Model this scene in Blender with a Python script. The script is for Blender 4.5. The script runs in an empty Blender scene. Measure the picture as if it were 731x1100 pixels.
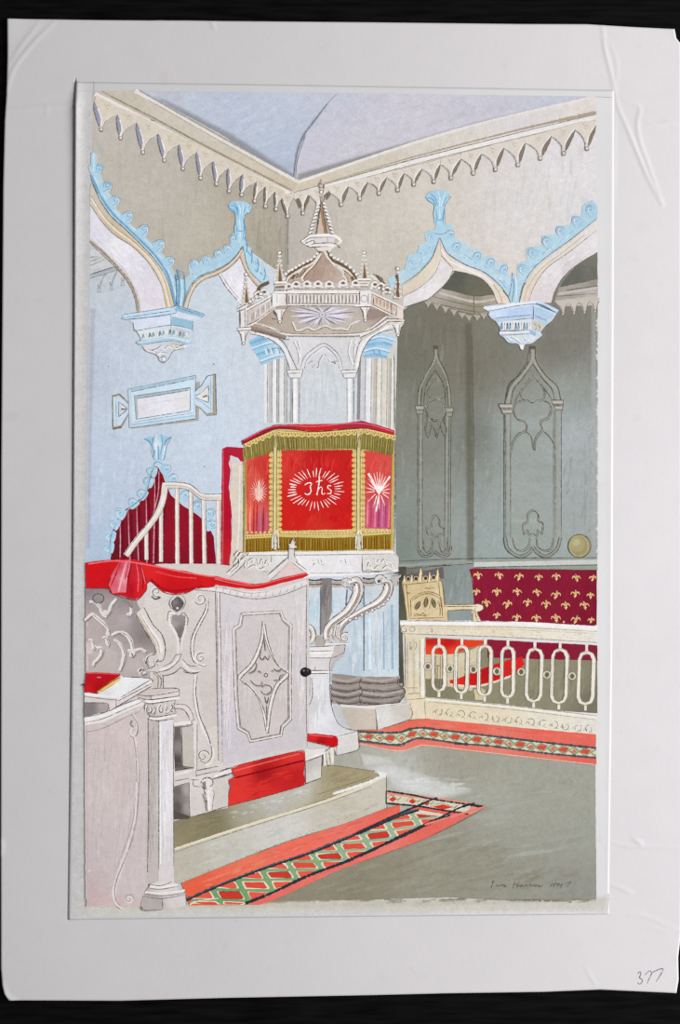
import bpy, math, random
import numpy as np
from mathutils import Vector
from mathutils.geometry import delaunay_2d_cdt

# A watercolour of a church interior, laid down on a mount board that lies on a dark table.
# Plan unit: half a millimetre on the mount; plan origin at the mount's upper left, x right, y down.
SC = bpy.context.scene
COL = SC.collection
S = 0.0005
BOARD_T = 0.0028           # mount board thickness
SHEET_T = 0.00026          # watercolour paper thickness
R = random.Random(7)

# ------------------------------------------------------------------ camera, sky, lamp, exposure
cam = bpy.data.objects.new('camera', bpy.data.cameras.new('camera'))
COL.objects.link(cam)
cam.data.sensor_fit = 'VERTICAL'
cam.data.sensor_height = 24.0
cam.data.lens = 24.0 * 0.9 / 0.55
cam.location = (0, 0, 0.9 + BOARD_T)
SC.camera = cam

world = bpy.data.worlds.new('room_light')
SC.world = world
world.use_nodes = True
bg = world.node_tree.nodes['Background']
bg.inputs['Color'].default_value = (0.98, 0.985, 1.0, 1)
bg.inputs['Strength'].default_value = 0.255

ld = bpy.data.lights.new('window_light', 'AREA')
ld.shape = 'RECTANGLE'
ld.size, ld.size_y = 0.7, 1.0
ld.energy = 30.5
ld.color = (1.0, 0.983, 0.985)
lamp = bpy.data.objects.new('window_light', ld)
COL.objects.link(lamp)
lamp.location = (1.2, 0.0, 0.90)
lamp.rotation_euler = (Vector((0, 0, 0)) - lamp.location).to_track_quat('-Z', 'Y').to_euler()

vs = SC.view_settings
SC.display_settings.display_device = 'sRGB'
vs.view_transform = 'Standard'
vs.look = 'None'
vs.exposure = 0.0
vs.gamma = 1.0
vs.use_curve_mapping = False
SC.cycles.max_bounces = 6

# ------------------------------------------------------------------ materials
def lin(c):
    return tuple(((v / 255) / 12.92 if v / 255 <= 0.04045 else ((v / 255 + 0.055) / 1.055) ** 2.4) for v in c[:3])

def node_mat(name):
    m = bpy.data.materials.new(name)
    m.use_nodes = True
    nt = m.node_tree
    b = nt.nodes['Principled BSDF']
    return m, nt, b

def add(nt, kind, **kw):
    n = nt.nodes.new(kind)
    for k, v in kw.items():
        setattr(n, k, v)
    return n

def noise(nt, scale, detail=2.0, rough=0.5):
    tc = add(nt, 'ShaderNodeTexCoord')
    n = add(nt, 'ShaderNodeTexNoise')
    n.inputs['Scale'].default_value = scale
    n.inputs['Detail'].default_value = detail
    n.inputs['Roughness'].default_value = rough
    nt.links.new(tc.outputs['Object'], n.inputs['Vector'])
    return n.outputs['Fac']

def math_node(nt, op, a, b):
    n = add(nt, 'ShaderNodeMath', operation=op)
    for i, v in enumerate((a, b)):
        if isinstance(v, (int, float)):
            n.inputs[i].default_value = v
        else:
            nt.links.new(v, n.inputs[i])
    return n.outputs[0]

def vary(nt, terms):
    """1 + sum(k * (noise - .5))"""
    acc = 1.0
    for scale, k, det in terms:
        t = math_node(nt, 'MULTIPLY', math_node(nt, 'SUBTRACT', noise(nt, scale, det), 0.5), k)
        acc = math_node(nt, 'ADD', acc, t)
    return acc

def tint(nt, colour_socket, fac):
    n = add(nt, 'ShaderNodeVectorMath', operation='SCALE')
    nt.links.new(colour_socket, n.inputs[0])
    nt.links.new(fac, n.inputs['Scale'])
    return n.outputs[0]

def grain_bump(nt, b, scale, strength, dist=0.0003):
    bp = add(nt, 'ShaderNodeBump')
    bp.inputs['Strength'].default_value = strength
    bp.inputs['Distance'].default_value = dist
    nt.links.new(noise(nt, scale, 3), bp.inputs['Height'])
    nt.links.new(bp.outputs[0], b.inputs['Normal'])

def paint_mat(name):
    m, nt, b = node_mat(name)
    at = add(nt, 'ShaderNodeAttribute', attribute_name='pigment')
    f = vary(nt, [(55, 0.13, 3), (260, 0.22, 2), (1100, 0.34, 2)])
    nt.links.new(tint(nt, at.outputs['Color'], f), b.inputs['Base Color'])
    b.inputs['Roughness'].default_value = 0.9
    b.inputs['Specular IOR Level'].default_value = 0.08
    grain_bump(nt, b, 1500, 0.12)
    return m

M_PAINT = paint_mat('watercolour')
PAINTS = (M_PAINT,)

def light_at(x, y):
    """light level the mount receives at plan x, y; divides a tone read off the photograph down to pigment"""
    u, v = x / 731.0, y / 1100.0
    return LK[0] + LK[1] * u + LK[2] * v + LK[3] * u * u
LK = (0.822, 0.181, 0.0, 0.205)

# ------------------------------------------------------------------ brush kit
VX, VY, VS = 0.0, 0.0, 1.0
def view(x0=0, y0=0, w=None):
    """trace in an enlarged detail: 731 units across w plan units from (x0, y0)"""
    global VX, VY, VS
    VX, VY, VS = x0, y0, (1.0 if w is None else w / 731.0)
def tp(p):
    return np.array([(VX + a[0] * VS, VY + a[1] * VS) for a in p], float)

class Layer:
    all = []
    def __init__(self, name, parent=None, label=None):
        self.name, self.parent, self.label = name, parent, label
        self.v, self.f, self.c, self.n = [], [], [], 0
        Layer.all.append(self)
    def push(self, pts, faces, cols, al, mat):
        """glazes and pencil take up the colour they are laid over, as wet paint does"""
        cols = np.asarray(cols, float)
        al = np.asarray(al, float)
        if mat == 2:
            h = len(al) // 2
            k = np.array([R.gauss(1, .3) for _ in range(h)])
            al = al * (np.concatenate([k, k]) if len(al) == 2 * h else 1)
        al = np.clip(al, 0, 1)
        if al.min() < 1:
            under = CANVAS[np.clip((pts[:, 1] * 2).astype(int), 0, 2199), np.clip((pts[:, 0] * 2).astype(int), 0, 1461)]
            cols = under * (1 - al[:, None]) + cols * al[:, None]
        for f in faces:
            for t in ((f,) if len(f) == 3 else ((f[0], f[1], f[2]), (f[0], f[2], f[3]))):
                q = pts[list(t)] * 2
                x0, y0 = np.maximum(q.min(0).astype(int), 0); x1, y1 = q.max(0).astype(int) + 1
                x1, y1 = min(x1, 1461), min(y1, 2199)
                if x1 < x0 or y1 < y0:
                    continue
                gx = np.arange(x0, x1 + 1)[None, :] + .5; gy = np.arange(y0, y1 + 1)[:, None] + .5
                (ax, ay), (bx, by), (cx, cy) = q
                d = (bx - ax) * (cy - ay) - (by - ay) * (cx - ax)
                if abs(d) < 1e-9:
                    continue
                u = ((gx - ax) * (cy - ay) - (gy - ay) * (cx - ax)) / d
                w = ((bx - ax) * (gy - ay) - (by - ay) * (gx - ax)) / d
                k = (u >= -.02) & (w >= -.02) & (u + w <= 1.02)
                CANVAS[y0:y1 + 1, x0:x1 + 1][k] = cols[list(t)].mean(0)
        z = stack(pts)
        self.v.append(np.column_stack([pts, np.full(len(pts), z)]))
        self.f += [tuple(i + self.n for i in f) for f in faces]
        self.c.append(pig(cols, pts))
        self.n += len(pts)
_l = np.clip(np.outer(light_at(np.arange(1462) / 2, 0), (0.658, 0.655, 0.658)), 0, 1)
_l = np.where(_l <= 0.0031308, _l * 12.92, 1.055 * _l ** (1 / 2.4) - 0.055) * 255
CANVAS = np.tile(_l[None], (2200, 1, 1))     # tone of what is painted so far (bare paper first), half a plan unit per cell
CUR = None
def layer(name, parent=None, label=None):
    global CUR
    CUR = Layer(name, parent, label)
    return CUR
def on(l):
    global CUR
    CUR = l
    return l

BB = np.zeros((20000, 5)); NB = 0
def stack(pts):
    """each stroke lies on the strokes already under it"""
    global NB
    x0, y0 = pts.min(0); x1, y1 = pts.max(0)
    b = BB[:NB]
    hit = (b[:, 0] < x1) & (b[:, 2] > x0) & (b[:, 1] < y1) & (b[:, 3] > y0)
    z = (b[hit, 4].max() if hit.any() else 0) + 1
    BB[NB] = (x0, y0, x1, y1, z); NB += 1
    return z

def spline(p, closed=False, step=2.0):
    p = np.asarray(p, float)
    n = len(p)
    if n < 3 and not closed:
        closed_p = np.vstack([p[0], p, p[-1]])
    elif closed:
        closed_p = np.vstack([p[-1], p, p[0], p[1]])
    else:
        closed_p = np.vstack([2 * p[0] - p[1], p, 2 * p[-1] - p[-2]])
    out = []
    for i in range(1, len(closed_p) - 2):
        a, b, c, d = closed_p[i - 1:i + 3]
        k = max(2, int(np.hypot(*(c - b)) / step))
        for t in np.linspace(0, 1, k, endpoint=False):
            out.append(0.5 * ((2 * b) + (c - a) * t + (2 * a - 5 * b + 4 * c - d) * t * t + (3 * b - a - 3 * c + d) * t ** 3))
    if not closed:
        out.append(closed_p[-2])
    return np.array(out)

def resample(p, step):
    p = np.asarray(p, float)
    out = []
    for a, b in zip(p[:-1], p[1:]):
        k = max(1, int(np.hypot(*(b - a)) / step))
        for t in np.linspace(0, 1, k, endpoint=False):
            out.append(a + (b - a) * t)
    out.append(p[-1])
    return np.array(out)

def inside(poly, q):
    x, y = q[:, 0], q[:, 1]
    r = np.zeros(len(q), bool)
    j = len(poly) - 1
    for i in range(len(poly)):
        xi, yi = poly[i]; xj, yj = poly[j]
        if yi != yj:
            r ^= ((yi > y) != (yj > y)) & (x < (xj - xi) * (y - yi) / (yj - yi) + xi)
        j = i
    return r

def edge_dist(poly, q):
    d = np.full(len(q), 1e9)
    for a, b in zip(poly, np.roll(poly, -1, 0)):
        ab = b - a
        L = (ab * ab).sum()
        if L < 1e-12:
            continue
        t = np.clip(((q - a) @ ab) / L, 0, 1)
        d = np.minimum(d, np.hypot(*(q - a - t[:, None] * ab).T))
    return d

def pig(cols, pts):
    """photograph tone (0-255) -> pigment"""
    c = np.asarray(cols, float) / 255
    l = np.where(c <= 0.04045, c / 12.92, ((c + 0.055) / 1.055) ** 2.4)
    l = l / light_at(pts[:, 0], pts[:, 1])[:, None]
    return np.column_stack([np.clip(l, 0, 0.97), np.ones(len(l))])

def fill(p, c, sm=False, grad=None, res=None, a=1.0, soft=0.0, mat=None, wob=0.22, out=None, shift=(0, 0, 0)):
    P = tp(p)
    P0 = P
    if sm:
        P = spline(P, True)
    else:
        P = resample(np.vstack([P, P[:1]]), 4.0)[:-1]
    if wob:
        P = P + np.array([[R.gauss(0, wob * .6), R.gauss(0, wob * .6)] for _ in P])
    q = None
    size = max(np.ptp(P[:, 0]), np.ptp(P[:, 1]))
    if grad or soft:
        h = res or (max(soft / 2.2, 1.4) if soft else max(size / 26, 2.0))
        gx, gy = np.meshgrid(np.arange(P[:, 0].min() + h / 2, P[:, 0].max(), h), np.arange(P[:, 1].min() + h / 2, P[:, 1].max(), h))
        q = np.column_stack([gx.ravel(), gy.ravel()])
        q = q + np.array([[R.uniform(-.2, .2) * h, R.uniform(-.2, .2) * h] for _ in q]).reshape(-1, 2)
        q = q[inside(P, q)]
        q = q[edge_dist(P, q) > h * 0.3]
    V = P if q is None or not len(q) else np.vstack([P, q])
    v, e, f, *_ = delaunay_2d_cdt([Vector(t) for t in V], [], [list(range(len(P)))], 1, 1e-4)
    if not f:
        return
    v = np.array([tuple(t) for t in v])
    al = np.full(len(v), a)
    if soft:
        t = np.clip(edge_dist(P, v) / soft, 0, 1)
        al = a * t * t * (3 - 2 * t)
    if grad:
        g = tp([(t[0], t[1]) for t in grad]); gc = np.array([t[2] for t in grad], float) + np.array(shift, float)
        w = 1.0 / (((v[:, None, :] - g[None]) ** 2).sum(2) + (size * 0.04) ** 2) ** 1.3
        cc = (w[:, :, None] * gc[None]).sum(1) / w.sum(1)[:, None]
    else:
        cc = np.tile(np.array(c, float), (len(v), 1))
    if mat is None:
        mat = 1 if (a < 1 or soft) else 0
    fs = []
    for t in f:
        t = list(t)
        ar = sum(v[t[i - 1]][0] * v[t[i]][1] - v[t[i]][0] * v[t[i - 1]][1] for i in range(len(t)))
        fs.append(t[::-1] if ar > 0 else t)          # face up once y is flipped
    CUR.push(v, fs, cc, al, mat)
    if out:
        o = P0 if not sm else P
        stroke_px(np.vstack([o, o[:1]]), out[0], out[1], smooth=False, a=0.8, mat=2)

def stroke_px(P, w, c, smooth=True, a=1.0, mat=0, tap=None, jit=0.18, c2=None):
    P = np.asarray(P, float)
    keep = [0] + [i for i in range(1, len(P)) if np.hypot(*(P[i] - P[i - 1])) > 1e-3]
    P = P[keep]
    if len(P) < 2:
        return
    P = spline(P, False, 1.3) if (smooth and len(P) > 2) else resample(P, 2.2)
    n = len(P)
    d = np.gradient(P, axis=0)
    d /= np.maximum(np.hypot(d[:, 0], d[:, 1]), 1e-6)[:, None]
    nr = np.column_stack([-d[:, 1], d[:, 0]])
    t = np.linspace(0, 1, n)
    hw = np.full(n, w / 2.0)
    if tap:
        hw = w / 2.0 * np.interp(t, np.linspace(0, 1, len(tap)), tap)
    hw = hw * (1 + np.array([R.gauss(0, jit) for _ in range(n)]).clip(-.5, .5))
    A, B = P + nr * hw[:, None], P - nr * hw[:, None]
    v = np.vstack([A, B])
    f = []
    for i in range(n - 1):
        f.append((i, i + 1, n + i + 1, n + i))
    cc = np.tile(np.array(c, float), (2 * n, 1))
    if c2 is not None:
        k = np.concatenate([t, t])[:, None]
        cc = cc * (1 - k) + np.array(c2, float) * k
    # every quad faces up once y is flipped
    q = f[0]
    ar = sum(v[q[i - 1]][0] * v[q[i]][1] - v[q[i]][0] * v[q[i - 1]][1] for i in range(4))
    if ar > 0:
        f = [g[::-1] for g in f]
    CUR.push(v, f, cc, np.full(2 * n, a), mat)

def line(p, w, c, sm=True, a=1.0, tap=None, mat=None, c2=None, jit=0.18):
    stroke_px(tp(p), w, c, sm, a, mat if mat is not None else (0 if a >= 1 else 1), tap, jit, c2)

INK = (78, 70, 66)
def pen(p, w=0.8, c=INK, sm=True, a=0.74, tap=None):
    stroke_px(tp(p), w, c, sm, a, 2, tap or (.7, 1, 1, .6))

def dot(x, y, r, c, a=1.0, out=None, ry=None, n=12):
    """r in plan units"""
    cx, cy = VX + x * VS, VY + y * VS
    ry = ry or r
    P = np.array([(cx + math.cos(t) * r, cy - math.sin(t) * ry) for t in np.linspace(0, 2 * math.pi, n, endpoint=False)])
    v = np.vstack([P, [[cx, cy]]])
    f = [(n, i, (i + 1) % n) for i in range(n)]
    CUR.push(v, f, np.tile(np.array(c, float), (n + 1, 1)), np.full(n + 1, a), 0)
    if out:
        stroke_px(np.vstack([P, P[:1]]), out[0], out[1], True, 0.8, 2)

def ring(x, y, rx, ry, w, c, a=1.0, mat=None, a0=0, a1=360):
    cx, cy = VX + x * VS, VY + y * VS
    P = [(cx + math.cos(t) * rx, cy - math.sin(t) * ry) for t in np.radians(np.linspace(a0, a1, max(8, int(abs(a1 - a0) / 18))))]
    stroke_px(P, w, c, True, a, mat if mat is not None else (0 if a >= 1 else 1))

def coil(x, y, r, start, turns, w, c, a=1.0, mat=None, inner=0.15):
    cx, cy = VX + x * VS, VY + y * VS
    n = max(10, int(abs(turns) * 16))
    P = []
    for i in range(n + 1):
        t = i / n
        ang = math.radians(start) + turns * 2 * math.pi * t
        rr = r * (1 - (1 - inner) * t)
        P.append((cx + math.cos(ang) * rr, cy - math.sin(ang) * rr))
    stroke_px(P, w, c, True, a, mat if mat is not None else (0 if a >= 1 else 1), (1, 1, .6))

def brush(p, n, ang, length, w, cols, a=0.35, mat=1, shift=(0, 0, 0)):
    """n separate dry strokes at an angle inside an outline"""
    P = tp(p)
    lo, hi = P.min(0), P.max(0)
    k = 0
    while n > 0 and k < 4000:
        k += 1
        c0 = np.array([R.uniform(lo[0], hi[0]), R.uniform(lo[1], hi[1])])
        th = math.radians(ang + R.gauss(0, 5))
        d = np.array([math.cos(th), -math.sin(th)]) * length * R.uniform(.4, 1) / 2
        nn = np.array([d[1], -d[0]]) * .05 * R.gauss(0, 1)
        q = np.array([c0 - d, c0 + nn, c0 + d])
        if inside(P, q).all():
            stroke_px(q, w * R.uniform(.5, 1.4), np.array(cols[R.randrange(len(cols))]) + shift, True, a * R.uniform(.5, 1.2), mat, (.2, 1, .9, .2))
            n -= 1

# ------------------------------------------------------------------ table, mount, paper
def plan(x, y, z):
    return ((x - 365.5) * S, (550.0 - y) * S, z)

def mesh_object(name, verts, faces, mats, parent=None, smooth=False):
    me = bpy.data.meshes.new(name)
    me.from_pydata([tuple(v) for v in verts], [], [tuple(int(i) for i in f) for f in faces])
    for m in mats:
        me.materials.append(m)
    if smooth:
        me.polygons.foreach_set('use_smooth', [True] * len(me.polygons))
    me.update()
    o = bpy.data.objects.new(name, me)
    COL.objects.link(o)
    o.parent = parent
    return o

# dark table
m, nt, b = node_mat('black_stained_wood')
tc = add(nt, 'ShaderNodeTexCoord')
mp = add(nt, 'ShaderNodeMapping')
mp.inputs['Scale'].default_value = (6, 60, 6)
nz = add(nt, 'ShaderNodeTexNoise')
nz.inputs['Scale'].default_value = 6
nz.inputs['Detail'].default_value = 6
nt.links.new(tc.outputs['Object'], mp.inputs['Vector'])
nt.links.new(mp.outputs[0], nz.inputs['Vector'])
rp = add(nt, 'ShaderNodeValToRGB')
rp.color_ramp.elements[0].position = .3
rp.color_ramp.elements[0].color = (0.0016, 0.0015, 0.0016, 1)
rp.color_ramp.elements[1].position = .75
rp.color_ramp.elements[1].color = (0.0075, 0.0070, 0.0074, 1)
nt.links.new(nz.outputs['Fac'], rp.inputs['Fac'])
nt.links.new(rp.outputs[0], b.inputs['Base Color'])
b.inputs['Roughness'].default_value = 0.62
b.inputs['Specular IOR Level'].default_value = 0.03
grain_bump(nt, b, 900, 0.15)
M_WOOD = m

def slab(w, d, h, bev):
    v, f = [], []
    prof = [(-bev, -h), (0, -h + bev), (0, -bev), (-bev * .3, -bev * .3), (-bev, 0)]
    for off, z in prof:
        for sx, sy in ((-1, -1), (1, -1), (1, 1), (-1, 1)):
            v.append((sx * (w / 2 + off), sy * (d / 2 + off), z))
    for k in range(len(prof) - 1):
        for i in range(4):
            f.append((k * 4 + i, k * 4 + (i + 1) % 4, k * 4 + 4 + (i + 1) % 4, k * 4 + 4 + i))
    f.append((3, 2, 1, 0))
    n = len(v)
    f.append((n - 4, n - 3, n - 2, n - 1))
    return v, f
table = mesh_object('tabletop', *slab(1.3, 1.0, 0.035, 0.004), [M_WOOD])
table['label'] = 'dark, nearly black tabletop showing around the pale mount board'
table['category'] = 'table'

# mount board and paper share one kind of off-white stock
def stock(name, col, spots):
    m, nt, b = node_mat(name)
    rgb = add(nt, 'ShaderNodeRGB')
    rgb.outputs[0].default_value = (*col, 1)
    f = vary(nt, [(9, 0.10, 3), (70, 0.05, 4), (900, 0.05, 2)])
    c = tint(nt, rgb.outputs[0], f)
    # foxing
    mr = add(nt, 'ShaderNodeMapRange')
    mr.inputs['From Min'].default_value = spots
    mr.inputs['From Max'].default_value = spots + 0.08
    nt.links.new(noise(nt, 90, 1), mr.inputs['Value'])
    mx = add(nt, 'ShaderNodeMix', data_type='RGBA', blend_type='MULTIPLY')
    mx.inputs['B'].default_value = (0.975, 0.962, 0.95, 1)
    nt.links.new(mr.outputs[0], mx.inputs['Factor'])
    nt.links.new(c, mx.inputs['A'])
    nt.links.new(mx.outputs['Result'], b.inputs['Base Color'])
    b.inputs['Roughness'].default_value = 0.8
    b.inputs['Specular IOR Level'].default_value = 0.15
    grain_bump(nt, b, 420, 0.10, 0.0004)
    return m
M_BOARD = stock('aged_mount_board', (0.655, 0.638, 0.652), 0.70)
M_SHEET = stock('watercolour_paper', (0.658, 0.655, 0.658), 0.68)
M_EDGE, nt, b = node_mat('card_core')
b.inputs['Base Color'].default_value = (0.42, 0.38, 0.33, 1)
b.inputs['Roughness'].default_value = 0.9

def interp(t, pts):
    return np.interp(t, [p[0] for p in pts], [p[1] for p in pts])

def card(name, left, right, top, bottom, step, z0, z1, bump, mats, parent=None, dense=()):
    """a thin card with uneven edges: z1 is its face, z0 its back"""
    y_lo, y_hi = top[0][1], bottom[0][1]
    nu = int((right[0][1] - left[0][1]) / step); nv = int((y_hi - y_lo) / step)
    us = np.unique(np.concatenate([np.linspace(0, 1, nu + 1), (np.asarray(dense, float) - left[0][1]) / (right[0][1] - left[0][1])])); nu = len(us) - 1
    u, v = np.meshgrid(us, np.linspace(0, 1, nv + 1))
    yn = y_lo + v * (y_hi - y_lo)
    xl, xr = interp(yn, left), interp(yn, right)
    X = xl + u * (xr - xl)
    yt, yb = interp(X, top), interp(X, bottom)
    Y = yt + v * (yb - yt)
    Z = z1 + bump(X, Y)
    V = np.column_stack([(X.ravel() - 365.5) * S, (550 - Y.ravel()) * S, Z.ravel()])
    idx = np.arange((nu + 1) * (nv + 1)).reshape(nv + 1, nu + 1)
    F = np.column_stack([idx[:-1, :-1].ravel(), idx[1:, :-1].ravel(), idx[1:, 1:].ravel(), idx[:-1, 1:].ravel()])
    rim = np.concatenate([idx[0, :], idx[1:, -1], idx[-1, -2::-1], idx[-2:0:-1, 0]])
    n0 = len(V)
    B = V.copy(); B[:, 2] -= z1 - z0
    k = len(rim)
    sides = [(rim[i], rim[(i + 1) % k], n0 + rim[(i + 1) % k], n0 + rim[i]) for i in range(k)]
    back = (F + n0)[:, ::-1]
    o = mesh_object(name, np.vstack([V, B]), list(map(tuple, F)) + sides + list(map(tuple, back)), mats, parent)
    mi = np.zeros(len(o.data.polygons), int); mi[len(F):] = 1
    o.data.polygons.foreach_set('material_index', mi)
    sm = np.zeros(len(o.data.polygons), bool); sm[:len(F)] = True
    o.data.polygons.foreach_set('use_smooth', sm)
    return o

CREASES = []        # (points, height, half width)
def crease(p, h, w):
    CREASES.append((spline(tp(p), False, 4), h * 1.6, w))
view(560, 0, 171)
crease([(375, 110), (385, 220), (412, 330), (432, 430)], .55, 1.5)
crease([(395, 180), (440, 280), (435, 420)], .22, 1.5)
crease([(432, 430), (450, 500), (485, 580), (530, 690), (590, 830), (650, 945)], .60, 1.5)
crease([(440, 440), (500, 470), (548, 495), (535, 560), (545, 640), (590, 770), (652, 940)], .50, 1.6)
crease([(548, 540), (620, 572), (680, 565), (740, 590)], .35, 2.6)
crease([(640, 470), (540, 460), (460, 440)], .2, 2.5)
crease([(430, 520), (427, 700), (425, 940)], .3, 2)
view(0, 0, 240)
crease([(22, 300), (45, 225), (100, 150), (180, 70)], .55, 1.6)
crease([(30, 215), (70, 150), (130, 72)], .4, 2.0)
crease([(20, 362), (130, 352), (245, 345)], .28, 2.0)
crease([(150, 385), (155, 360), (150, 340)], .2, 1.5)
crease([(690, 70), (705, 95)], .4, 1.5)
crease([(490, 60), (560, 75)], .3, 1.5)
view(480, 880, 251)
crease([(512, 70), (560, 84), (610, 86), (740, 90)], .40, 1.5)
crease([(585, 62), (615, 80)], .55, 2.0)
crease([(512, 205), (545, 215), (582, 232)], .38, 1.6)
crease([(512, 300), (600, 298), (740, 352)], .22, 2.4)
crease([(436, 465), (468, 522)], .25, 1.5)
crease([(625, 335), (680, 350), (740, 350)], .2, 2)
view(0, 880, 260)
crease([(5, 500), (20, 535), (60, 560)], .6, 3)
crease([(-2, 60), (6, 75), (2, 110)], .6, 2)
view()
crease([(600, 1040), (300, 1046), (60, 1052)], .08, 14)

def board_relief(X, Y):
    z = np.zeros_like(X)
    for p, h, w in CREASES:
        lo, hi = p.min(0) - 5 * w, p.max(0) + 5 * w
        k = (X > lo[0]) & (X < hi[0]) & (Y > lo[1]) & (Y < hi[1])
        if not k.any():
            continue
        q = np.column_stack([X[k], Y[k]])
        d = np.full(len(q), 1e9); tt = np.zeros(len(q))
        for i, (a, b2) in enumerate(zip(p[:-1], p[1:])):
            ab = b2 - a
            t = np.clip(((q - a) @ ab) / max((ab * ab).sum(), 1e-9), 0, 1)
            dd = np.hypot(*(q - a - t[:, None] * ab).T)
            m_ = dd < d
            d[m_] = dd[m_]; tt[m_] = (i + t[m_]) / (len(p) - 1)
        z[k] += h * np.exp(-(d / w) ** 2) * np.sin(np.pi * np.clip(tt * .92 + .04, 0, 1)) ** .5
    # dog-eared upper corners and the soft swell of old card
    z += 0.8 * np.exp(-((X - 8) / 14) ** 2 - ((Y - 20) / 22) ** 2)
    z += 0.8 * np.exp(-((X - 731) / 10) ** 2 - ((Y - 32) / 10) ** 2)
    # groove added to deepen the shadow along the paper's left edge, widest near top
    xc = interp(Y, SHEET_LEFT) - .75
    half = np.interp(Y, [84, 90, 108, 130, 300, 420, 700, 986, 990], [0, 1.2, 2.0, 1.5, 1.0, .75, .5, .4, 0])
    deep = np.interp(Y, [84, 88, 300, 450, 800, 986, 990], [0, 4.6, 4.6, 3.2, 1.2, .8, 0])
    z -= deep * np.clip((half - np.abs(X - xc)) / .3 + 1, 0, 1)
    return z * S

SHEET_LEFT = [(88, 82), (180, 81), (360, 79.8), (560, 78.6), (760, 76.5), (988, 73.5)]
board = card('mount_board',
    [(20, 8), (60, 8), (100, 7), (130, 5), (200, 3.3), (500, 1.2), (880, .8), (1040, 1), (1058, 2.5), (1068, 5), (1075, 10)],
    [(20, 725), (30, 727), (36, 732), (900, 733), (1010, 732), (1035, 729), (1060, 729.5), (1075, 727)],
    [(0, 20), (100, 21.5), (160, 22), (200, 22), (240, 22.6), (400, 24), (560, 25.8), (630, 26), (680, 29), (731, 31.5)],
    [(0, 1074.5), (130, 1075), (240, 1072), (400, 1069), (480, 1067), (583, 1065.5), (645, 1063), (731, 1067)],
    2.0, 0.0, BOARD_T, board_relief, [M_BOARD, M_EDGE], dense=np.arange(71, 84, .35))
board['label'] = 'creased off-white mount board lying on the dark tabletop'
board['category'] = 'mount board'

def sheet_relief(X, Y):
    lift = np.exp(-((X - 80) / 7.0) ** 2) * np.interp(Y, [80, 95, 115, 170, 330, 620, 990], [.2, 1.6, 4.2, 3.0, 1.6, .7, .25])
    lift = lift + .4 * np.exp(-((X - 657) / 3.0) ** 2) * np.interp(Y, [90, 140, 300, 800, 985], [0, .2, .5, .8, .8])
    return lift * S
sheet = card('watercolour_painting',
    SHEET_LEFT,
    [(88, 660), (300, 659.6), (700, 658), (988, 654.5)],
    [(70, 88), (300, 91), (660, 97)],
    [(70, 988), (360, 985), (660, 982)],
    2.5, BOARD_T + 0.00004, BOARD_T + SHEET_T, sheet_relief, [M_SHEET, M_EDGE])
sheet['label'] = 'watercolour of a church interior with red-hung pulpit, pasted on the pale mount board'
sheet['category'] = 'painting'

# ------------------------------------------------------------------ the painted church: walls, vault, cornice
WHITE = (232, 229, 227); CREAM = (226, 219, 207); TAN = (203, 192, 174); SKY = (176, 207, 226); SKYD = (130, 174, 202); SKYL = (206, 225, 238)
view()
layer('pencil_border')
pen([(101, 88), (101, 100)], .6, (140, 135, 132)); pen([(84, 98), (300, 100), (636, 104)], .6, (165, 160, 158), a=.6)
pen([(640, 104), (659, 105)], .6, (150, 145, 142), a=.6)

layer('aged_paper_margin')
fill([(77, 962), (656, 960), (653, 981), (76, 985)], (202, 199, 187), soft=6, a=.8)
fill([(83, 110), (100, 110), (95, 984), (77, 984)], (188, 188, 186), soft=5, a=.6)

upper_left = layer('plaster_wall')
fill([(99, 99), (225, 160), (332, 205), (332, 350), (180, 345), (99, 345)], TAN, grad=[
    (110, 150, (186, 178, 168)), (170, 200, (185, 177, 166)), (220, 250, (183, 174, 160)), (270, 250, (172, 162, 145)), (305, 240, (170, 160, 145)),
    (300, 290, (160, 150, 132)), (325, 280, (158, 150, 138)), (150, 280, (184, 175, 163))], shift=(5, 8, 9))
brush([(100, 130), (330, 230), (330, 340), (200, 300), (100, 200)], 120, 88, 42, 2.2, [(172, 163, 148), (196, 187, 175), (162, 152, 136), (190, 184, 176), (196, 176, 150)], .22, shift=(5, 8, 9))
brush([(255, 215), (330, 235), (330, 340), (290, 320)], 40, 88, 40, 2.4, [(146, 138, 120), (180, 170, 155), (150, 146, 128)], .3)

upper_right = layer('plaster_wall')
fill([(310, 210), (345, 203), (641, 125), (642, 345), (310, 350)], TAN, grad=[
    (315, 260, (180, 172, 160)), (350, 250, (190, 182, 168)), (400, 250, (200, 192, 177)), (470, 220, (208, 200, 186)), (560, 230, (216, 211, 206)),
    (620, 180, (222, 217, 215)), (630, 240, (216, 214, 212)), (520, 280, (214, 206, 196)), (440, 290, (198, 190, 174)), (380, 320, (188, 180, 168))], shift=(5, 7, 11))
brush([(315, 230), (635, 140), (635, 230), (540, 320), (320, 345)], 150, 88, 40, 2.4, [(184, 176, 160), (218, 210, 198), (206, 196, 176), (196, 190, 182), (212, 196, 172)], .22, shift=(5, 7, 11))
brush([(520, 190), (640, 150), (640, 240), (520, 300)], 40, 80, 40, 3, [(224, 222, 222), (206, 204, 206), (228, 220, 214)], .3)
view(250, 190, 100)
fill([(415, 300), (455, 300), (445, 500), (450, 700), (415, 700)], (150, 146, 142), soft=2.5, a=.75)
pen([(436, 330), (432, 460), (436, 690)], 1, (120, 116, 116), a=.7)

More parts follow.
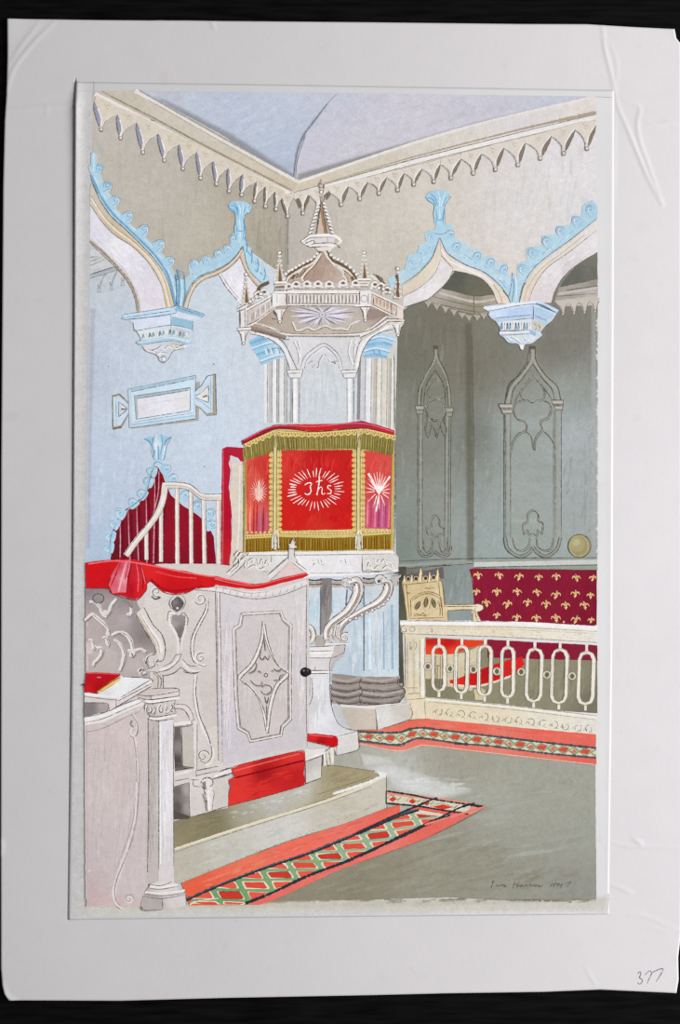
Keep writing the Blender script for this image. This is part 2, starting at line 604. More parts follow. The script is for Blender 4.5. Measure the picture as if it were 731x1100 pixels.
# the blue-washed wall under the left arch
view()
lower_left = layer('blue_washed_wall')
fill([(97, 240), (110, 240), (130, 260), (160, 290), (180, 310), (188, 330), (200, 325), (206, 308), (230, 290), (258, 268), (272, 272), (310, 300),
      (330, 420), (262, 500), (262, 625), (91, 620), (93, 560), (95, 400)], SKYL, grad=[
    (110, 280, (188, 198, 210)), (110, 400, (184, 197, 216)), (150, 450, (190, 206, 226)), (220, 390, (198, 213, 230)), (250, 330, (200, 213, 227)),
    (240, 300, (198, 212, 226)), (230, 470, (198, 213, 232)), (110, 520, (182, 198, 222)), (160, 420, (194, 208, 226)), (290, 420, (202, 212, 226)), (120, 590, (172, 192, 218)), (290, 340, (205, 212, 222))], shift=(5, 2, -3))
brush([(100, 340), (300, 330), (290, 440), (240, 480), (100, 590)], 150, 86, 34, 2.6, [(180, 198, 222), (210, 222, 236), (196, 208, 224), (174, 192, 216), (214, 220, 230)], .25, shift=(5, 2, -3))
fill([(96, 330), (104, 330), (100, 470), (98, 590), (92, 590), (94, 430)], (168, 166, 178), soft=3, a=.6)
view(80, 380, 180)
for px, py in ((150, 55), (608, 45), (567, 492)):
    dot(px, py, .9, (120, 130, 142), .8)
# far cornice glimpsed through the left arch
view(80, 180, 200)
layer('frieze_cornice')
fill([(62, 325), (100, 325), (160, 385), (62, 400)], (205, 206, 208))
for k, (y0, y1) in enumerate(((345, 350), (362, 352), (378, 360))):
    pen([(62, y0 + 8), (95 + 12 * k, y1)], 1.4, (150, 150, 152), a=.7)
fill([(62, 418), (160, 388), (172, 402), (62, 436)], (176, 180, 184))
pen([(62, 420), (165, 388)], 1.2, (118, 112, 108)); pen([(62, 436), (175, 402)], .8, (140, 138, 138))
for x, y in ((98, 478), (145, 468), (190, 452)):
    line([(x - 26, y - 50), (x - 8, y - 30), (x, y - 2), (x + 10, y - 34), (x + 22, y - 58)], 1.2, (150, 152, 156), a=.9)
    line([(x - 20, y - 44), (x - 4, y - 20)], 1.8, (206, 208, 212))
    dot(x, y, 1.5, (196, 200, 206), out=(.6, (130, 128, 130)))
    pen([(x - 10, y + 9), (x, y + 13), (x + 10, y + 8)], .8, (120, 118, 120))

# green recess on the right
view()
recess = layer('green_recess_wall')
fill([(426, 622), (425, 470), (428, 340), (445, 322), (520, 320), (642, 275), (642, 612)], (120, 126, 114), grad=[
    (440, 380, (100, 100, 86)), (480, 350, (104, 101, 86)), (440, 470, (116, 118, 106)), (470, 480, (128, 133, 122)), (440, 580, (112, 122, 114)), (480, 570, (138, 146, 140)),
    (506, 400, (106, 102, 86)), (506, 470, (104, 108, 98)), (540, 380, (110, 108, 94)), (595, 375, (108, 106, 94)), (570, 400, (118, 118, 106)), (560, 460, (156, 168, 166)), (600, 420, (144, 152, 146)), (620, 350, (114, 112, 100)),
    (620, 470, (158, 168, 168)), (570, 520, (156, 170, 168)), (540, 580, (142, 156, 152)), (620, 560, (148, 158, 154)), (635, 500, (150, 160, 158))], shift=(14, 13, 15))
brush([(430, 380), (640, 320), (640, 600), (430, 600)], 190, 84, 34, 2.4, [(104, 106, 92), (146, 156, 148), (126, 130, 116), (112, 120, 112), (152, 158, 150), (120, 112, 92)], .22, shift=(12, 12, 14))
brush([(505, 460), (640, 440), (640, 600), (505, 600)], 160, 60, 7, 1.2, [(164, 178, 174), (118, 132, 126), (172, 178, 174), (110, 118, 110)], .45, shift=(10, 10, 12))
brush([(430, 330), (512, 340), (512, 470), (430, 470)], 60, 88, 40, 2.6, [(98, 98, 82), (112, 108, 90), (126, 122, 104)], .3, shift=(12, 12, 14))
fill([(498, 345), (509, 345), (511, 605), (500, 605)], (92, 90, 76), soft=4, a=.6)
fill([(634, 290), (643, 290), (643, 600), (634, 600)], (172, 174, 174), soft=4, a=.7)
pen([(507, 360), (509, 470), (508, 605)], .9, (84, 80, 68), a=.7)
# dado rail below it
layer('dado_rail')
fill([(428, 606), (508, 602), (642, 598), (642, 613), (508, 610), (428, 622)], (152, 158, 150))
fill([(428, 611), (509, 604), (642, 601), (642, 606), (509, 609), (428, 617)], (200, 204, 198))
pen([(428, 603), (508, 600), (642, 599)], 1, (70, 70, 62)); pen([(428, 619), (509, 610), (642, 607)], 1, (84, 82, 72)); pen([(428, 610), (508, 604)], .7, (100, 98, 88))
pen([(508, 600), (509, 612)], .8)

# vault
vault = layer('vaulted_ceiling')
fill([(150, 98.5), (365, 100), (350, 120), (333, 140), (320, 165), (317, 192), (300, 186), (220, 140)], (186, 196, 216), grad=[
    (170, 104, (186, 194, 210)), (230, 115, (184, 195, 216)), (290, 120, (188, 200, 220)), (340, 106, (190, 198, 216)), (300, 165, (182, 196, 218)), (310, 182, (170, 182, 204)), (250, 140, (182, 194, 214))], shift=(5, 2, -3))
fill([(364, 100), (500, 102), (636, 104), (500, 138), (400, 168), (330, 190), (317, 193), (320, 165), (333, 140), (350, 118)], (205, 203, 214), grad=[
    (370, 110, (196, 198, 212)), (400, 130, (204, 203, 213)), (350, 160, (200, 200, 212)), (450, 130, (206, 203, 213)), (520, 112, (204, 203, 214)), (600, 105, (198, 202, 214)), (380, 165, (204, 202, 210))])
brush([(170, 100), (350, 102), (320, 165), (310, 180), (230, 140)], 60, 20, 34, 3, [(176, 188, 212), (200, 208, 224), (190, 198, 214), (206, 212, 222)], .3)
brush([(370, 104), (600, 104), (420, 158), (330, 185)], 70, 24, 36, 3, [(196, 196, 208), (214, 212, 220), (206, 200, 208)], .35)
fill([(155, 100), (180, 106), (250, 142), (318, 186), (318, 197), (240, 155)], (128, 130, 134), soft=5, a=.7)
fill([(318, 186), (400, 162), (520, 128), (636, 103), (636, 108), (520, 140), (400, 172), (318, 197)], (136, 134, 132), soft=4, a=.8)
line([(362, 101), (350, 114), (336, 132), (326, 146), (319, 166), (316, 192)], 2.6, (152, 154, 168), a=.75, tap=(.2, .7, 1, 1, 1))
pen([(352, 112), (336, 133), (326, 147), (319, 166), (315, 194)], 1.1, (96, 98, 112), a=.78)
pen([(328, 146), (320, 172), (318, 190)], .8, (110, 112, 124))

# cornices
left_cornice = layer('cornice')
fill([(100, 99), (150, 97.5), (235, 143), (320, 196), (322, 206), (313, 212), (222, 168)], (205, 197, 182), grad=[
    (130, 104, (196, 188, 172)), (170, 122, (204, 197, 184)), (220, 150, (204, 197, 183)), (280, 182, (208, 198, 180)), (310, 200, (200, 188, 168))])
line([(145, 97.5), (180, 116), (225, 142.5), (270, 167), (320, 195)], 4.2, (226, 221, 214), jit=.08)
line([(150, 97.5), (225, 140), (319, 192)], 1.6, (150, 146, 142), a=.8)
line([(160, 108), (225, 145), (300, 188)], 1, (170, 162, 148), a=.7)
line([(110, 98.5), (160, 125), (222, 157), (313, 204)], 2, (168, 156, 138), a=.7)
line([(102, 101), (160, 131), (224, 165), (272, 189), (313, 209)], 4.6, (230, 226, 221), jit=.08)
pen([(118, 103), (170, 129), (224, 159), (314, 205)], .9, (112, 100, 86)); pen([(105, 106), (160, 135), (224, 169), (310, 212)], .9, (120, 108, 96))
pen([(162, 129), (166, 130)], 1.4, (90, 84, 80))
right_cornice = layer('cornice')
fill([(320, 196), (400, 167), (520, 131), (634, 104), (640, 104), (641, 127), (560, 145), (440, 176), (345, 204), (313, 210)], (208, 201, 186), grad=[
    (330, 200, (208, 198, 178)), (400, 176, (208, 202, 186)), (470, 155, (216, 211, 202)), (560, 130, (222, 218, 217)), (630, 112, (226, 220, 214))])
line([(320, 196), (400, 168.5), (470, 146), (540, 127), (636, 105)], 3, (230, 226, 222), jit=.08)
line([(345, 198), (440, 170), (560, 139), (641, 121)], 2.6, (150, 134, 112), a=.65, tap=(.3, .5, .8, 1.5))
line([(313, 209.5), (345, 202), (440, 175.5), (560, 145), (641, 126.5)], 4, (234, 231, 229), jit=.08)
pen([(316, 207), (345, 199), (440, 172.5), (560, 142), (640, 123)], .9, (120, 108, 94)); pen([(320, 212), (440, 178), (560, 148), (640, 129.5)], .7, (140, 128, 114), a=.6)
dot(313, 208.5, 1.2, (96, 84, 72))

# pendant frieze under each cornice: one small vaulted pendant after another
def pendant(apex0, tip, apex1, up, side, k):
    """side -1: the left wall, hollows to the left of each tip"""
    a0, t, a1 = (np.array(p, float) for p in (apex0, tip, apex1))
    u = np.array(up, float)
    ctr = lambda f: (a0 + a1) / 2 * (1 - f) + t * f
    half = (a1 - a0) / 2
    wd = lambda f: max(.10, (1 - f) ** 1.9)
    fs_ = (0, .2, .4, .6, .8, 1)
    Lf = [ctr(f) - half * wd(f) for f in fs_]; Rt = [ctr(f) + half * wd(f) for f in fs_]
    if side < 0:
        sh = (152, 154, 174) if k < 9 else (150, 140, 124)
        fill([a0 + (-.6, .5)] + [ctr(f) - half * min(1, wd(f) + .52 * math.sin(math.pi * f) ** .7) for f in (.2, .4, .6, .8)] + [t] + Lf[::-1], sh)
        pen([a0 + (-.4, 0)] + [ctr(f) - half * min(1, wd(f) + .5 * math.sin(math.pi * f) ** .7) for f in (.2, .4, .6, .8)] + [t + (-1, 0)], .9, (96, 90, 92))
    else:
        sh = (136, 124, 112)
        fill([a1 + (.6, .5)] + [ctr(f) + half * min(1, wd(f) + .42 * math.sin(math.pi * f) ** .7) for f in (.2, .4, .6, .8)] + [t] + Rt[::-1], sh)
        pen([a1 + (.4, 0)] + [ctr(f) + half * min(1, wd(f) + .42 * math.sin(math.pi * f) ** .7) for f in (.2, .4, .6, .8)] + [t + (1, 0)], .9, (110, 96, 86))
    fill([a0 + u] + Lf + Rt[::-1] + [a1 + u], (216, 207, 192) if side < 0 else (220, 212, 202))
    line(Lf[1:] if side < 0 else Lf, 1.3, (238, 234, 230), .95); line([q - (.4, 0) for q in Rt[:-1]], 1.3, (238, 234, 230), .95)
    pen(Rt if side < 0 else Lf, .8, (124, 112, 100))
    m_ = (a0 + a1) / 2 + u * .6
    pen([m_ + (-3, 0), m_ + (-.6, 3), m_ + (.8, 1), m_ + (2.6, 3)], .7, (176, 150, 112), a=.7)
    pen([m_ + (-2, 3), m_ + (0, 6), m_ + (1.5, 4)], .6, (170, 150, 122), a=.6)
    dot(*(t + (0, 1.2)), 1.9, (224, 216, 206), out=(.8, (120, 108, 98)))
    pen([t + (-2, 3.2), t + (0, 4), t + (2, 3)], .8, (140, 126, 112))

view()
layer('pendant_frieze', left_cornice)
ap = [(102, 110), (127, 123.5), (147.5, 132), (170.6, 144), (193, 155.5), (212, 163.5), (229.6, 173), (246, 181), (261, 188), (276, 196), (285.7, 200.5), (296, 206), (306, 211)]
tips = [(109, 138), (130, 147), (154, 162.5), (177, 171), (197, 180), (216, 190), (233, 196.5), (246.5, 204), (260, 208), (274, 215), (285.7, 220.5), (297, 223.5)]
for i in range(12):
    pendant(ap[i], tips[i], ap[i + 1], (1.5, -8) if i < 8 else (1, -6), -1, i)
pendant((303, 213), (309.5, 231), (316, 212), (0, -4), -1, 12)
layer('pendant_frieze', right_cornice)
ap = [(316, 213), (331, 209), (351, 206), (374, 200), (394.7, 195.5), (415, 190.5), (433.8, 186), (453, 181.5), (473, 176), (495, 170.7), (517, 165), (541, 158.5), (564, 153.4), (592, 146.3), (617.7, 139), (640, 135)]
tips = [(326, 228), (342, 224), (367, 218.5), (387, 212.5), (407.5, 206.5), (427.7, 203), (445, 197), (466.5, 194), (485, 190), (509, 185), (532.7, 181), (557, 176), (581, 169), (606, 163.6), (631, 158.5)]
for i in range(15):
    pendant(ap[i], tips[i], ap[i + 1], (.5, -5) if i < 9 else (1, -6), 1, i)
for q in ([(318, 214), (322, 213), (325, 222), (322, 224)], [(331, 211), (333, 210), (332, 217), (328, 224), (327.5, 217)], [(352, 208), (353.5, 205), (356, 209), (351, 216)]):
    fill(q, (126, 112, 98))

# ------------------------------------------------------------------ ogee arches with blue crockets, on corbels
def crockets(pts, r, flip=1, edge=True, to=None):
    """leaves along a blue band, each curling over like a small wave; pts in current view, r in plan units"""
    P = np.array(pts, float)
    T = np.gradient(P, axis=0) if len(P) > 1 else np.array([[1.0, -.6]])
    for i, (x, y) in enumerate(pts):
        t = T[i] / max(np.hypot(*T[i]), 1e-6)
        n = np.array([-t[1], t[0]])
        if n[1] < 0: n = -n                                   # towards the band, below
        q = np.array([x, y]); k = r / VS
        fill([q - t * .95 * k, q - t * .6 * k - n * .75 * k, q - n * .98 * k, q + t * .65 * k - n * .7 * k, q + t * .98 * k, q + t * 1.2 * k + n * 1.5 * k, q - t * 1.2 * k + n * 1.5 * k], SKY, sm=True, wob=.1)
        s_ = 1 if flip > 0 else -1
        if edge:
            pen([q - t * 1.0 * k + n * .9 * k, q - t * .9 * k - n * .3 * k, q - n * 1.0 * k, q + t * .9 * k - n * .35 * k, q + t * .9 * k + n * .6 * k], .7, (120, 132, 140), a=.6)
        a0 = q + s_ * t * .55 * k + n * 1.2 * k; a1 = q + s_ * t * .62 * k - n * .1 * k; a2 = q - n * .62 * k; a3 = q - s_ * t * .5 * k - n * .05 * k; a4 = q - s_ * t * .1 * k + n * .32 * k; a5 = q + s_ * t * .2 * k
        line([a0, a1, a2, a3, a4, a5], 1.05, SKYD, .9, tap=(.6, 1, 1, .7))
        e = np.array([.12 * k, .16 * k])
        line([a0 + e, a1 + e, a2 + e, a3 + e], 1.0, (218, 233, 243), .8, tap=(.5, 1, .5))

# left arch
left_arch = layer('ogee_arch')
view(80, 180, 200)
fill([(62, 150), (66, 150), (110, 215), (160, 265), (230, 312), (290, 372), (340, 455), (364, 548), (252, 570), (245, 515), (220, 458), (180, 400), (120, 342), (62, 288)], (224, 224, 232), grad=[
    (80, 220, (222, 220, 230)), (150, 320, (236, 236, 242)), (230, 400, (226, 224, 234)), (300, 520, (222, 214, 224)), (260, 540, (224, 222, 228)), (300, 430, (220, 216, 224)), (100, 300, (214, 214, 224))], wob=.1)
brush([(70, 200), (160, 275), (280, 380), (340, 540), (260, 540), (200, 400), (70, 280)], 40, -50, 20, 1.6, [(240, 240, 246), (206, 206, 218), (230, 220, 226)], .4)
for dx in (0, 10):
    line([(62 + dx * .6, 290 - dx), (120, 342 - dx), (178 + dx, 402 - dx), (220 + dx, 460), (243 + dx, 515), (250 + dx, 568)], 1.8 - dx * .06, (168, 152, 132) if not dx else (206, 196, 184), .9 if dx else True)
pen([(62, 285), (120, 337), (180, 396), (226, 460), (248, 520), (256, 566)], .7)
pen([(62, 296), (118, 350), (174, 405), (216, 462), (238, 515), (245, 560)], .8, (110, 100, 92))
fill([(62, 95), (66, 60), (100, 130), (150, 200), (215, 258), (280, 318), (345, 400), (385, 480), (398, 548), (360, 548), (340, 455), (290, 372), (230, 312), (160, 266), (110, 216), (62, 148)], (208, 196, 176), grad=[
    (75, 120, (206, 196, 182)), (160, 240, (202, 188, 164)), (260, 310, (206, 190, 162)), (340, 420, (222, 210, 188)), (380, 530, (214, 200, 170)), (300, 350, (214, 202, 186))])
line([(66, 120), (110, 190), (160, 244), (222, 290), (285, 348), (340, 425), (375, 548)], 1.8, (232, 222, 206), .9)
pen([(64, 148), (110, 215), (160, 266), (230, 312), (290, 372), (340, 455), (364, 548)], .9, (120, 104, 84))
pen([(66, 110), (120, 195), (180, 248), (250, 306), (310, 366), (352, 440), (382, 548)], .6, (150, 130, 100))
layer('blue_crocket_band', left_arch)
fill([(66, -60), (80, -10), (105, 30), (125, 90), (145, 110), (165, 160), (190, 190), (225, 225), (265, 260), (300, 290), (340, 330), (375, 375), (400, 430), (402, 548), (392, 520), (366, 440), (320, 365), (262, 300), (205, 244), (145, 190), (102, 128), (66, 40)], SKY, grad=[
    (80, 20, (160, 200, 226)), (140, 150, (164, 204, 228)), (240, 250, (156, 198, 224)), (330, 350, (160, 200, 226)), (395, 500, (150, 190, 214))], shift=(20, 8, -4))
line([(66, 30), (104, 112), (150, 180), (208, 236), (268, 294), (324, 354), (370, 430), (398, 545)], 2.2, (112, 166, 202), .75)
line([(68, 10), (108, 96), (155, 165), (215, 224), (275, 280), (332, 342), (378, 420), (402, 520)], 1.2, (206, 226, 240), .9)
pen([(66, 45), (102, 130), (145, 192), (205, 246), (262, 302), (320, 367), (366, 442), (394, 545)], .8, (84, 96, 108))
crockets([(92, 5), (130, 75), (162, 130), (214, 190), (275, 243), (338, 302), (376, 368)], 5.2)
view(95, 95, 130)
coil(72, 482, 5, 200, -1.1, 1.1, SKYD); coil(118, 588, 4.6, 200, -1.0, 1.0, SKYD)
fill([(22, 385), (48, 395), (55, 440), (40, 520), (22, 520)], SKY); line([(30, 390), (36, 440), (30, 500)], 1.2, SKYL)

# middle arch (left wall, right of the left corbel)
mid_arch = layer('ogee_arch')
view(195, 235, 110)
fill([(415, 285), (340, 350), (268, 400), (330, 500), (400, 580), (440, 620), (520, 600), (590, 520), (540, 495), (480, 400), (440, 330)], (232, 230, 238), grad=[
    (340, 400, (226, 226, 236)), (400, 480, (238, 236, 244)), (430, 350, (224, 222, 230)), (500, 500, (232, 226, 228))])
brush([(410, 310), (300, 410), (400, 560), (440, 480)], 20, -60, 12, 1.4, [(244, 242, 248), (214, 212, 224)], .5)
pen([(268, 402), (325, 495), (400, 582)], 1.1, (92, 84, 80)); pen([(285, 395), (345, 490), (412, 570)], .7, (140, 130, 124))
fill([(435, 200), (400, 262), (330, 330), (240, 378), (150, 412), (85, 470), (40, 555), (14, 640), (42, 645), (60, 565), (100, 485), (160, 435), (250, 402), (340, 352), (410, 285), (436, 240)], (198, 180, 156), grad=[
    (420, 240, (190, 168, 146)), (300, 360, (190, 168, 140)), (130, 440, (206, 190, 164)), (30, 630, (206, 196, 178))])
line([(430, 225), (398, 275), (330, 340), (245, 388), (158, 422), (96, 476), (54, 558), (34, 640)], 1.2, (230, 218, 200), .9)
pen([(436, 240), (408, 288), (340, 354), (250, 404), (162, 437), (104, 487), (62, 567), (44, 645)], .8, (104, 88, 74)); pen([(435, 205), (398, 262), (328, 328), (240, 374), (150, 408), (82, 468), (36, 556), (12, 640)], .9, (110, 96, 84))
fill([(433, 215), (448, 280), (480, 360), (530, 430), (585, 480), (565, 500), (505, 440), (455, 365), (420, 270)], (200, 184, 164))
pen([(420, 275), (456, 368), (508, 445), (560, 500)], .8, (110, 94, 80)); line([(432, 250), (462, 345), (520, 428), (570, 482)], 1, (224, 212, 196), .9)
layer('blue_crocket_band', mid_arch)
fill([(0, 440), (30, 425), (60, 395), (50, 330), (90, 290), (125, 330), (150, 270), (200, 260), (225, 290), (240, 225), (290, 220), (310, 190), (350, 185), (345, 130), (385, 95), (390, 10), (455, 10), (450, 100), (465, 150),
      (470, 195), (505, 215), (510, 265), (545, 280), (555, 335), (590, 350), (600, 395), (630, 415), (600, 455), (570, 450), (500, 390), (465, 320), (436, 195), (395, 262), (328, 326), (240, 372), (150, 406), (80, 465), (34, 555), (8, 640), (-25, 560), (-5, 470)], SKY, grad=[
    (20, 480, (160, 200, 224)), (100, 360, (158, 202, 228)), (300, 280, (150, 198, 228)), (420, 60, (150, 198, 228)), (480, 260, (156, 206, 234)), (580, 400, (160, 208, 234)), (10, 600, (150, 190, 212))], shift=(22, 8, -5))
brush([(60, 400), (300, 300), (390, 200), (395, 240), (300, 330), (100, 430)], 36, 25, 5, .9, [(206, 228, 242), (116, 172, 208), (190, 218, 238)], .8)
brush([(445, 150), (500, 260), (600, 400), (560, 430), (470, 300)], 30, -60, 8, 1.2, [(214, 234, 246), (110, 168, 206), (196, 224, 242)], .8)
crockets([(92, 318), (180, 290), (263, 250), (328, 213)], 4.6, 1); crockets([(368, 140)], 3.6, 1)
pen([(435, 195), (395, 258), (328, 322), (240, 368), (150, 402), (78, 462), (30, 553), (6, 640)], .8, (90, 100, 112))
pen([(440, 190), (466, 316), (500, 388), (575, 460)], .8, (96, 104, 110))
for p in ([(455, 130), (470, 190), (466, 240)], [(500, 220), (506, 270), (500, 320)], [(545, 285), (552, 340), (540, 380)], [(592, 352), (600, 400), (588, 440)]):
    line(p, 1.2, (108, 160, 196), .9)
fill([(-30, 430), (0, 420), (20, 470), (10, 560), (6, 640), (-30, 600), (-40, 500)], (156, 194, 216)); 
view(80, 180, 200)
line([(405, 400), (412, 450), (408, 545)], 2, (112, 158, 190), .9); line([(420, 440), (424, 480), (418, 545)], 1.4, (214, 228, 238)); line([(396, 420), (402, 480), (400, 540)], 1, (90, 120, 146), .9); line([(432, 420), (436, 480), (432, 540)], 1, (110, 150, 180), .9)
coil(418, 418, 3.6, 0, 1, 1, SKYD); coil(405, 436, 3, 180, -1, .9, (100, 140, 170))

def plume(L, pts, strokes):
    fill(pts, SKY, grad=[(pts[0][0], pts[0][1], (150, 200, 232)), (pts[len(pts) // 2][0], pts[len(pts) // 2][1], (160, 208, 236))], shift=(18, 5, -8))
    for i, s in enumerate(strokes):
        line(s, 1.3, ((98, 160, 206), (214, 234, 246), (120, 176, 214))[i % 3], .95, tap=(.4, 1, .4))
view(220, 80, 200)
P = layer('leaf_finial', mid_arch)
plume(P, [(92, 512), (110, 498), (135, 496), (165, 502), (185, 522), (178, 542), (160, 552), (156, 585), (162, 620), (155, 655), (140, 672), (124, 650), (117, 610), (122, 575), (118, 545), (98, 530)],
      [[(96, 514), (120, 520), (132, 548)], [(130, 500), (140, 530), (138, 560)], [(180, 520), (160, 525), (148, 560)], [(112, 502), (128, 525), (132, 555)], [(150, 500), (152, 530), (146, 560)], [(120, 570), (128, 610), (124, 650)],
       [(152, 565), (156, 610), (150, 650)], [(136, 565), (140, 610), (138, 660)], [(120, 610), (140, 616), (160, 610)], [(100, 526), (118, 536), (128, 552)], [(170, 510), (166, 530), (176, 542)]])
pen([(92, 512), (100, 530), (118, 545), (122, 575), (117, 610), (124, 650)], .7, (84, 110, 130)); pen([(185, 522), (178, 542), (160, 552), (156, 585), (162, 620), (155, 650)], .7, (84, 110, 130))

# corbel under the left pair of arches
corbel = layer('carved_corbel')
view(125, 310, 110)
fill([(45, 200), (60, 185), (395, 135), (430, 125), (620, 180), (610, 208), (560, 228), (548, 290), (525, 320), (510, 365), (542, 382), (495, 420), (480, 435), (410, 447), (380, 490), (350, 530), (310, 515), (290, 475), (215, 447), (180, 422), (142, 388), (175, 370), (150, 310), (130, 290), (120, 240), (70, 222)], (208, 220, 234))
fill([(45, 200), (62, 183), (395, 133), (432, 125), (425, 170), (400, 182), (70, 222)], (196, 220, 238))
fill([(432, 125), (622, 180), (610, 208), (425, 160), (418, 150)], (150, 190, 214))
fill([(100, 238), (395, 186), (425, 165), (405, 200), (392, 262), (140, 300), (128, 250)], (216, 224, 242)); fill([(400, 190), (560, 226), (548, 290), (392, 262)], (152, 192, 212)); fill([(395, 185), (420, 165), (600, 210), (560, 235), (400, 200)], (214, 222, 234))
fill([(150, 308), (390, 265), (530, 308), (508, 365), (390, 342), (182, 370)], (212, 218, 218), grad=[(200, 340, (222, 228, 232)), (330, 300, (216, 226, 234)), (480, 340, (190, 200, 204))])
for i, x in enumerate(range(185, 510, 24)):
    y = 342 - (x - 185) * .15 if x < 390 else 315 + (x - 390) * .18
    line([(x, y + 16), (x + 8, y - 18), (x + 16, y + 10)], 1.2, ((140, 176, 196), (236, 240, 244), (132, 132, 128))[i % 3], .95)
    pen([(x + 4, y + 18), (x + 10, y - 8)], .6, (110, 112, 112))
fill([(142, 388), (180, 368), (392, 342), (542, 380), (500, 396), (395, 372), (185, 404)], (172, 206, 226)); line([(150, 386), (300, 362), (392, 350), (530, 382)], 1.2, (214, 230, 242), .9)
fill([(185, 405), (395, 374), (498, 398), (480, 432), (410, 446), (380, 490), (348, 528), (312, 514), (290, 474), (215, 446)], (214, 218, 222), grad=[(220, 425, (222, 222, 226)), (330, 470, (206, 214, 224)), (460, 410, (200, 196, 186)), (340, 515, (196, 210, 224))])
for q in ([(200, 415), (240, 440), (290, 430), (320, 405)], [(320, 405), (350, 430), (370, 405), (400, 425)], [(400, 395), (430, 425), (470, 400), (490, 415)], [(290, 470), (330, 455), (380, 470)], [(310, 500), (340, 480), (360, 500)], [(250, 440), (300, 460), (320, 440)], [(430, 400), (460, 412), (490, 400)]):
    pen(q, .9, (118, 116, 116)); line([(a + 4, b_ + 6) for a, b_ in q], .9, (240, 240, 242), .9)
dot(342, 505, 2.4, (232, 234, 238), out=(.8, (120, 118, 120)))
pen([(45, 202), (70, 222), (400, 182), (425, 150)], 1, (84, 96, 120)); pen([(60, 186), (395, 134), (430, 125), (622, 180), (608, 210)], .8, (120, 130, 138)); pen([(70, 208), (390, 160)], .8, (90, 104, 140)); pen([(120, 238), (130, 290), (150, 300), (392, 262), (548, 292)], .8, (110, 112, 112))
pen([(128, 296), (150, 312), (178, 368), (142, 386), (182, 408), (215, 447), (290, 476), (312, 515), (345, 530), (380, 492), (412, 446), (490, 430)], .9, (116, 106, 98)); pen([(550, 230), (546, 300)], 1.2, (90, 110, 124)); pen([(185, 404), (395, 373), (500, 397), (542, 384)], .7, (108, 118, 124)); pen([(440, 140), (600, 186)], .8, (90, 120, 140)); pen([(392, 190), (392, 345)], .6, (130, 150, 160))

# right wall: arch above the recess and the springing of the next
right_arch = layer('ogee_arch')
view(420, 180, 230)
# shaded head of the recess and its own cornice
fill([(200, 380), (225, 345), (300, 365), (352, 410), (364, 440), (285, 447), (170, 415)], (104, 106, 94), grad=[(230, 380, (92, 94, 84)), (320, 420, (112, 110, 94)), (280, 390, (108, 108, 94))])
fill([(170, 412), (285, 440), (360, 434), (372, 470), (330, 500), (282, 500), (120, 460)], (166, 158, 144), grad=[(180, 430, (176, 170, 160)), (280, 470, (150, 142, 124)), (350, 450, (172, 164, 150)), (200, 470, (158, 150, 138))])
line([(165, 428), (284, 458), (364, 448)], 2.4, (196, 190, 180), .8); pen([(175, 410), (284, 438), (362, 430)], 1, (90, 86, 74)); pen([(140, 440), (284, 474), (340, 470)], 1, (110, 104, 92)); pen([(120, 458), (284, 492), (330, 488)], .9, (100, 94, 82))
pen([(284, 440), (286, 520)], .8, (96, 90, 78))
for x, y in ((128, 462), (158, 470), (188, 480), (216, 490), (244, 500), (268, 508), (296, 508), (318, 502)):
    fill([(x - 14, y - 6), (x + 14, y - 2), (x + 2, y + 18), (x - 3, y + 18)], (176, 170, 158)); pen([(x - 13, y - 2), (x - 6, y + 8), (x, y + 19), (x + 6, y + 8), (x + 14, y - 2)], .9, (104, 98, 86))
fill([(592, 385), (640, 330), (706, 290), (706, 385), (580, 408), (560, 440)], (108, 110, 100), grad=[(620, 370, (104, 106, 98)), (690, 310, (122, 120, 110)), (690, 370, (112, 112, 104))])
fill([(575, 408), (706, 380), (706, 440), (560, 455)], (176, 170, 164), grad=[(590, 430, (168, 162, 154)), (690, 400, (150, 144, 136)), (690, 425, (190, 184, 178))])
line([(572, 432), (706, 410)], 3, (196, 190, 184), .8); pen([(578, 408), (706, 380)], 1.1, (100, 94, 84)); pen([(566, 440), (706, 430)], 1, (128, 116, 104)); line([(600, 420), (706, 404)], 1.6, (132, 122, 110), .7)
fill([(560, 455), (706, 438), (706, 470), (575, 475)], (196, 190, 182))
for x in (590, 628, 664, 700):
    y = 468 - (x - 590) * .08
    fill([(x - 18, y - 12), (x + 14, y - 14), (x + 2, y + 30), (x - 6, y + 30)], (200, 192, 182)); pen([(x - 19, y + 2), (x - 10, y + 6), (x - 4, y + 30), (x + 2, y + 30), (x + 8, y + 4), (x + 16, y - 4)], .9, (112, 104, 94))
    dot(x - 2, y + 32, 1.3, (206, 200, 190), out=(.6, (112, 104, 94)))
# soffits
fill([(40, 478), (45, 440), (100, 410), (150, 360), (168, 300), (215, 345), (192, 390), (125, 450)], (226, 220, 222), grad=[(60, 460, (222, 218, 220)), (120, 430, (232, 228, 230)), (200, 350, (226, 220, 220))])
brush([(60, 455), (120, 430), (200, 350), (170, 330), (110, 410)], 18, 40, 9, 1.4, [(240, 238, 240), (206, 200, 200)], .5)
fill([(40, 405), (90, 372), (140, 318), (166, 250), (172, 310), (150, 360), (100, 408), (40, 440)], (220, 210, 194), grad=[(60, 410, (218, 206, 188)), (150, 320, (224, 214, 198))])
pen([(42, 440), (100, 410), (150, 362), (172, 310)], .7, (140, 126, 112)); pen([(215, 347), (192, 392), (125, 452), (42, 478)], .8, (110, 104, 96))
fill([(168, 245), (192, 298), (250, 335), (318, 362), (370, 405), (400, 445), (408, 465), (366, 465), (345, 415), (310, 378), (260, 360), (212, 352), (178, 318)], (226, 218, 210), grad=[(190, 320, (224, 214, 204)), (280, 355, (232, 226, 220)), (370, 430, (226, 216, 202))])
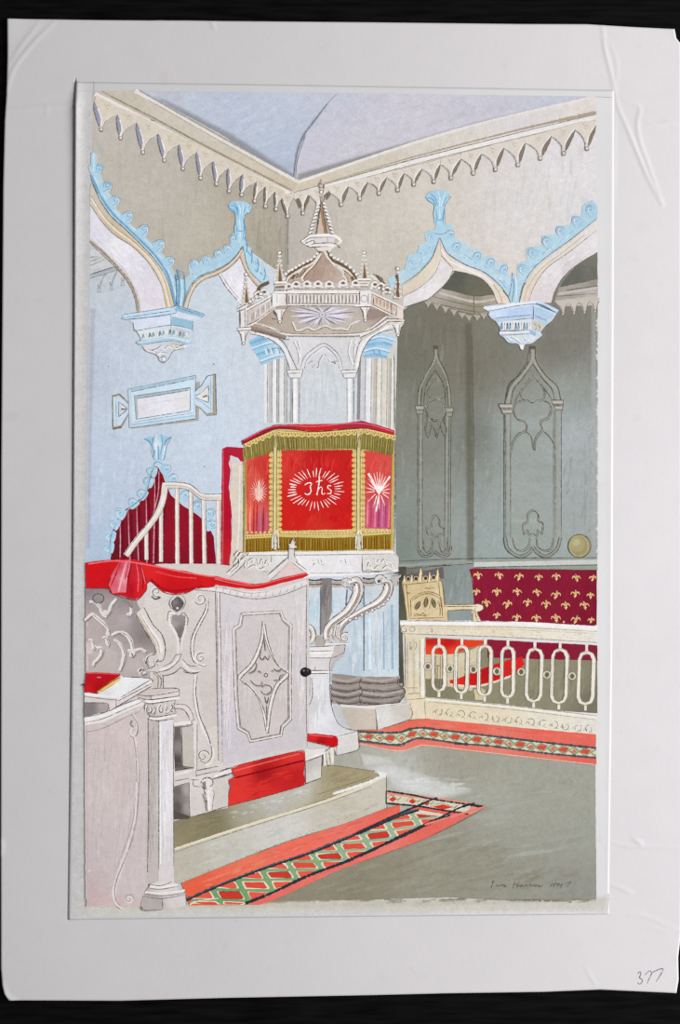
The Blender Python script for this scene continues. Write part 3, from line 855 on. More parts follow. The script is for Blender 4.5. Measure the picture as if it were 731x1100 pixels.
line([(172, 280), (200, 318), (262, 348), (320, 374), (366, 418), (385, 462)], 1.6, (240, 236, 232), .95); line([(350, 400), (372, 430), (382, 465)], 2, (206, 190, 166), .8)
pen([(214, 354), (262, 362), (310, 380), (345, 417), (364, 465)], .9, (110, 100, 90)); pen([(172, 300), (214, 346)], .8, (120, 110, 100))
fill([(440, 460), (455, 405), (492, 348), (545, 302), (615, 252), (706, 178), (706, 215), (612, 285), (535, 340), (492, 400), (470, 460)], (228, 220, 210), grad=[(460, 440, (222, 212, 194)), (560, 310, (226, 220, 212)), (680, 215, (228, 222, 218))])
fill([(470, 460), (492, 400), (535, 340), (612, 285), (706, 212), (706, 290), (640, 330), (592, 372), (560, 420), (548, 462)], (228, 224, 226), grad=[(510, 440, (222, 214, 216)), (560, 350, (232, 228, 230)), (680, 260, (230, 226, 228)), (600, 340, (218, 212, 214))])
brush([(490, 440), (540, 360), (640, 290), (700, 250), (690, 280), (590, 360), (545, 440)], 26, 42, 12, 1.5, [(242, 240, 242), (206, 202, 208), (234, 226, 226)], .5)
pen([(470, 460), (492, 402), (535, 342), (612, 287), (704, 214)], .8, (140, 128, 118)); pen([(706, 290), (640, 330), (592, 372), (562, 420), (550, 460)], .9, (112, 104, 98)); line([(455, 458), (472, 402), (516, 345), (580, 296), (660, 232)], 1.2, (210, 196, 172), .8)
layer('blue_crocket_band', right_arch)
fill([(-10, 380), (20, 360), (48, 345), (60, 300), (92, 290), (95, 265), (122, 255), (115, 225), (150, 210), (165, 150), (178, 150), (182, 195), (210, 195), (215, 230), (240, 255), (265, 262), (275, 285), (300, 275), (322, 305), (350, 300), (362, 330), (398, 325), (402, 370), (432, 372),
      (432, 330), (465, 318), (462, 278), (495, 268), (520, 265), (515, 235), (545, 230), (570, 225), (565, 205), (590, 200), (615, 195), (620, 165), (650, 165), (655, 130), (690, 112), (706, 135), (706, 172), (612, 248), (542, 298), (488, 345), (452, 402), (436, 462), (410, 462), (402, 440), (372, 402), (320, 358), (252, 330), (194, 292), (166, 240), (140, 308), (92, 362), (40, 398), (0, 412)], SKY, grad=[
    (20, 390, (170, 208, 230)), (100, 310, (160, 204, 230)), (170, 190, (158, 206, 232)), (250, 300, (168, 208, 232)), (370, 370, (172, 210, 234)), (420, 440, (164, 204, 228)), (500, 300, (168, 210, 234)), (680, 150, (160, 206, 232))], shift=(18, 6, -5))
brush([(50, 370), (150, 250), (160, 250), (120, 320)], 20, 50, 7, 1, [(214, 232, 244), (116, 170, 204)], .8)
brush([(190, 250), (260, 300), (380, 370), (420, 440), (330, 350), (220, 290)], 34, -35, 8, 1, [(214, 232, 244), (116, 170, 204), (200, 224, 240)], .8)
brush([(440, 430), (480, 320), (600, 230), (690, 150), (600, 245), (480, 345)], 34, 42, 8, 1, [(214, 232, 244), (116, 170, 204), (200, 224, 240)], .8)
crockets([(100, 290), (135, 235), (70, 325)], 3.6, 1, False); crockets([(205, 225), (226, 268), (296, 300), (342, 322), (388, 345)], 4, -1); crockets([(448, 345), (480, 288), (530, 250), (578, 214), (632, 180), (680, 142)], 4.6, -1)
for p in ([(168, 240), (194, 292), (252, 330), (320, 358), (372, 402), (404, 445)], [(166, 240), (140, 308), (92, 362), (40, 398)], [(438, 460), (452, 402), (488, 345), (542, 298), (612, 248), (704, 174)]):
    pen(p, .9, (86, 104, 122))
line([(404, 440), (412, 400), (416, 360)], 1, (112, 160, 194), .9); line([(428, 455), (430, 400), (426, 372)], 1.2, (218, 234, 244)); line([(414, 458), (420, 420), (420, 380)], 1, (110, 156, 190), .9)
layer('leaf_finial', right_arch)
plume(None, [(118, 102), (130, 84), (160, 76), (190, 80), (208, 100), (198, 112), (186, 128), (184, 160), (186, 190), (176, 205), (162, 205), (148, 190), (146, 160), (148, 128), (130, 115)],
      [[(120, 104), (142, 108), (156, 135)], [(160, 80), (168, 105), (166, 135)], [(205, 100), (188, 106), (178, 135)], [(134, 88), (152, 105), (160, 130)], [(188, 84), (180, 105), (172, 132)], [(152, 140), (158, 170), (152, 195)], [(182, 140), (178, 170), (180, 195)], [(166, 140), (168, 165), (164, 195)], [(150, 172), (166, 180), (184, 172)]])
pen([(118, 102), (130, 116), (148, 128), (146, 160), (150, 192)], .7, (90, 112, 128)); pen([(207, 100), (186, 128), (184, 160), (186, 192)], .7, (90, 112, 128))
pen([(140, 222), (165, 228), (195, 222)], .7, (100, 120, 136))

corbel2 = layer('carved_corbel')
view(515, 310, 100)
fill([(30, 155), (40, 140), (440, 95), (460, 90), (625, 170), (610, 195), (575, 250), (520, 290), (480, 340), (497, 368), (460, 402), (420, 430), (360, 440), (345, 485), (325, 475), (305, 435), (230, 425), (190, 385), (155, 355), (165, 320), (135, 265), (95, 235), (72, 205), (78, 185)], (206, 220, 236))
fill([(30, 155), (42, 140), (440, 95), (462, 90), (440, 122), (70, 178)], (222, 232, 244)); fill([(460, 90), (626, 168), (610, 192), (440, 125)], (200, 220, 240)); line([(445, 120), (600, 188)], 1.8, (150, 186, 216)); line([(440, 108), (60, 158)], 1.6, (232, 240, 250), .9)
fill([(72, 205), (100, 185), (424, 135), (426, 205), (130, 232)], (188, 210, 238), grad=[(120, 210, (206, 222, 244)), (300, 180, (184, 208, 238)), (400, 180, (190, 212, 240))])
fill([(426, 138), (590, 200), (572, 235), (520, 250), (426, 205)], (182, 206, 230)); fill([(95, 235), (426, 205), (520, 250), (545, 262), (515, 285), (425, 232), (250, 250), (150, 268)], (188, 208, 228))
fill([(150, 270), (260, 248), (412, 235), (412, 330), (165, 335)], (218, 226, 232)); fill([(415, 240), (515, 285), (480, 340), (412, 330)], (206, 204, 196))
for i, x in enumerate(range(170, 408, 22)):
    line([(x, 325), (x + 8, 270), (x + 15, 318)], 1.2, ((150, 180, 204), (240, 243, 246), (150, 150, 148))[i % 3], .95); pen([(x + 5, 330), (x + 10, 285)], .6, (112, 116, 120))
for q in ([(430, 270), (450, 300), (440, 330)], [(460, 285), (480, 310), (465, 335)]):
    pen(q, .9, (140, 128, 108))
fill([(155, 352), (165, 335), (395, 330), (497, 368), (470, 385), (395, 350), (200, 372)], (206, 214, 224)); fill([(400, 325), (450, 345), (440, 375), (400, 355)], (150, 190, 220)); line([(160, 348), (395, 338)], 1.4, (236, 240, 244)); pen([(165, 335), (400, 328)], 1, (86, 84, 88)); pen([(180, 368), (395, 356)], .8, (110, 112, 116))
fill([(195, 375), (395, 358), (470, 385), (420, 430), (360, 440), (345, 484), (326, 475), (305, 435), (230, 425)], (212, 220, 226))
for q in ([(215, 385), (250, 415), (290, 395)], [(290, 395), (320, 425), (350, 390)], [(350, 390), (390, 420), (430, 390)], [(250, 380), (300, 410), (330, 440)], [(400, 380), (370, 420), (345, 440)]):
    line(q, 1.3, (150, 186, 212), .9); line([(a + 5, b_ - 5) for a, b_ in q], 1, (240, 242, 244), .9)
fill([(318, 440), (355, 440), (345, 485), (326, 476)], (238, 238, 236))
for q in ([(30, 157), (78, 185), (72, 205), (97, 235), (135, 265), (165, 320), (155, 354), (192, 386), (230, 426), (305, 436), (326, 476), (346, 485), (362, 440), (420, 430), (498, 368)], [(70, 178), (440, 122), (610, 192)], [(130, 232), (426, 206)], [(250, 250), (415, 234), (426, 238), (426, 138)], [(160, 340), (170, 290)]):
    pen(q, .8, (104, 110, 124))
pen([(450, 118), (600, 186)], 1.2, (84, 96, 116)); pen([(440, 215), (530, 252)], .8, (110, 120, 130))

# ------------------------------------------------------------------ blind tracery in the recess, brass disc
MOULD = (148, 150, 140)
def rail2(p, gap, c=MOULD, w=None):
    """a moulding: pale band between two pencil lines"""
    P = spline(tp(p), False, 2) if len(p) > 2 else tp(p)
    d = np.gradient(P, axis=0); d /= np.maximum(np.hypot(*d.T), 1e-6)[:, None]
    n = np.column_stack([-d[:, 1], d[:, 0]]) * gap / 2
    stroke_px(P, gap, c, False, .8, 1)
    stroke_px(P + n, .8, (70, 68, 58), False, .75, 2); stroke_px(P - n, .8, (70, 68, 58), False, .75, 2)
GP = (72, 70, 60)
view(420, 360, 230)
layer('blind_tracery_arch', recess)
fill([(148, 36), (160, 36), (168, 90), (195, 140), (206, 200), (206, 735), (182, 757), (150, 745), (120, 757), (92, 735), (90, 200), (102, 150), (138, 100)], (136, 138, 126), a=.35)
for x in (92, 98, 108): pen([(x, 250), (x, 735)], .8, GP)
for x in (186, 198, 206): pen([(x, 250), (x - 2, 735)], .8, GP)
line([(103, 270), (102, 735)], 2.4, (154, 156, 146), .7); line([(193, 270), (191, 735)], 2.2, (154, 156, 146), .7)
for p in ([(147, 36), (146, 80), (122, 130), (97, 178), (90, 240)], [(160, 36), (165, 80), (190, 132), (204, 190), (207, 245)], [(153, 78), (128, 126), (108, 175), (102, 240)], [(155, 78), (180, 126), (192, 180), (196, 245)], [(152, 120), (122, 170), (112, 235)], [(152, 120), (180, 170), (188, 240)]):
    pen(p, 1, GP)
line([(153, 50), (150, 85), (120, 140), (100, 190), (96, 240)], 1.8, (152, 152, 138), .8); line([(156, 50), (160, 85), (185, 135), (198, 190), (202, 240)], 1.8, (152, 152, 138), .8)
fill([(147, 36), (160, 36), (162, 48), (146, 48)], (90, 88, 76)); 
for x0, x1, y in ((84, 114, 240), (186, 214, 248)):
    fill([(x0, y), (x1, y), (x1 - 4, y + 28), (x0 + 4, y + 28)], (154, 152, 140)); line([(x0 + 2, y + 8), (x1 - 2, y + 8)], 1.6, (180, 178, 168), .9)
    pen([(x0, y), (x1, y)], .9, GP); pen([(x0 + 2, y + 16), (x1 - 2, y + 16)], .8, GP); pen([(x0 + 4, y + 30), (x1 - 4, y + 30)], .9, GP); pen([(x0, y), (x0 + 4, y + 30)], .7, GP); pen([(x1, y), (x1 - 4, y + 30)], .7, GP)
def tracery(p, w=1.9):
    line(p, w, (160, 158, 146), .8); pen(p, .8, GP); pen([(a + 4, b_ + 5) for a, b_ in p], .7, GP, a=.6)
tracery([(152, 138), (138, 158), (120, 186), (128, 208), (150, 214), (176, 208), (184, 186), (168, 160), (152, 138)])
tracery([(150, 216), (128, 226), (120, 252), (130, 280), (150, 288), (176, 280), (184, 252), (174, 226), (150, 216)])
tracery([(112, 240), (122, 280), (116, 320), (124, 345), (136, 300), (128, 285)], 1.4); tracery([(188, 250), (178, 285), (188, 320), (180, 340), (166, 302), (174, 286)], 1.4); tracery([(136, 300), (148, 320), (154, 348), (160, 320), (166, 302)], 1.4)
pen([(140, 280), (146, 296), (160, 290)], .8, GP)
tracery([(124, 680), (120, 656), (136, 650), (136, 628), (150, 612), (164, 628), (164, 650), (180, 656), (176, 680), (162, 672), (160, 690), (152, 684), (142, 690), (140, 672), (124, 680)], 1.5)
tracery([(108, 690), (112, 730), (128, 740), (140, 715), (138, 690)], 1.2); tracery([(192, 690), (190, 730), (174, 740), (164, 715), (166, 690)], 1.2)
rail2([(92, 725), (104, 748), (122, 756), (140, 748), (150, 738)], 2.2); rail2([(150, 738), (164, 750), (184, 756), (200, 745), (206, 722)], 2.2)

layer('blind_tracery_arch', recess)
fill([(476, 40), (494, 40), (505, 90), (570, 175), (582, 240), (582, 700), (560, 745), (530, 757), (486, 740), (440, 757), (405, 745), (388, 700), (390, 235), (405, 180), (465, 95)], (152, 156, 148), a=.3)
for x in (388, 393, 409): pen([(x, 262), (x, 690)], .8, GP)
for x in (556, 562, 582): pen([(x, 258), (x, 690)], .8, GP)
line([(400, 270), (400, 690)], 3, (160, 162, 154), .75); line([(570, 265), (570, 690)], 3, (160, 162, 154), .75)
for p in ([(475, 40), (474, 85), (440, 135), (405, 170), (390, 235)], [(494, 40), (496, 85), (530, 138), (568, 175), (581, 222)], [(484, 100), (448, 150), (420, 185), (410, 235)], [(486, 100), (520, 150), (550, 185), (560, 222)], [(483, 138), (454, 170), (436, 205), (420, 235)], [(485, 138), (516, 172), (540, 205), (552, 222)]):
    pen(p, 1.1, GP)
line([(484, 50), (480, 92), (444, 145), (412, 182), (400, 235)], 2.6, (164, 162, 150), .85); line([(486, 50), (491, 92), (526, 146), (560, 182), (571, 222)], 2.6, (164, 162, 150), .85)
fill([(476, 38), (494, 38), (496, 48), (474, 48)], (96, 92, 80))
for x0, x1, y in ((368, 418, 235), (548, 590, 222)):
    fill([(x0, y), (x1, y), (x1 - 4, y + 36), (x0 + 16, y + 36)], (168, 162, 152)); line([(x0 + 4, y + 8), (x1 - 2, y + 8)], 2, (192, 188, 180), .9); line([(x0 + 14, y + 26), (x1 - 4, y + 26)], 1.8, (186, 182, 174), .9)
    for k in (0, 14, 19, 33): pen([(x0 + k * .45, y + k), (x1 - k * .1, y + k)], .9, GP)
    pen([(x0, y), (x0 + 16, y + 36)], .8, GP); pen([(x1, y), (x1 - 4, y + 36)], .8, GP)
tracery([(483, 140), (460, 165), (440, 195), (450, 218), (470, 222)], 2); tracery([(485, 140), (510, 168), (524, 195), (516, 218), (498, 222)], 2)
tracery([(450, 222), (424, 232), (418, 258), (430, 285), (456, 292)], 2); tracery([(516, 220), (540, 232), (546, 256), (534, 282), (510, 290)], 2)
tracery([(410, 390), (418, 358), (438, 335), (458, 326), (462, 305), (450, 290)], 1.5); tracery([(458, 326), (478, 345), (487, 390), (494, 350), (515, 322), (510, 300), (520, 286)], 1.5); tracery([(515, 322), (540, 345), (556, 372), (558, 390)], 1.5)
pen([(468, 222), (484, 232), (500, 222)], .8, GP)
tracery([(452, 680), (450, 648), (466, 634), (466, 612), (484, 596), (502, 612), (502, 634), (518, 640), (514, 676), (500, 664), (498, 684), (484, 676), (470, 684), (468, 664), (452, 680)], 1.6)
tracery([(414, 690), (424, 726), (446, 734), (468, 720), (474, 690)], 1.4); tracery([(556, 690), (546, 726), (524, 734), (500, 720), (496, 690)], 1.4)
rail2([(390, 690), (400, 730), (438, 755), (470, 745), (486, 725)], 3); rail2([(486, 725), (505, 745), (532, 755), (566, 732), (580, 690)], 3)

layer('brass_disc', recess)
dot(644, 720, 12.4, (158, 149, 108), out=(1, (90, 84, 58)), n=28)
ring(643, 720, 10, 11, 1.2, (182, 174, 134), .8)
dot(638, 714, 8.2, (174, 165, 122), .8); dot(634, 708, 4, (190, 182, 146), .8)
pen([(612, 700), (606, 725), (618, 750)], .9, (80, 76, 60))

# ------------------------------------------------------------------ wall plaque
view(80, 380, 180)
plaque = layer('wall_plaque')
fill([(250, 165), (548, 120), (542, 292), (250, 328)], (170, 160, 142), a=.8)
fill([(235, 155), (530, 95), (532, 284), (240, 325)], (196, 214, 226))
fill([(250, 165), (520, 108), (520, 278), (252, 312)], (206, 224, 238)); 
fill([(262, 184), (506, 148), (506, 250), (270, 288)], (226, 226, 234), grad=[(300, 230, (224, 222, 228)), (400, 210, (230, 230, 238)), (480, 200, (222, 222, 222))])
fill([(262, 184), (275, 195), (278, 280), (270, 288)], (176, 184, 190)); fill([(262, 184), (506, 148), (498, 158), (276, 196)], (168, 186, 196))
brush([(285, 200), (490, 165), (490, 240), (285, 272)], 30, 10, 14, 1.6, [(238, 236, 242), (212, 214, 224)], .5)
for p in ([(262, 184), (506, 148), (506, 248), (270, 286), (262, 184)], [(275, 196), (498, 160)], [(235, 155), (530, 95), (532, 284), (240, 325), (235, 155)], [(250, 166), (522, 110)]):
    pen(p, .9, (96, 116, 128), sm=False)
line([(245, 160), (525, 104)], 1.4, (160, 192, 212), .8); line([(248, 310), (525, 270)], 1.6, (166, 200, 220), .8); pen([(260, 298), (520, 258)], .7, (120, 150, 170))
layer('plaque_wing', plaque)
fill([(530, 165), (555, 140), (582, 100), (618, 92), (622, 268), (578, 272), (555, 245), (530, 226)], (172, 162, 144)); 
fill([(526, 165), (552, 140), (578, 100), (606, 94), (606, 258), (574, 262), (552, 236), (526, 222)], (200, 218, 230))
fill([(534, 186), (556, 166), (584, 142), (584, 208), (560, 202)], (226, 224, 222)); pen([(528, 184), (556, 170), (586, 138), (586, 214), (560, 204), (528, 192)], 1, (96, 104, 108), sm=False); line([(560, 190), (580, 182)], 1.8, (130, 128, 120)); line([(564, 194), (582, 198)], 1.2, (236, 236, 236))
pen([(526, 165), (556, 138), (580, 98), (616, 90), (620, 266), (576, 272)], 1, (90, 90, 88), sm=False); pen([(606, 96), (606, 258), (576, 262), (552, 236), (526, 222)], .8, (120, 130, 136), sm=False); pen([(596, 100), (596, 250)], .8, (140, 170, 190)); pen([(532, 200), (560, 214), (590, 240)], .8, (130, 160, 180))
layer('plaque_wing', plaque)
fill([(166, 184), (198, 176), (236, 214), (238, 264), (204, 322), (168, 330)], (174, 166, 150))
fill([(170, 190), (194, 184), (234, 218), (236, 260), (200, 312), (172, 318)], (200, 218, 232))
fill([(198, 222), (226, 240), (200, 262)], (206, 206, 208)); pen([(194, 210), (194, 275), (234, 240), (194, 210)], 1, (100, 104, 108), sm=False); line([(204, 242), (228, 240)], 1.6, (120, 118, 114)); line([(202, 228), (222, 238)], 1, (238, 238, 240))
pen([(166, 184), (198, 176), (236, 214)], 1, (90, 90, 92), sm=False); pen([(166, 184), (168, 330), (204, 322), (238, 264)], .9, (96, 90, 84), sm=False); pen([(182, 190), (184, 312)], .8, (140, 170, 190)); line([(168, 328), (206, 320)], 1.6, (120, 104, 84))

# ------------------------------------------------------------------ crimson niche, pulpit stair
view()
niche = layer('crimson_niche')
fill([(119, 612), (119, 596), (119.7, 578), (123.6, 561), (133.5, 548.5), (145.5, 539.5), (155, 533), (160.5, 524), (163, 508), (168, 500.5), (173.5, 505), (178, 520), (184, 532), (195, 542), (211, 552), (223, 562), (230, 577), (232, 600), (232, 622)], (158, 22, 46), grad=[
    (125, 590, (120, 18, 42)), (150, 560, (150, 22, 50)), (168, 510, (150, 18, 44)), (168, 560, (160, 20, 48)), (190, 570, (170, 16, 48)), (225, 590, (150, 12, 44)), (140, 590, (140, 24, 52))], shift=(-20, 2, -10))
for x0, y0, x1 in ((129, 558, 129), (138, 549, 140), (147, 542, 149), (157, 532, 158), (166, 508, 165)):
    line([(x0, y0), (x0 + .5, y0 + 22), (x1, 605)], 1.3, (206, 150, 164), .75, tap=(.3, 1, .8)); line([(x0 + 3, y0 + 2), (x1 + 3, 605)], 2.4, (112, 10, 34), .6)
line([(171, 506), (170, 530), (164, 556)], 1, (200, 140, 150), .6); line([(178, 530), (176, 560), (168, 590)], 2.2, (120, 10, 34), .5)
layer('blue_crocket_band', niche)
view(80, 380, 180)
crockets([(195, 688), (252, 645), (290, 608), (318, 556), (332, 512)], 4.4, 1, True); crockets([(405, 500), (434, 540)], 4.6, -1, True)
crockets([(484, 612), (540, 652), (598, 690)], 4.4, -1, True)
line([(345, 485), (325, 540), (300, 625), (250, 665), (205, 710), (190, 735)], 1.6, (160, 196, 216), .85); pen([(352, 486), (334, 530), (312, 612), (270, 650), (220, 690), (188, 735)], .9, (100, 118, 130))
line([(385, 480), (400, 540), (425, 590)], 2.2, (170, 204, 224), .85)
view(80, 540, 200)
crockets([(175, 40), (152, 80), (135, 130), (128, 175)], 4.6, 1, False); crockets([(485, 10), (530, 40), (542, 85)], 4.8, -1, True); line([(155, 110), (142, 150), (140, 210)], 2.4, (160, 196, 222), .85); pen([(166, 80), (144, 130), (142, 200)], .8, (110, 124, 140))
view(80, 380, 180)
layer('leaf_finial', niche)
fill([(303, 372), (320, 362), (345, 365), (360, 352), (375, 350), (395, 358), (425, 362), (410, 380), (405, 400), (398, 430), (390, 462), (372, 472), (350, 462), (336, 425), (332, 395)], (180, 210, 232), grad=[(330, 380, (160, 196, 222)), (365, 400, (214, 226, 238)), (370, 450, (166, 200, 222)), (400, 380, (158, 198, 224))])
for i, p in enumerate(([(305, 372), (325, 378), (336, 400)], [(345, 366), (340, 395), (348, 440)], [(360, 352), (356, 390), (360, 460)], [(380, 352), (384, 390), (376, 440)], [(425, 364), (402, 378), (392, 400)], [(398, 400), (390, 430), (385, 460)], [(366, 400), (368, 430), (366, 465)], [(352, 420), (345, 450)])):
    line(p, 1.2, ((116, 166, 198), (128, 150, 166), (226, 236, 244))[i % 3], .9)
pen([(303, 372), (322, 380), (332, 396), (336, 428), (350, 464), (372, 474), (390, 462), (398, 430), (406, 398), (425, 364)], .8, (90, 116, 132))
fill([(345, 462), (390, 462), (384, 482), (350, 484)], (178, 208, 228)); pen([(345, 484), (362, 470), (388, 484)], .9, (110, 126, 136))

stair = layer('stair_balustrade')
view(80, 540, 200)
BAR = (221, 214, 205)
for i, (xt, yt, xb, yb, w) in enumerate(((283, 96, 284, 224, 4.2), (341, 20, 341, 232, 4.6), (404, -66, 405, 252, 4.8), (458, -54, 460, 268, 4.6), (508, -24, 512, 276, 4.8), (566, -20, 568, 290, 6))):
    layer('baluster', stair)
    line([(xt, yt), ((xt + xb) / 2, (yt + yb) / 2), (xb, yb)], w, BAR, jit=.05); line([(xt - 4, yt), (xb - 4, yb)], 1.2, (238, 234, 228), .8)
    pen([(xt + 7.5, yt), (xb + 7.5, yb)], .8, (120, 96, 92)); pen([(xt - 8, yt), (xb - 8, yb)], .6, (160, 130, 126))
layer('handrail', stair)
view(80, 380, 180)
line([(225, 880), (275, 810), (330, 745), (366, 690), (388, 630), (396, 572)], 6.2, (224, 217, 208), jit=.05); line([(230, 868), (278, 802), (334, 735), (372, 680), (392, 620)], 1.6, (240, 236, 232), .9)
pen([(214, 880), (262, 812), (318, 742), (352, 690), (374, 630), (382, 572)], .9, (110, 96, 92)); pen([(240, 885), (290, 815), (346, 745), (382, 690), (404, 630), (412, 590)], .8, (120, 100, 92))
line([(384, 572), (440, 572), (495, 580), (530, 604), (560, 622), (648, 626)], 5, (222, 214, 204), jit=.05); line([(388, 566), (440, 567), (500, 576), (560, 614), (648, 618)], 1.3, (238, 233, 226), .9)
pen([(383, 562), (440, 560), (500, 568), (530, 588), (562, 611), (646, 612)], .9, (104, 96, 88)); pen([(412, 588), (470, 588), (510, 602), (556, 636), (646, 640)], .8, (140, 110, 104)); pen([(400, 575), (440, 575), (500, 586), (560, 626), (646, 630)], .6, (150, 140, 128))

# ------------------------------------------------------------------ floor, dado wall, chair, tapestry, altar rail, carpets
view()
floor = layer('stone_floor')
fill([(330, 812), (386, 800), (420, 795), (640, 815), (641, 966), (560, 968), (480, 964), (330, 968), (245, 972), (200, 968), (330, 900)], (150, 150, 136), grad=[
    (400, 812, (172, 170, 158)), (440, 830, (198, 200, 194)), (420, 845, (196, 196, 190)), (520, 820, (160, 158, 142)), (470, 815, (156, 152, 138)), (600, 850, (164, 164, 152)), (560, 880, (160, 162, 150)), (630, 900, (162, 164, 154)),
    (480, 900, (148, 146, 130)), (420, 920, (140, 136, 118)), (380, 950, (134, 128, 108)), (500, 930, (144, 142, 126)), (560, 940, (150, 150, 138)), (620, 950, (146, 146, 138)), (350, 905, (146, 140, 122)), (300, 960, (140, 134, 114)), (530, 860, (170, 172, 162))])
brush([(400, 830), (630, 830), (630, 940), (400, 900)], 110, 12, 44, 4, [(150, 148, 132), (172, 174, 164), (160, 160, 146), (182, 186, 178)], .3)
brush([(330, 930), (500, 890), (630, 930), (630, 962), (330, 962)], 120, 14, 40, 4, [(132, 126, 106), (152, 150, 134), (144, 138, 118), (160, 160, 148)], .35)
brush([(430, 800), (630, 822), (630, 850), (430, 830)], 60, 84, 14, 3, [(168, 168, 154), (150, 150, 134)], .3)
fill([(385, 822), (420, 818), (470, 835), (520, 850), (470, 862), (430, 852), (415, 838)], (212, 214, 212), soft=7, a=.85)
fill([(386, 808), (420, 812), (425, 820), (390, 824)], (206, 206, 202), soft=4, a=.8)
brush([(420, 828), (500, 838), (510, 852), (430, 850)], 30, 6, 26, 3, [(224, 226, 226), (198, 198, 192)], .5)
brush([(380, 880), (470, 890), (400, 925), (310, 950)], 40, 24, 40, 3, [(188, 180, 162), (126, 118, 98)], .3)
for k in range(36):
    x = R.uniform(330, 638); pen([(x, 968 + R.uniform(-3, 2)), (x + R.uniform(8, 24), 967 + R.uniform(-3, 2))], R.uniform(.8, 2.4), (128, 124, 108), a=.6)
pen([(545, 967), (580, 967), (615, 969)], 1.3, (80, 74, 62)); fill([(180, 970), (330, 966), (640, 966), (640, 970), (400, 976), (200, 977)], (190, 184, 168), soft=3, a=.5)

view(420, 590, 230)
dado = layer('dado_wall', floor)
fill([(14, 70), (285, 46), (285, 250), (14, 250)], (150, 156, 152), grad=[(40, 100, (110, 112, 102)), (240, 120, (142, 152, 148)), (220, 210, (146, 156, 154)), (30, 220, (96, 98, 88)), (190, 90, (134, 142, 138))])
brush([(190, 70), (270, 60), (270, 190), (200, 190)], 30, 80, 18, 2.2, [(156, 166, 164), (124, 132, 128)], .4)
fill([(12, 90), (40, 84), (50, 250), (30, 250), (22, 420), (10, 440)], (84, 84, 72), grad=[(20, 120, (76, 76, 66)), (30, 220, (90, 90, 78)), (16, 400, (70, 70, 62))])
fill([(26, 60), (52, 60), (50, 240), (40, 250), (46, 500), (20, 530), (24, 300)], (86, 86, 74), grad=[(40, 120, (80, 80, 68)), (34, 300, (96, 96, 84)), (36, 420, (78, 78, 66))]); pen([(14, 68), (285, 48)], 1.2, (70, 70, 62)); fill([(42, 90), (180, 60), (182, 100), (45, 110)], (96, 88, 92), a=.8)
# seen through the rail: dais floor, chair seat, hanging
view(420, 590, 230)
dais = layer('dais_floor', floor)
fill([(110, 300), (706, 330), (706, 560), (110, 520)], (140, 136, 112), grad=[(140, 460, (128, 124, 100)), (300, 480, (142, 138, 112)), (450, 440, (140, 136, 112)), (600, 460, (146, 142, 118)), (690, 520, (120, 116, 100))])
brush([(300, 380), (700, 390), (700, 540), (300, 500)], 70, 84, 20, 2, [(156, 152, 128), (124, 120, 98)], .4)

tapestry = layer('fleur_de_lis_hanging')
fill([(268, 70), (276, 66), (704, 72), (704, 258), (690, 262), (300, 246), (285, 200), (280, 100)], (150, 22, 54), grad=[(330, 110, (154, 24, 58)), (450, 150, (146, 22, 54)), (600, 110, (150, 24, 56)), (680, 200, (140, 22, 50)), (520, 220, (152, 26, 56))], shift=(-14, 2, -4))
fill([(330, 308), (706, 328), (706, 380), (330, 370)], (146, 24, 56), grad=[(380, 340, (150, 26, 58)), (560, 340, (146, 22, 54)), (690, 360, (140, 34, 60))], shift=(-8, 2, -2))
brush([(280, 75), (700, 80), (700, 250), (300, 240)], 60, 86, 20, 2, [(166, 34, 68), (132, 14, 44)], .4)
pen([(272, 72), (282, 140), (290, 240)], .8, (90, 20, 30)); pen([(276, 66), (704, 71)], .8, (80, 60, 56))
GOLD = (222, 190, 132)
def lis(x, y, s, k):
    a = (k * 37 % 50 - 25) * .014
    def P(*q): return [(x + (u + a * v) * s, y + v * s) for u, v in q]
    line(P((0, -16), (3, -4), (0, 6), (0, 16)), 2, GOLD, tap=(.4, 1.5, 1, .5))
    line(P((-1, 2), (-8, -6), (-14, -5), (-17, 3)), 1.5, GOLD, tap=(1, 1, .5)); line(P((1, 2), (8, -6), (14, -5), (17, 3)), 1.5, GOLD, tap=(1, 1, .5))
    line(P((-5, 7), (0, 9), (6, 7)), 1.2, (236, 212, 168)); pen(P((-1, 0), (-4, 12)), .7, (130, 70, 50)); pen(P((3, -12), (4, 2)), .6, (120, 60, 50))
for k, (x, y, s) in enumerate(((298, 90, 1), (370, 90, .95), (438, 94, 1), (505, 96, .9), (565, 94, .95), (634, 98, .95), (690, 98, .8), (292, 146, .85), (362, 146, 1.05), (432, 146, 1), (500, 148, .95), (564, 156, 1.1), (630, 152, 1), (682, 158, .85),
                               (326, 184, 1), (398, 188, 1.05), (467, 182, 1), (530, 188, 1.05), (597, 192, 1), (662, 192, 1.05), (362, 226, .85), (430, 234, 1), (497, 236, 1.05), (564, 236, 1.1), (632, 240, 1.05), (684, 242, .75))):
    lis(x, y, s * .86, k * 3 + 1)
dot(591, 248, 1.1, GOLD)

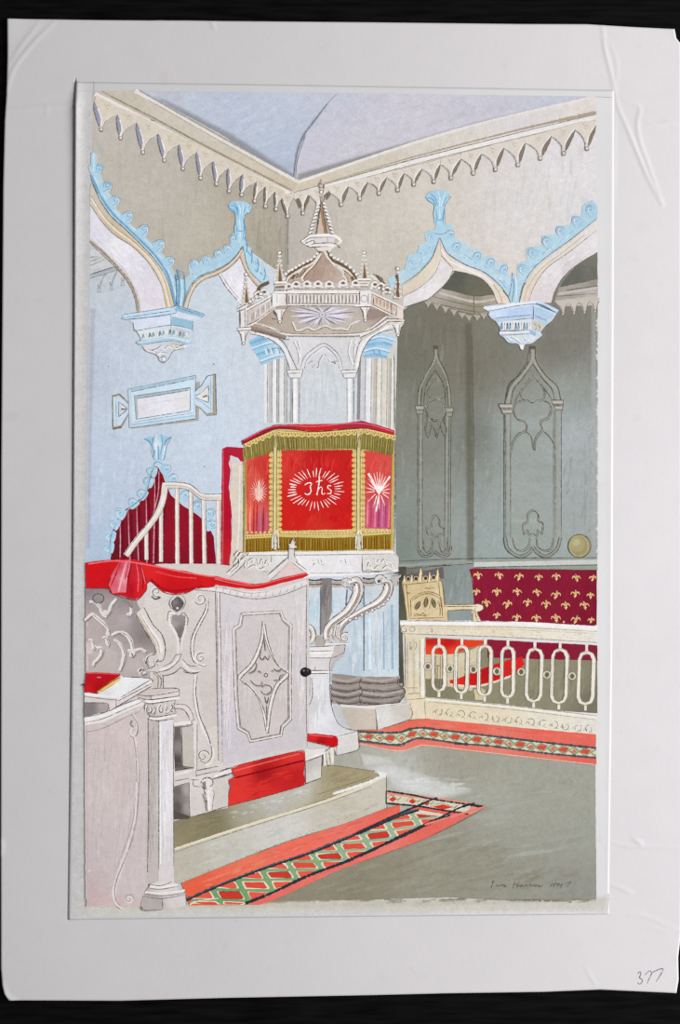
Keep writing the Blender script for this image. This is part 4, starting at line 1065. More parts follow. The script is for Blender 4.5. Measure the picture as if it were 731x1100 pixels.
chair = layer('carved_armchair')
WOOD = (216, 197, 156)
view(425, 600, 100)
b1 = layer('chair_back', chair)
fill([(52, 195), (70, 185), (345, 160), (370, 200), (388, 380), (392, 486), (92, 488), (76, 340)], WOOD, grad=[(120, 240, (212, 192, 150)), (240, 300, (206, 186, 144)), (360, 300, (222, 205, 166)), (120, 420, (220, 203, 162)), (350, 460, (218, 200, 162))])
for x, y0, w in ((72, 120, 22), (130, 110, 18), (200, 62, 26), (270, 95, 18), (334, 72, 24)):
    fill([(x - w, 190), (x - w * .5, y0 + 50), (x, y0), (x + w * .5, y0 + 50), (x + w, 180)], (222, 204, 164)); pen([(x - w, 186), (x - w * .5, y0 + 50), (x, y0), (x + w * .5, y0 + 50), (x + w, 180)], .9, (96, 76, 46)); line([(x - 2, y0 + 20), (x - 3, 180)], 1, (240, 226, 194), .9); line([(x + w * .35, y0 + 60), (x + w * .4, 180)], 1, (150, 120, 76), .8)
for x, y in ((102, 160), (162, 158), (238, 154), (300, 148)):
    dot(x, y, 1.7, (70, 58, 50)); ring(x, y, 2.3, 2.3, .7, (206, 186, 146))
for p in ([(58, 196), (92, 488)], [(84, 200), (112, 470)], [(372, 200), (392, 370)], [(345, 165), (368, 200), (386, 380)], [(92, 486), (392, 484)], [(112, 470), (380, 464)], [(120, 320), (180, 278), (250, 262), (320, 275), (365, 310)], [(132, 330), (190, 290), (250, 276), (310, 288), (350, 318)], [(120, 320), (124, 455)], [(362, 310), (370, 455)], [(60, 205), (350, 178)], [(94, 262), (100, 280), (112, 262), (118, 285)], [(230, 238), (244, 228), (258, 238), (285, 226), (305, 236)], [(80, 220), (92, 214), (86, 236)], [(150, 440), (170, 430), (190, 446), (215, 428), (238, 446), (268, 436)], [(140, 450), (200, 446), (240, 455)], [(340, 330), (352, 400), (350, 450)], [(340, 190), (360, 380)]):
    pen(p, .9, (120, 88, 48))
for x, y, r_ in ((175, 370, 30), (240, 345, 8), (300, 350, -20)):
    c_, s_ = math.cos(math.radians(r_)), math.sin(math.radians(r_))
    P = [(x + u * c_ + v * s_ * -1, y + u * s_ + v * c_) for u, v in ((0, -44), (13, -18), (14, 12), (0, 40), (-14, 10), (-12, -20))]
    P = [(x + u * c_ + v * -s_ * -1 * -1, y - u * s_ * -1 + v * c_) for u, v in ((0, -44), (13, -18), (14, 12), (0, 40), (-14, 10), (-12, -20))]
    fill(P, (104, 98, 74), sm=True); pen(P + P[:1], .9, (90, 66, 36)); line([P[0], P[3]], .9, (150, 138, 104), .8)
for p in ([(205, 345), (215, 390), (235, 410)], [(270, 340), (262, 380), (245, 410)], [(150, 345), (140, 380), (165, 410)], [(325, 330), (330, 370), (310, 400)]):
    line(p, 1.4, (230, 214, 176), .9); pen([(a + 5, b_ + 2) for a, b_ in p], .7, (150, 118, 70))
brush([(110, 210), (340, 190), (350, 260), (110, 300)], 26, 10, 8, 1, [(190, 166, 118), (232, 216, 180)], .5)
layer('chair_arm', chair)
fill([(388, 362), (600, 358), (650, 356), (688, 368), (692, 392), (670, 412), (640, 420), (655, 450), (672, 492), (610, 490), (600, 420), (604, 402), (410, 410), (412, 488), (390, 488)], (222, 206, 170), grad=[(450, 385, (224, 210, 174)), (660, 385, (236, 226, 198)), (630, 460, (226, 212, 180)), (400, 450, (214, 196, 156))])
for p in ([(386, 362), (600, 360), (652, 355), (688, 370), (690, 394), (668, 412), (640, 418)], [(392, 376), (600, 376), (640, 380)], [(410, 408), (600, 402), (606, 440), (612, 490)], [(412, 408), (412, 486)], [(640, 418), (655, 450), (674, 492)], [(625, 390), (630, 440), (645, 488)]): pen(p, 1, (112, 88, 56))
layer('chair_seat', chair)
view(430, 660, 120)
fill([(164, 262), (300, 262), (420, 250), (520, 205), (512, 320), (500, 410), (470, 500), (300, 470), (310, 420), (165, 420)], (206, 194, 164)); fill([(300, 262), (452, 254), (500, 230), (500, 300), (420, 340), (330, 340)], (214, 202, 172))
fill([(168, 162), (240, 158), (560, 172), (552, 190), (510, 205), (450, 218), (400, 240), (330, 262), (168, 262)], (226, 62, 34), grad=[(200, 180, (196, 30, 28)), (190, 230, (234, 74, 44)), (320, 190, (190, 24, 24)), (340, 240, (236, 70, 38)), (480, 185, (232, 64, 36))])
fill([(376, 420), (470, 380), (590, 335), (735, 290), (735, 395), (600, 440), (480, 465), (330, 455), (322, 430)], (206, 28, 30), grad=[(400, 440, (226, 40, 34)), (560, 390, (186, 20, 26)), (700, 340, (214, 34, 34)), (480, 430, (200, 26, 28))]); line([(330, 458), (480, 472), (600, 448), (735, 400)], 2, (226, 216, 192)); 
fill([(480, 490), (530, 480), (560, 500), (540, 560), (490, 560)], (206, 194, 160)); pen([(480, 490), (490, 560)], .8)
fill([(735, 295), (800, 275), (815, 330), (735, 395)], (214, 36, 34))

altar_rail = layer('altar_rail')
RAIL = (228, 219, 196)
layer('rail_plinth', altar_rail)
fill([(170, 545), (731, 600), (1290, 668), (1290, 812), (731, 735), (168, 680)], RAIL, grad=[(250, 620, (224, 212, 184)), (600, 650, (226, 216, 190)), (1000, 720, (228, 222, 206)), (1250, 760, (230, 226, 216))])
line([(165, 550), (731, 604), (1290, 672)], 3.2, (238, 234, 224), jit=.08); pen([(168, 545), (731, 598), (1290, 664)], .8, (120, 110, 86)); pen([(190, 572), (731, 622), (1290, 690)], .7, (150, 138, 110)); pen([(168, 686), (731, 738), (1290, 815)], .9, (130, 100, 80))
for i, x in enumerate(range(250, 1260, 76)):
    y = 636 + (x - 250) * .115
    coil(x, y, 4.4, 40 + 50 * (i % 3), .9 if i % 2 else -.9, .8, (126, 116, 92), .8, 2, .5); pen([(x - 36, y + 10), (x - 24, y - 6), (x - 12, y + 14)], .8, (146, 136, 108)); line([(x - 14, y + 12), (x - 4, y + 20)], 1, (240, 234, 216), .9); pen([(x + 10, y + 20), (x + 24, y + 26)], .8, (130, 118, 92))
layer('rail_post', altar_rail)
fill([(30, 130), (165, 120), (168, 545), (170, 680), (64, 690), (60, 590), (30, 560), (36, 240)], (224, 215, 192), grad=[(60, 250, (214, 204, 178)), (140, 300, (230, 224, 208)), (60, 520, (220, 208, 180)), (120, 640, (226, 216, 190))])
line([(148, 160), (150, 540)], 3, (236, 232, 222), .9); line([(90, 160), (92, 520)], 2.4, (206, 196, 170), .8)
for p in ([(34, 140), (38, 560)], [(128, 160), (130, 540)], [(160, 160), (165, 545)], [(48, 190), (50, 500)], [(40, 480), (120, 480)], [(46, 520), (130, 515)], [(30, 560), (165, 548)], [(60, 590), (66, 690)], [(160, 570), (168, 680)], [(66, 690), (170, 682)], [(60, 190), (72, 180), (64, 230), (80, 210), (74, 240)], [(95, 180), (110, 190), (100, 230)]): pen(p, .8, (130, 118, 92))
for p in ([(0, 498), (20, 480), (34, 490)], [(0, 540), (24, 520), (30, 510)]): line(p, 2.6, (226, 218, 200)); pen(p, .8, (90, 80, 66))
layer('capping_rail', altar_rail)
fill([(0, 45), (731, 52), (1290, 82), (1290, 185), (731, 150), (160, 128), (30, 130), (6, 110)], RAIL, grad=[(100, 110, (226, 216, 196)), (600, 110, (228, 218, 196)), (1100, 130, (232, 226, 212)), (1280, 140, (232, 228, 220))])
line([(0, 52), (731, 60), (1290, 90)], 4.6, (240, 239, 238), jit=.06); pen([(0, 76), (731, 84), (1290, 112)], .8, (160, 148, 122)); pen([(20, 126), (160, 130), (731, 150), (1290, 184)], .8, (130, 118, 92)); pen([(60, 92), (731, 100), (1290, 126)], .6, (190, 178, 150)); pen([(0, 42), (731, 48)], .7, (110, 104, 90))
brush([(150, 95), (1250, 118), (1250, 165), (150, 115)], 50, 0, 5, 1, [(196, 182, 150), (240, 234, 218)], .6); coil(30, 98, 4.4, 90, 1.2, .9, (110, 98, 76), .8, 2); pen([(205, 92), (212, 110), (206, 120)], 1, (120, 104, 76)); ring(80, 96, 3, 2.4, .7, (140, 128, 100), .8, 2)
for k in range(40):
    x = R.uniform(60, 1270); y = 100 + x * .03 + R.uniform(0, 24); pen([(x, y), (x + R.uniform(4, 12), y + R.uniform(-6, 6))], .7, (176, 160, 124))
# the pierced panel: long links joined by small rings
def link(cx, y0, y1, w, tilt):
    l = layer('rail_link', altar_rail)
    r = w / 2
    pts = [(cx - r, y0 + r), (cx - r * .7, y0 + r * .28), (cx, y0), (cx + r * .7, y0 + r * .28), (cx + r, y0 + r), (cx + r + tilt, y1 - r), (cx + r * .7 + tilt, y1 - r * .28), (cx + tilt, y1), (cx - r * .7 + tilt, y1 - r * .28), (cx - r + tilt, y1 - r), (cx - r, y0 + r)]
    P = np.array(pts)
    line(pts, 3.7, (234, 229, 216), sm=False, jit=.07)
    line([(cx, y0 - 50), (cx, y0)], 3, (232, 226, 212), jit=.07); line([(cx + tilt, y1), (cx + tilt, y1 + 42)], 2.8, (232, 226, 212), jit=.07)
    o = P + np.sign(P - P.mean(0)) * [12, 10]
    pen([tuple(q) for q in P * .0 + (P - P.mean(0)) * [1 + 13 / r / 1.0 * .95, 1.045] + P.mean(0)], .7, (150, 136, 108), sm=False)
    pen([tuple(q) for q in (P - P.mean(0)) * [1 - 13 / r * .95, .955] + P.mean(0)], .7, (110, 98, 72), sm=False)
    line([(cx - r + 3, y0 + r), (cx - r + 3 + tilt, y1 - r)], 1.1, (244, 241, 233), .9)
links = []
for cx, y0, y1, w, t in ((255, 205, 498, 78, 0), (405, 208, 512, 76, -4), (558, 205, 528, 78, -4), (706, 215, 540, 76, -2)):
    links.append((cx, y0, y1, w, t))
for cx, y0, y1 in ((232, 245, 620), (412, 250, 632), (602, 270, 640)):     # traced in the right-hand detail
    links.append((((540 + cx * 110 / 731) - 430) * 731 / 120, ((660 + y0 * 110 / 731) - 660) * 731 / 120, ((660 + y1 * 110 / 731) - 660) * 731 / 120, 94, -8))
for q in links: link(*q)
layer('rail_ring', altar_rail)
first = True
for x, y in ((182, 340), (328, 355), (480, 360), (634, 372)) + tuple((((540 + a * 110 / 731) - 430) * 731 / 120, b_ * 110 / 120) for a, b_ in ((134, 410), (318, 430), (498, 440))):
    if not first: layer('rail_ring', altar_rail)
    first = False
    dot(x, y, 4.2, (234, 229, 216), out=(.7, (130, 116, 88))); dot(x, y, 1.9, (104, 98, 78), ry=2.4); ring(x, y, 2.3, 2.8, .7, (110, 98, 72), .8, 2)
layer('rail_cross', altar_rail)
pen([(222, 335), (268, 335)], 1, (120, 104, 76)); pen([(247, 340), (247, 470)], .8, (150, 136, 106)); pen([(236, 270), (238, 470), (262, 470), (266, 270)], .7, (160, 146, 116)); 

def carpet_lozenges(pts, c, wid):
    pass
# red runner along the rail
view()
run = layer('patterned_runner')
view(380, 760, 150)
RED = (226, 108, 92)
fill([(20, 118), (135, 110), (300, 66), (390, 58), (731, 92), (1270, 140), (1272, 300), (731, 240), (560, 222), (390, 200), (330, 205), (230, 228), (20, 185)], RED, grad=[(300, 85, (230, 104, 86)), (600, 90, (230, 102, 86)), (1000, 130, (228, 100, 88)), (1200, 280, (226, 104, 92)), (500, 200, (226, 126, 110)), (150, 200, (222, 124, 108)), (230, 215, (230, 138, 122)), (731, 225, (226, 134, 116)), (1000, 262, (226, 130, 112))])
brush([(300, 70), (1260, 150), (1260, 170), (300, 95)], 30, -4, 20, 2, [(240, 128, 110), (214, 88, 76)], .4)
T_ = [(20, 125), (120, 130), (235, 130), (300, 112), (360, 106), (450, 116), (731, 150), (1000, 182), (1270, 212)]
B_ = [(28, 172), (130, 184), (235, 194), (310, 168), (350, 160), (450, 172), (560, 188), (731, 202), (1000, 238), (1270, 262)]
fill(T_ + B_[::-1], (214, 210, 186))
tp_, bp_ = spline(T_, False, 8), spline(B_, False, 8)
n = 11
for i in range(n):
    u0, u1 = i / n, (i + 1) / n
    def at(u, v):
        x = 24 + u * 1246; return (x, np.interp(x, [p[0] for p in T_], [p[1] for p in T_]) * (1 - v) + np.interp(x, [p[0] for p in B_], [p[1] for p in B_]) * v)
    um = (u0 + u1) / 2
    line([at(u0, .15), at(um, .9)], 1.7, (142, 164, 128), .9); line([at(um, .15), at(u1, .85)], 1.7, (150, 168, 130), .9); line([at(u0, .85), at(um, .12)], 1.5, (152, 172, 138), .9); line([at(um, .88), at(u1, .15)], 1.5, (146, 164, 126), .9)
    fill([at(um - .024, .62), at(um - .006, .26), at(um + .022, .3), at(um + .008, .74)], (214, 78, 62)); pen([at(um - .026, .6), at(um - .006, .2), at(um + .026, .28)], .7, (120, 100, 70))
    fill([at(u0 - .01, .55), at(u0, .36), at(u0 + .012, .5), at(u0 + .002, .72)], (226, 104, 84)); pen([at(u0 - .018, .55), at(u0, .88), at(u0 + .02, .5)], .7, (120, 110, 80))
line(T_, 2.2, (66, 74, 80), a=.92, jit=.3); line(B_, 1.9, (70, 78, 86), a=.92, jit=.35); line([(530, 186), (600, 192)], 2.6, (60, 70, 80)); line([(28, 178), (235, 200), (270, 190)], 1.2, (84, 92, 96), .8)
pen([(20, 118), (135, 110), (300, 66), (390, 58)], .7, (150, 90, 74)); line([(30, 188), (230, 226), (330, 204), (390, 198), (731, 238), (1270, 298)], .9, (238, 190, 170), .7)

# ------------------------------------------------------------------ pulpit: piers behind, sounding board, hung drum, pedestal
view()
layer('crimson_door_curtain')
fill([(239, 482), (244, 480), (262, 481), (262, 500), (256, 492), (248, 489), (246, 498), (248, 505), (246, 524), (248, 534), (249, 550), (249, 588), (247, 602), (246, 618), (238, 622), (238, 540)], (178, 22, 42), grad=[(241, 500, (186, 24, 48)), (243, 560, (178, 16, 42)), (247, 600, (190, 30, 44)), (255, 485, (180, 30, 58))])
line([(240, 483), (240, 560), (239, 615)], 1, (208, 90, 106), .6)
fill([(247, 490), (252, 495), (263, 496), (264, 600), (246, 618), (248, 600), (250, 560), (247, 530), (249, 505)], (216, 206, 192)); line([(258, 500), (257, 560), (254, 610)], 1.6, (232, 225, 214), .8); pen([(263, 500), (262, 590)], .9, (130, 116, 96))

piers = layer('clustered_pier')
view(240, 340, 200)
fill([(100, 90), (110, 100), (170, 70), (245, 60), (245, 415), (160, 415), (160, 185), (130, 150)], (204, 208, 212), grad=[(170, 300, (214, 216, 220)), (220, 250, (206, 208, 210)), (200, 400, (200, 204, 208))])
for x, c, w in ((168, (226, 226, 228), 3.4), (186, (196, 196, 196), 3), (204, (234, 234, 236), 3.6), (216, (180, 180, 178), 2), (232, (226, 226, 226), 4.6), (248, (186, 188, 188), 2.4)):
    line([(x, 165), (x - 2, 290), (x - 1, 418)], w, c, jit=.06); pen([(x + w * 1.7, 165), (x + w * 1.7 - 1, 415)], .7, (120, 116, 112))
fill([(262, 190), (275, 200), (275, 415), (262, 415)], (172, 172, 170)); 
pier_r = layer('clustered_pier')
fill([(545, 100), (680, 60), (676, 455), (520, 420), (525, 200)], (212, 212, 208), grad=[(560, 300, (220, 220, 224)), (620, 300, (214, 210, 198)), (660, 300, (204, 202, 196)), (540, 400, (196, 198, 202)), (600, 200, (210, 208, 200))])
for x, c, w in ((530, (140, 142, 146), 3.4), (548, (206, 208, 214), 4), (570, (232, 232, 236), 5), (594, (196, 190, 176), 3), (612, (226, 222, 214), 4), (634, (218, 212, 198), 4), (652, (190, 184, 170), 2.4), (664, (226, 224, 220), 3)):
    line([(x + 4, 165), (x + 1, 290), (x, 405 + (x - 530) * .3)], w, c, jit=.06); pen([(x + w * 1.8 + 4, 165), (x + w * 1.8, 400 + (x - 530) * .3)], .7, (130, 124, 114))
pen([(671, 150), (674, 440)], 1, (90, 88, 80))
cap = layer('pier_capital', piers)
fill([(100, 98), (140, 75), (180, 75), (225, 90), (245, 155), (215, 165), (150, 192), (140, 165), (118, 135)], (164, 202, 226), grad=[(150, 100, (150, 196, 226)), (200, 130, (190, 218, 236)), (160, 170, (160, 200, 224))])
for i, p in enumerate(([(105, 105), (180, 80), (222, 92)], [(112, 125), (190, 100), (232, 108)], [(130, 150), (200, 126), (240, 130)], [(145, 175), (210, 152), (244, 150)])):
    line(p, 1.4, ((110, 166, 204), (214, 232, 244))[i % 2], .9); pen([(a, b_ + 7) for a, b_ in p], .6, (110, 130, 146))
for x in (165, 185, 208): line([(x, 125), (x + 8, 150)], 2.2, (216, 226, 232)); pen([(x + 8, 122), (x + 16, 148)], .7, (100, 116, 126))
layer('pier_capital', pier_r)
fill([(548, 160), (552, 125), (575, 80), (610, 64), (680, 82), (672, 95), (660, 120), (640, 165)], (164, 204, 228), grad=[(580, 110, (160, 202, 230)), (640, 90, (178, 212, 232)), (600, 150, (170, 206, 228))])
for i, p in enumerate(([(572, 90), (620, 78), (676, 92)], [(560, 112), (620, 102), (664, 112)], [(552, 135), (600, 124), (655, 136)], [(550, 155), (600, 148), (645, 160)])):
    line(p, 1.4, ((214, 232, 244), (118, 172, 208))[i % 2], .9); pen([(a, b_ + 7) for a, b_ in p], .6, (110, 132, 150))
for x in (590, 612): line([(x, 130), (x + 4, 150)], 1.6, (120, 168, 200)); 

pulpit = layer('pulpit')
# back board with its pointed arch
back = layer('back_panel', pulpit)
fill([(262, 70), (545, 60), (545, 120), (528, 200), (524, 415), (275, 418), (268, 215), (250, 140)], (212, 214, 214), grad=[(390, 200, (208, 212, 214)), (390, 380, (204, 210, 216)), (330, 120, (218, 218, 222)), (480, 120, (212, 212, 214)), (300, 100, (222, 220, 222)), (440, 300, (208, 216, 220))])
brush([(310, 170), (470, 170), (475, 405), (305, 405)], 50, 88, 34, 1.8, [(224, 226, 228), (192, 200, 204), (204, 212, 220)], .45)
fill([(300, 200), (330, 145), (395, 108), (400, 125), (345, 160), (316, 205)], (226, 224, 228)); fill([(470, 205), (455, 150), (396, 108), (392, 125), (440, 160), (456, 205)], (222, 220, 224))
for p in ([(305, 200), (318, 160), (350, 130), (396, 106), (440, 135), (460, 165), (470, 205)], [(318, 205), (330, 168), (360, 140), (396, 118), (430, 142), (450, 170), (456, 205)]):
    pen(p, .9, (120, 116, 116))
for p in ([(335, 185), (350, 175), (360, 190), (350, 200), (372, 200), (376, 178), (390, 150)], [(456, 180), (440, 175), (428, 188), (440, 178), (420, 180), (412, 160), (398, 148)]):
    pen(p, .9, (150, 146, 146)); line([(a + 4, b_ + 5) for a, b_ in p], .9, (232, 232, 234), .9)
for q in ([(290, 95), (300, 140), (292, 190)], [(500, 90), (490, 140), (505, 190)], [(275, 100), (290, 130), (300, 190)], [(520, 90), (512, 140), (515, 190)], [(510, 100), (530, 120)]):
    pen(q, .8, (150, 142, 140)); line([(a + 5, b_) for a, b_ in q], 1.6, (236, 234, 234), .9)
for x0 in (286, 500):
    layer('column', pulpit)
    fill([(x0 - 14, 235), (x0 + 14, 235), (x0 + 13, 418), (x0 - 13, 418)], (228, 228, 230)); line([(x0 + 9, 238), (x0 + 9, 415)], 1.4, (188, 190, 190), .9); line([(x0 - 4, 240), (x0 - 4, 412)], 2.2, (240, 240, 242), .9)
    pen([(x0 - 14, 238), (x0 - 13, 416)], .8, (110, 106, 104)); pen([(x0 + 14, 238), (x0 + 13, 416)], .9, (100, 98, 96))
    fill([(x0 - 38, 212), (x0 + 28, 208), (x0 + 22, 222), (x0 + 20, 240), (x0 - 24, 242), (x0 - 30, 224)], (230, 228, 228)); pen([(x0 - 38, 212), (x0 + 28, 208)], .8); pen([(x0 - 30, 224), (x0 + 22, 221)], .8); pen([(x0 - 24, 242), (x0 + 20, 241)], .8); pen([(x0 - 38, 212), (x0 - 24, 242)], .7); pen([(x0 + 28, 208), (x0 + 20, 240)], .7)
layer('arched_brace', pulpit)
fill([(105, 55), (160, 68), (215, 88), (250, 130), (280, 205), (262, 212), (258, 190), (238, 140), (205, 105), (150, 78), (110, 70)], (226, 222, 222)); pen([(105, 68), (160, 80), (208, 106), (238, 142), (256, 190), (262, 212)], .9); pen([(120, 55), (200, 78), (240, 105), (268, 160), (290, 208)], .8); line([(130, 66), (205, 92), (245, 135), (268, 200)], 1.6, (240, 238, 238))
layer('arched_brace', pulpit)
fill([(690, 10), (700, 30), (640, 50), (580, 85), (545, 140), (528, 210), (512, 205), (520, 150), (535, 100), (580, 60), (650, 25)], (228, 226, 224)); pen([(672, 50), (620, 62), (578, 88), (546, 142), (530, 208)], .9); pen([(640, 30), (580, 62), (538, 100), (522, 150), (514, 205)], .8); line([(650, 40), (590, 70), (545, 118), (524, 200)], 1.8, (242, 240, 240))

# sounding board
view(250, 280, 100)
board_ = layer('sounding_board', pulpit)
fill([(60, 340), (130, 520), (440, 590), (730, 585), (1000, 580), (1230, 430), (1300, 380), (1100, 330), (300, 340)], (190, 178, 166), grad=[(220, 440, (170, 154, 138)), (350, 520, (186, 172, 158)), (560, 420, (200, 192, 186)), (730, 540, (196, 186, 174)), (900, 440, (196, 188, 184)), (1150, 440, (170, 152, 142)), (1000, 540, (190, 180, 168)), (480, 400, (176, 162, 150))])
brush([(230, 430), (430, 380), (500, 540), (300, 510)], 20, -20, 8, 1, [(150, 132, 116), (204, 192, 178)], .5)
fill([(1080, 380), (1150, 385), (1230, 425), (1150, 450), (1050, 475)], (150, 130, 120), a=.7)
# rays of the glory under the board
layer('sunburst', pulpit)
for i in range(34):
    th = 2 * math.pi * i / 34 + R.uniform(-.05, .05)
    r1 = R.uniform(.75, 1.0)
    cx, cy = 705, 425
    ex, ey = cx + math.cos(th) * 270 * r1, cy - math.sin(th) * 105 * r1
    if ey < 365: ey = 365
    line([(cx + math.cos(th) * 34, cy - math.sin(th) * 22), (ex, ey)], 2, ((226, 224, 234), (164, 158, 170), (206, 202, 214))[i % 3], .95, tap=(.5, 1.1, .2))
    if i % 3 == 1: pen([(cx + math.cos(th) * 40, cy - math.sin(th) * 26), (ex, ey)], .7, (104, 96, 104))
dot(705, 425, 2.8, (216, 214, 224)); dot(705, 425, 1.2, (160, 152, 162))
line([(470, 480), (485, 510), (500, 545), (540, 545), (590, 525), (640, 545), (680, 530), (730, 510), (780, 535), (850, 530), (905, 540), (930, 500), (1000, 470)], 1.8, (226, 220, 212)); pen([(465, 485), (482, 525), (498, 556), (545, 556), (592, 536), (640, 556), (730, 522), (790, 545), (905, 550), (935, 508)], .7, (120, 106, 96))
layer('board_rim', pulpit)
# lower edge
line([(130, 508), (170, 488), (300, 530), (440, 580), (730, 583), (980, 578), (1080, 530), (1210, 440)], 2, (232, 226, 220)); line([(150, 535), (300, 575), (420, 608)], 4.6, (150, 134, 122), .9); line([(440, 590), (730, 592), (990, 590)], 1.2, (186, 176, 166))
pen([(130, 540), (260, 570), (420, 618), (450, 618)], .9); pen([(440, 596), (730, 598), (990, 594), (1100, 540), (1220, 450)], .9, (112, 100, 92)); pen([(165, 480), (440, 570), (980, 568), (1100, 512), (1200, 432)], .8, (120, 104, 92)); line([(1000, 590), (1110, 545), (1240, 455)], 2.4, (230, 226, 222)); line([(1010, 615), (1120, 560), (1240, 480)], 2.2, (206, 198, 190)); pen([(1005, 605), (1115, 552), (1240, 470)], .8)
# front and flanks of the rim
fill([(300, 270), (345, 232), (520, 236), (730, 236), (1000, 236), (1080, 236), (1100, 262), (1085, 345), (970, 352), (730, 352), (440, 352), (330, 362), (300, 345)], (226, 221, 217), grad=[(370, 300, (232, 228, 226)), (600, 300, (218, 210, 204)), (850, 300, (222, 214, 206)), (1040, 300, (234, 231, 230))])
fill([(105, 400), (300, 290), (335, 262), (340, 360), (300, 385), (190, 470), (115, 510)], (212, 204, 198), grad=[(150, 460, (200, 190, 182)), (250, 360, (216, 208, 204)), (320, 300, (226, 222, 218))])
fill([(1095, 262), (1270, 340), (1340, 375), (1340, 455), (1290, 440), (1085, 345)], (222, 208, 196), grad=[(1130, 310, (214, 196, 180)), (1240, 370, (218, 200, 184)), (1320, 420, (224, 212, 200))])
for i, x in enumerate(range(440, 1000, 14)):
    line([(x, 272), (x, 334)], 1, ((176, 164, 156), (236, 232, 228), (160, 148, 140), (228, 222, 216))[i % 4], .9)
for x in range(446, 1000, 28): pen([(x, 270), (x, 334)], .7, (96, 86, 80))
for i in range(9):
    x = 140 + i * 20; y = 455 - i * 14
    line([(x, y - 30), (x, y + 26)], 1, ((226, 220, 216), (178, 166, 158))[i % 2], .9); pen([(x + 8, y - 36), (x + 8, y + 22)], .6, (120, 108, 102))
for i in range(11):
    x = 1120 + i * 14; y = 310 + i * 6.6
    line([(x, y - 26), (x, y + 22)], 1, ((232, 220, 208), (186, 162, 144))[i % 2], .9); pen([(x + 5, y - 24), (x + 5, y + 20)], .6, (140, 116, 100))
for p, w in (([(330, 250), (700, 250), (1090, 250)], 2.2), ([(320, 358), (520, 350), (1090, 350)], 1.8), ([(100, 392), (300, 280), (340, 246)], 2), ([(115, 520), (190, 478), (340, 362)], 1.8), ([(1090, 250), (1290, 345), (1345, 378)], 1.8), ([(1090, 350), (1290, 445), (1345, 460)], 1.6)):
    line(p, w, (236, 232, 229), jit=.08)
for p in ([(330, 262), (700, 263), (1080, 262)], [(430, 338), (700, 339), (1000, 339)], [(330, 368), (440, 356), (970, 357)], [(105, 402), (300, 290), (334, 262)], [(108, 512), (200, 466), (330, 368)], [(1098, 264), (1270, 346), (1340, 382)], [(1085, 340), (1290, 438)], [(330, 236), (700, 238), (1090, 238)], [(430, 262), (430, 350)], [(306, 280), (302, 360)], [(1000, 258), (1000, 350)], [(1110, 290), (1105, 345)], [(108, 405), (112, 510)], [(1290, 360), (1285, 440)], [(1250, 330), (1250, 430)], [(420, 380), (455, 350)]):
    pen(p, .9, (96, 84, 78))
fill([(310, 262), (420, 262), (420, 345), (310, 352)], (232, 229, 228), grad=[(340, 300, (238, 235, 235)), (400, 320, (222, 217, 214))]); pen([(310, 264), (310, 352)], .9); pen([(350, 268), (350, 330)], .7, (160, 150, 146)); pen([(420, 262), (420, 348)], .9)
fill([(1000, 236), (1085, 236), (1085, 345), (1000, 350)], (234, 231, 230)); ring(1035, 300, 3.4, 3.6, .7, (170, 160, 156)); pen([(1000, 238), (1000, 350)], .9); pen([(1068, 258), (1066, 345)], .8)
fill([(58, 380), (110, 360), (112, 520), (60, 530)], (226, 222, 219)); pen([(60, 395), (62, 530)], 1); pen([(96, 370), (100, 525)], .8); fill([(40, 360), (120, 330), (140, 345), (40, 390)], (230, 226, 222)); pen([(45, 378), (95, 348), (140, 340)], 1.2); pen([(40, 400), (110, 376)], .8)
fill([(1290, 360), (1345, 378), (1345, 470), (1290, 450)], (226, 216, 206)); pen([(1345, 380), (1343, 468)], .9)
# pendants below the rim
def drop(x, y, w, h):
    fill([(x - w, y), (x + w, y), (x + w * .5, y + h * .35), (x + w * .3, y + h * .8), (x, y + h), (x - w * .3, y + h * .8), (x - w * .5, y + h * .35)], (228, 223, 219))
    line([(x - w * .1, y + 5), (x - w * .1, y + h * .8)], 1.4, (242, 239, 237)); line([(x + w * .3, y + 6), (x + w * .2, y + h * .75)], 1, (180, 168, 160))
    pen([(x - w, y), (x - w * .5, y + h * .35), (x - w * .32, y + h * .8)], .9); pen([(x + w, y), (x + w * .5, y + h * .35), (x + w * .3, y + h * .8)], .9); dot(x, y + h * .95, 1.6, (232, 228, 224), out=(.7, (100, 90, 84)))
layer('pendant', pulpit); drop(372, 385, 50, 105); pen([(310, 455), (345, 462)], 1); pen([(322, 400), (350, 440)], .9)
layer('pendant', pulpit); drop(1045, 368, 40, 108); line([(960, 356), (1090, 350)], 2.2, (236, 232, 230)); pen([(955, 366), (1090, 360)], .8)
layer('pendant', pulpit); drop(88, 552, 40, 105); line([(40, 540), (145, 532)], 3, (232, 228, 224)); pen([(40, 530), (148, 520)], .9); pen([(40, 552), (140, 545)], .9)
layer('pendant', pulpit); drop(1300, 500, 46, 90); line([(1215, 468), (1350, 470)], 2.6, (230, 222, 214)); pen([(1212, 458), (1350, 462)], .8); pen([(1215, 480), (1350, 478)], .9); line([(1230, 500), (1345, 486)], 2, (226, 218, 212))
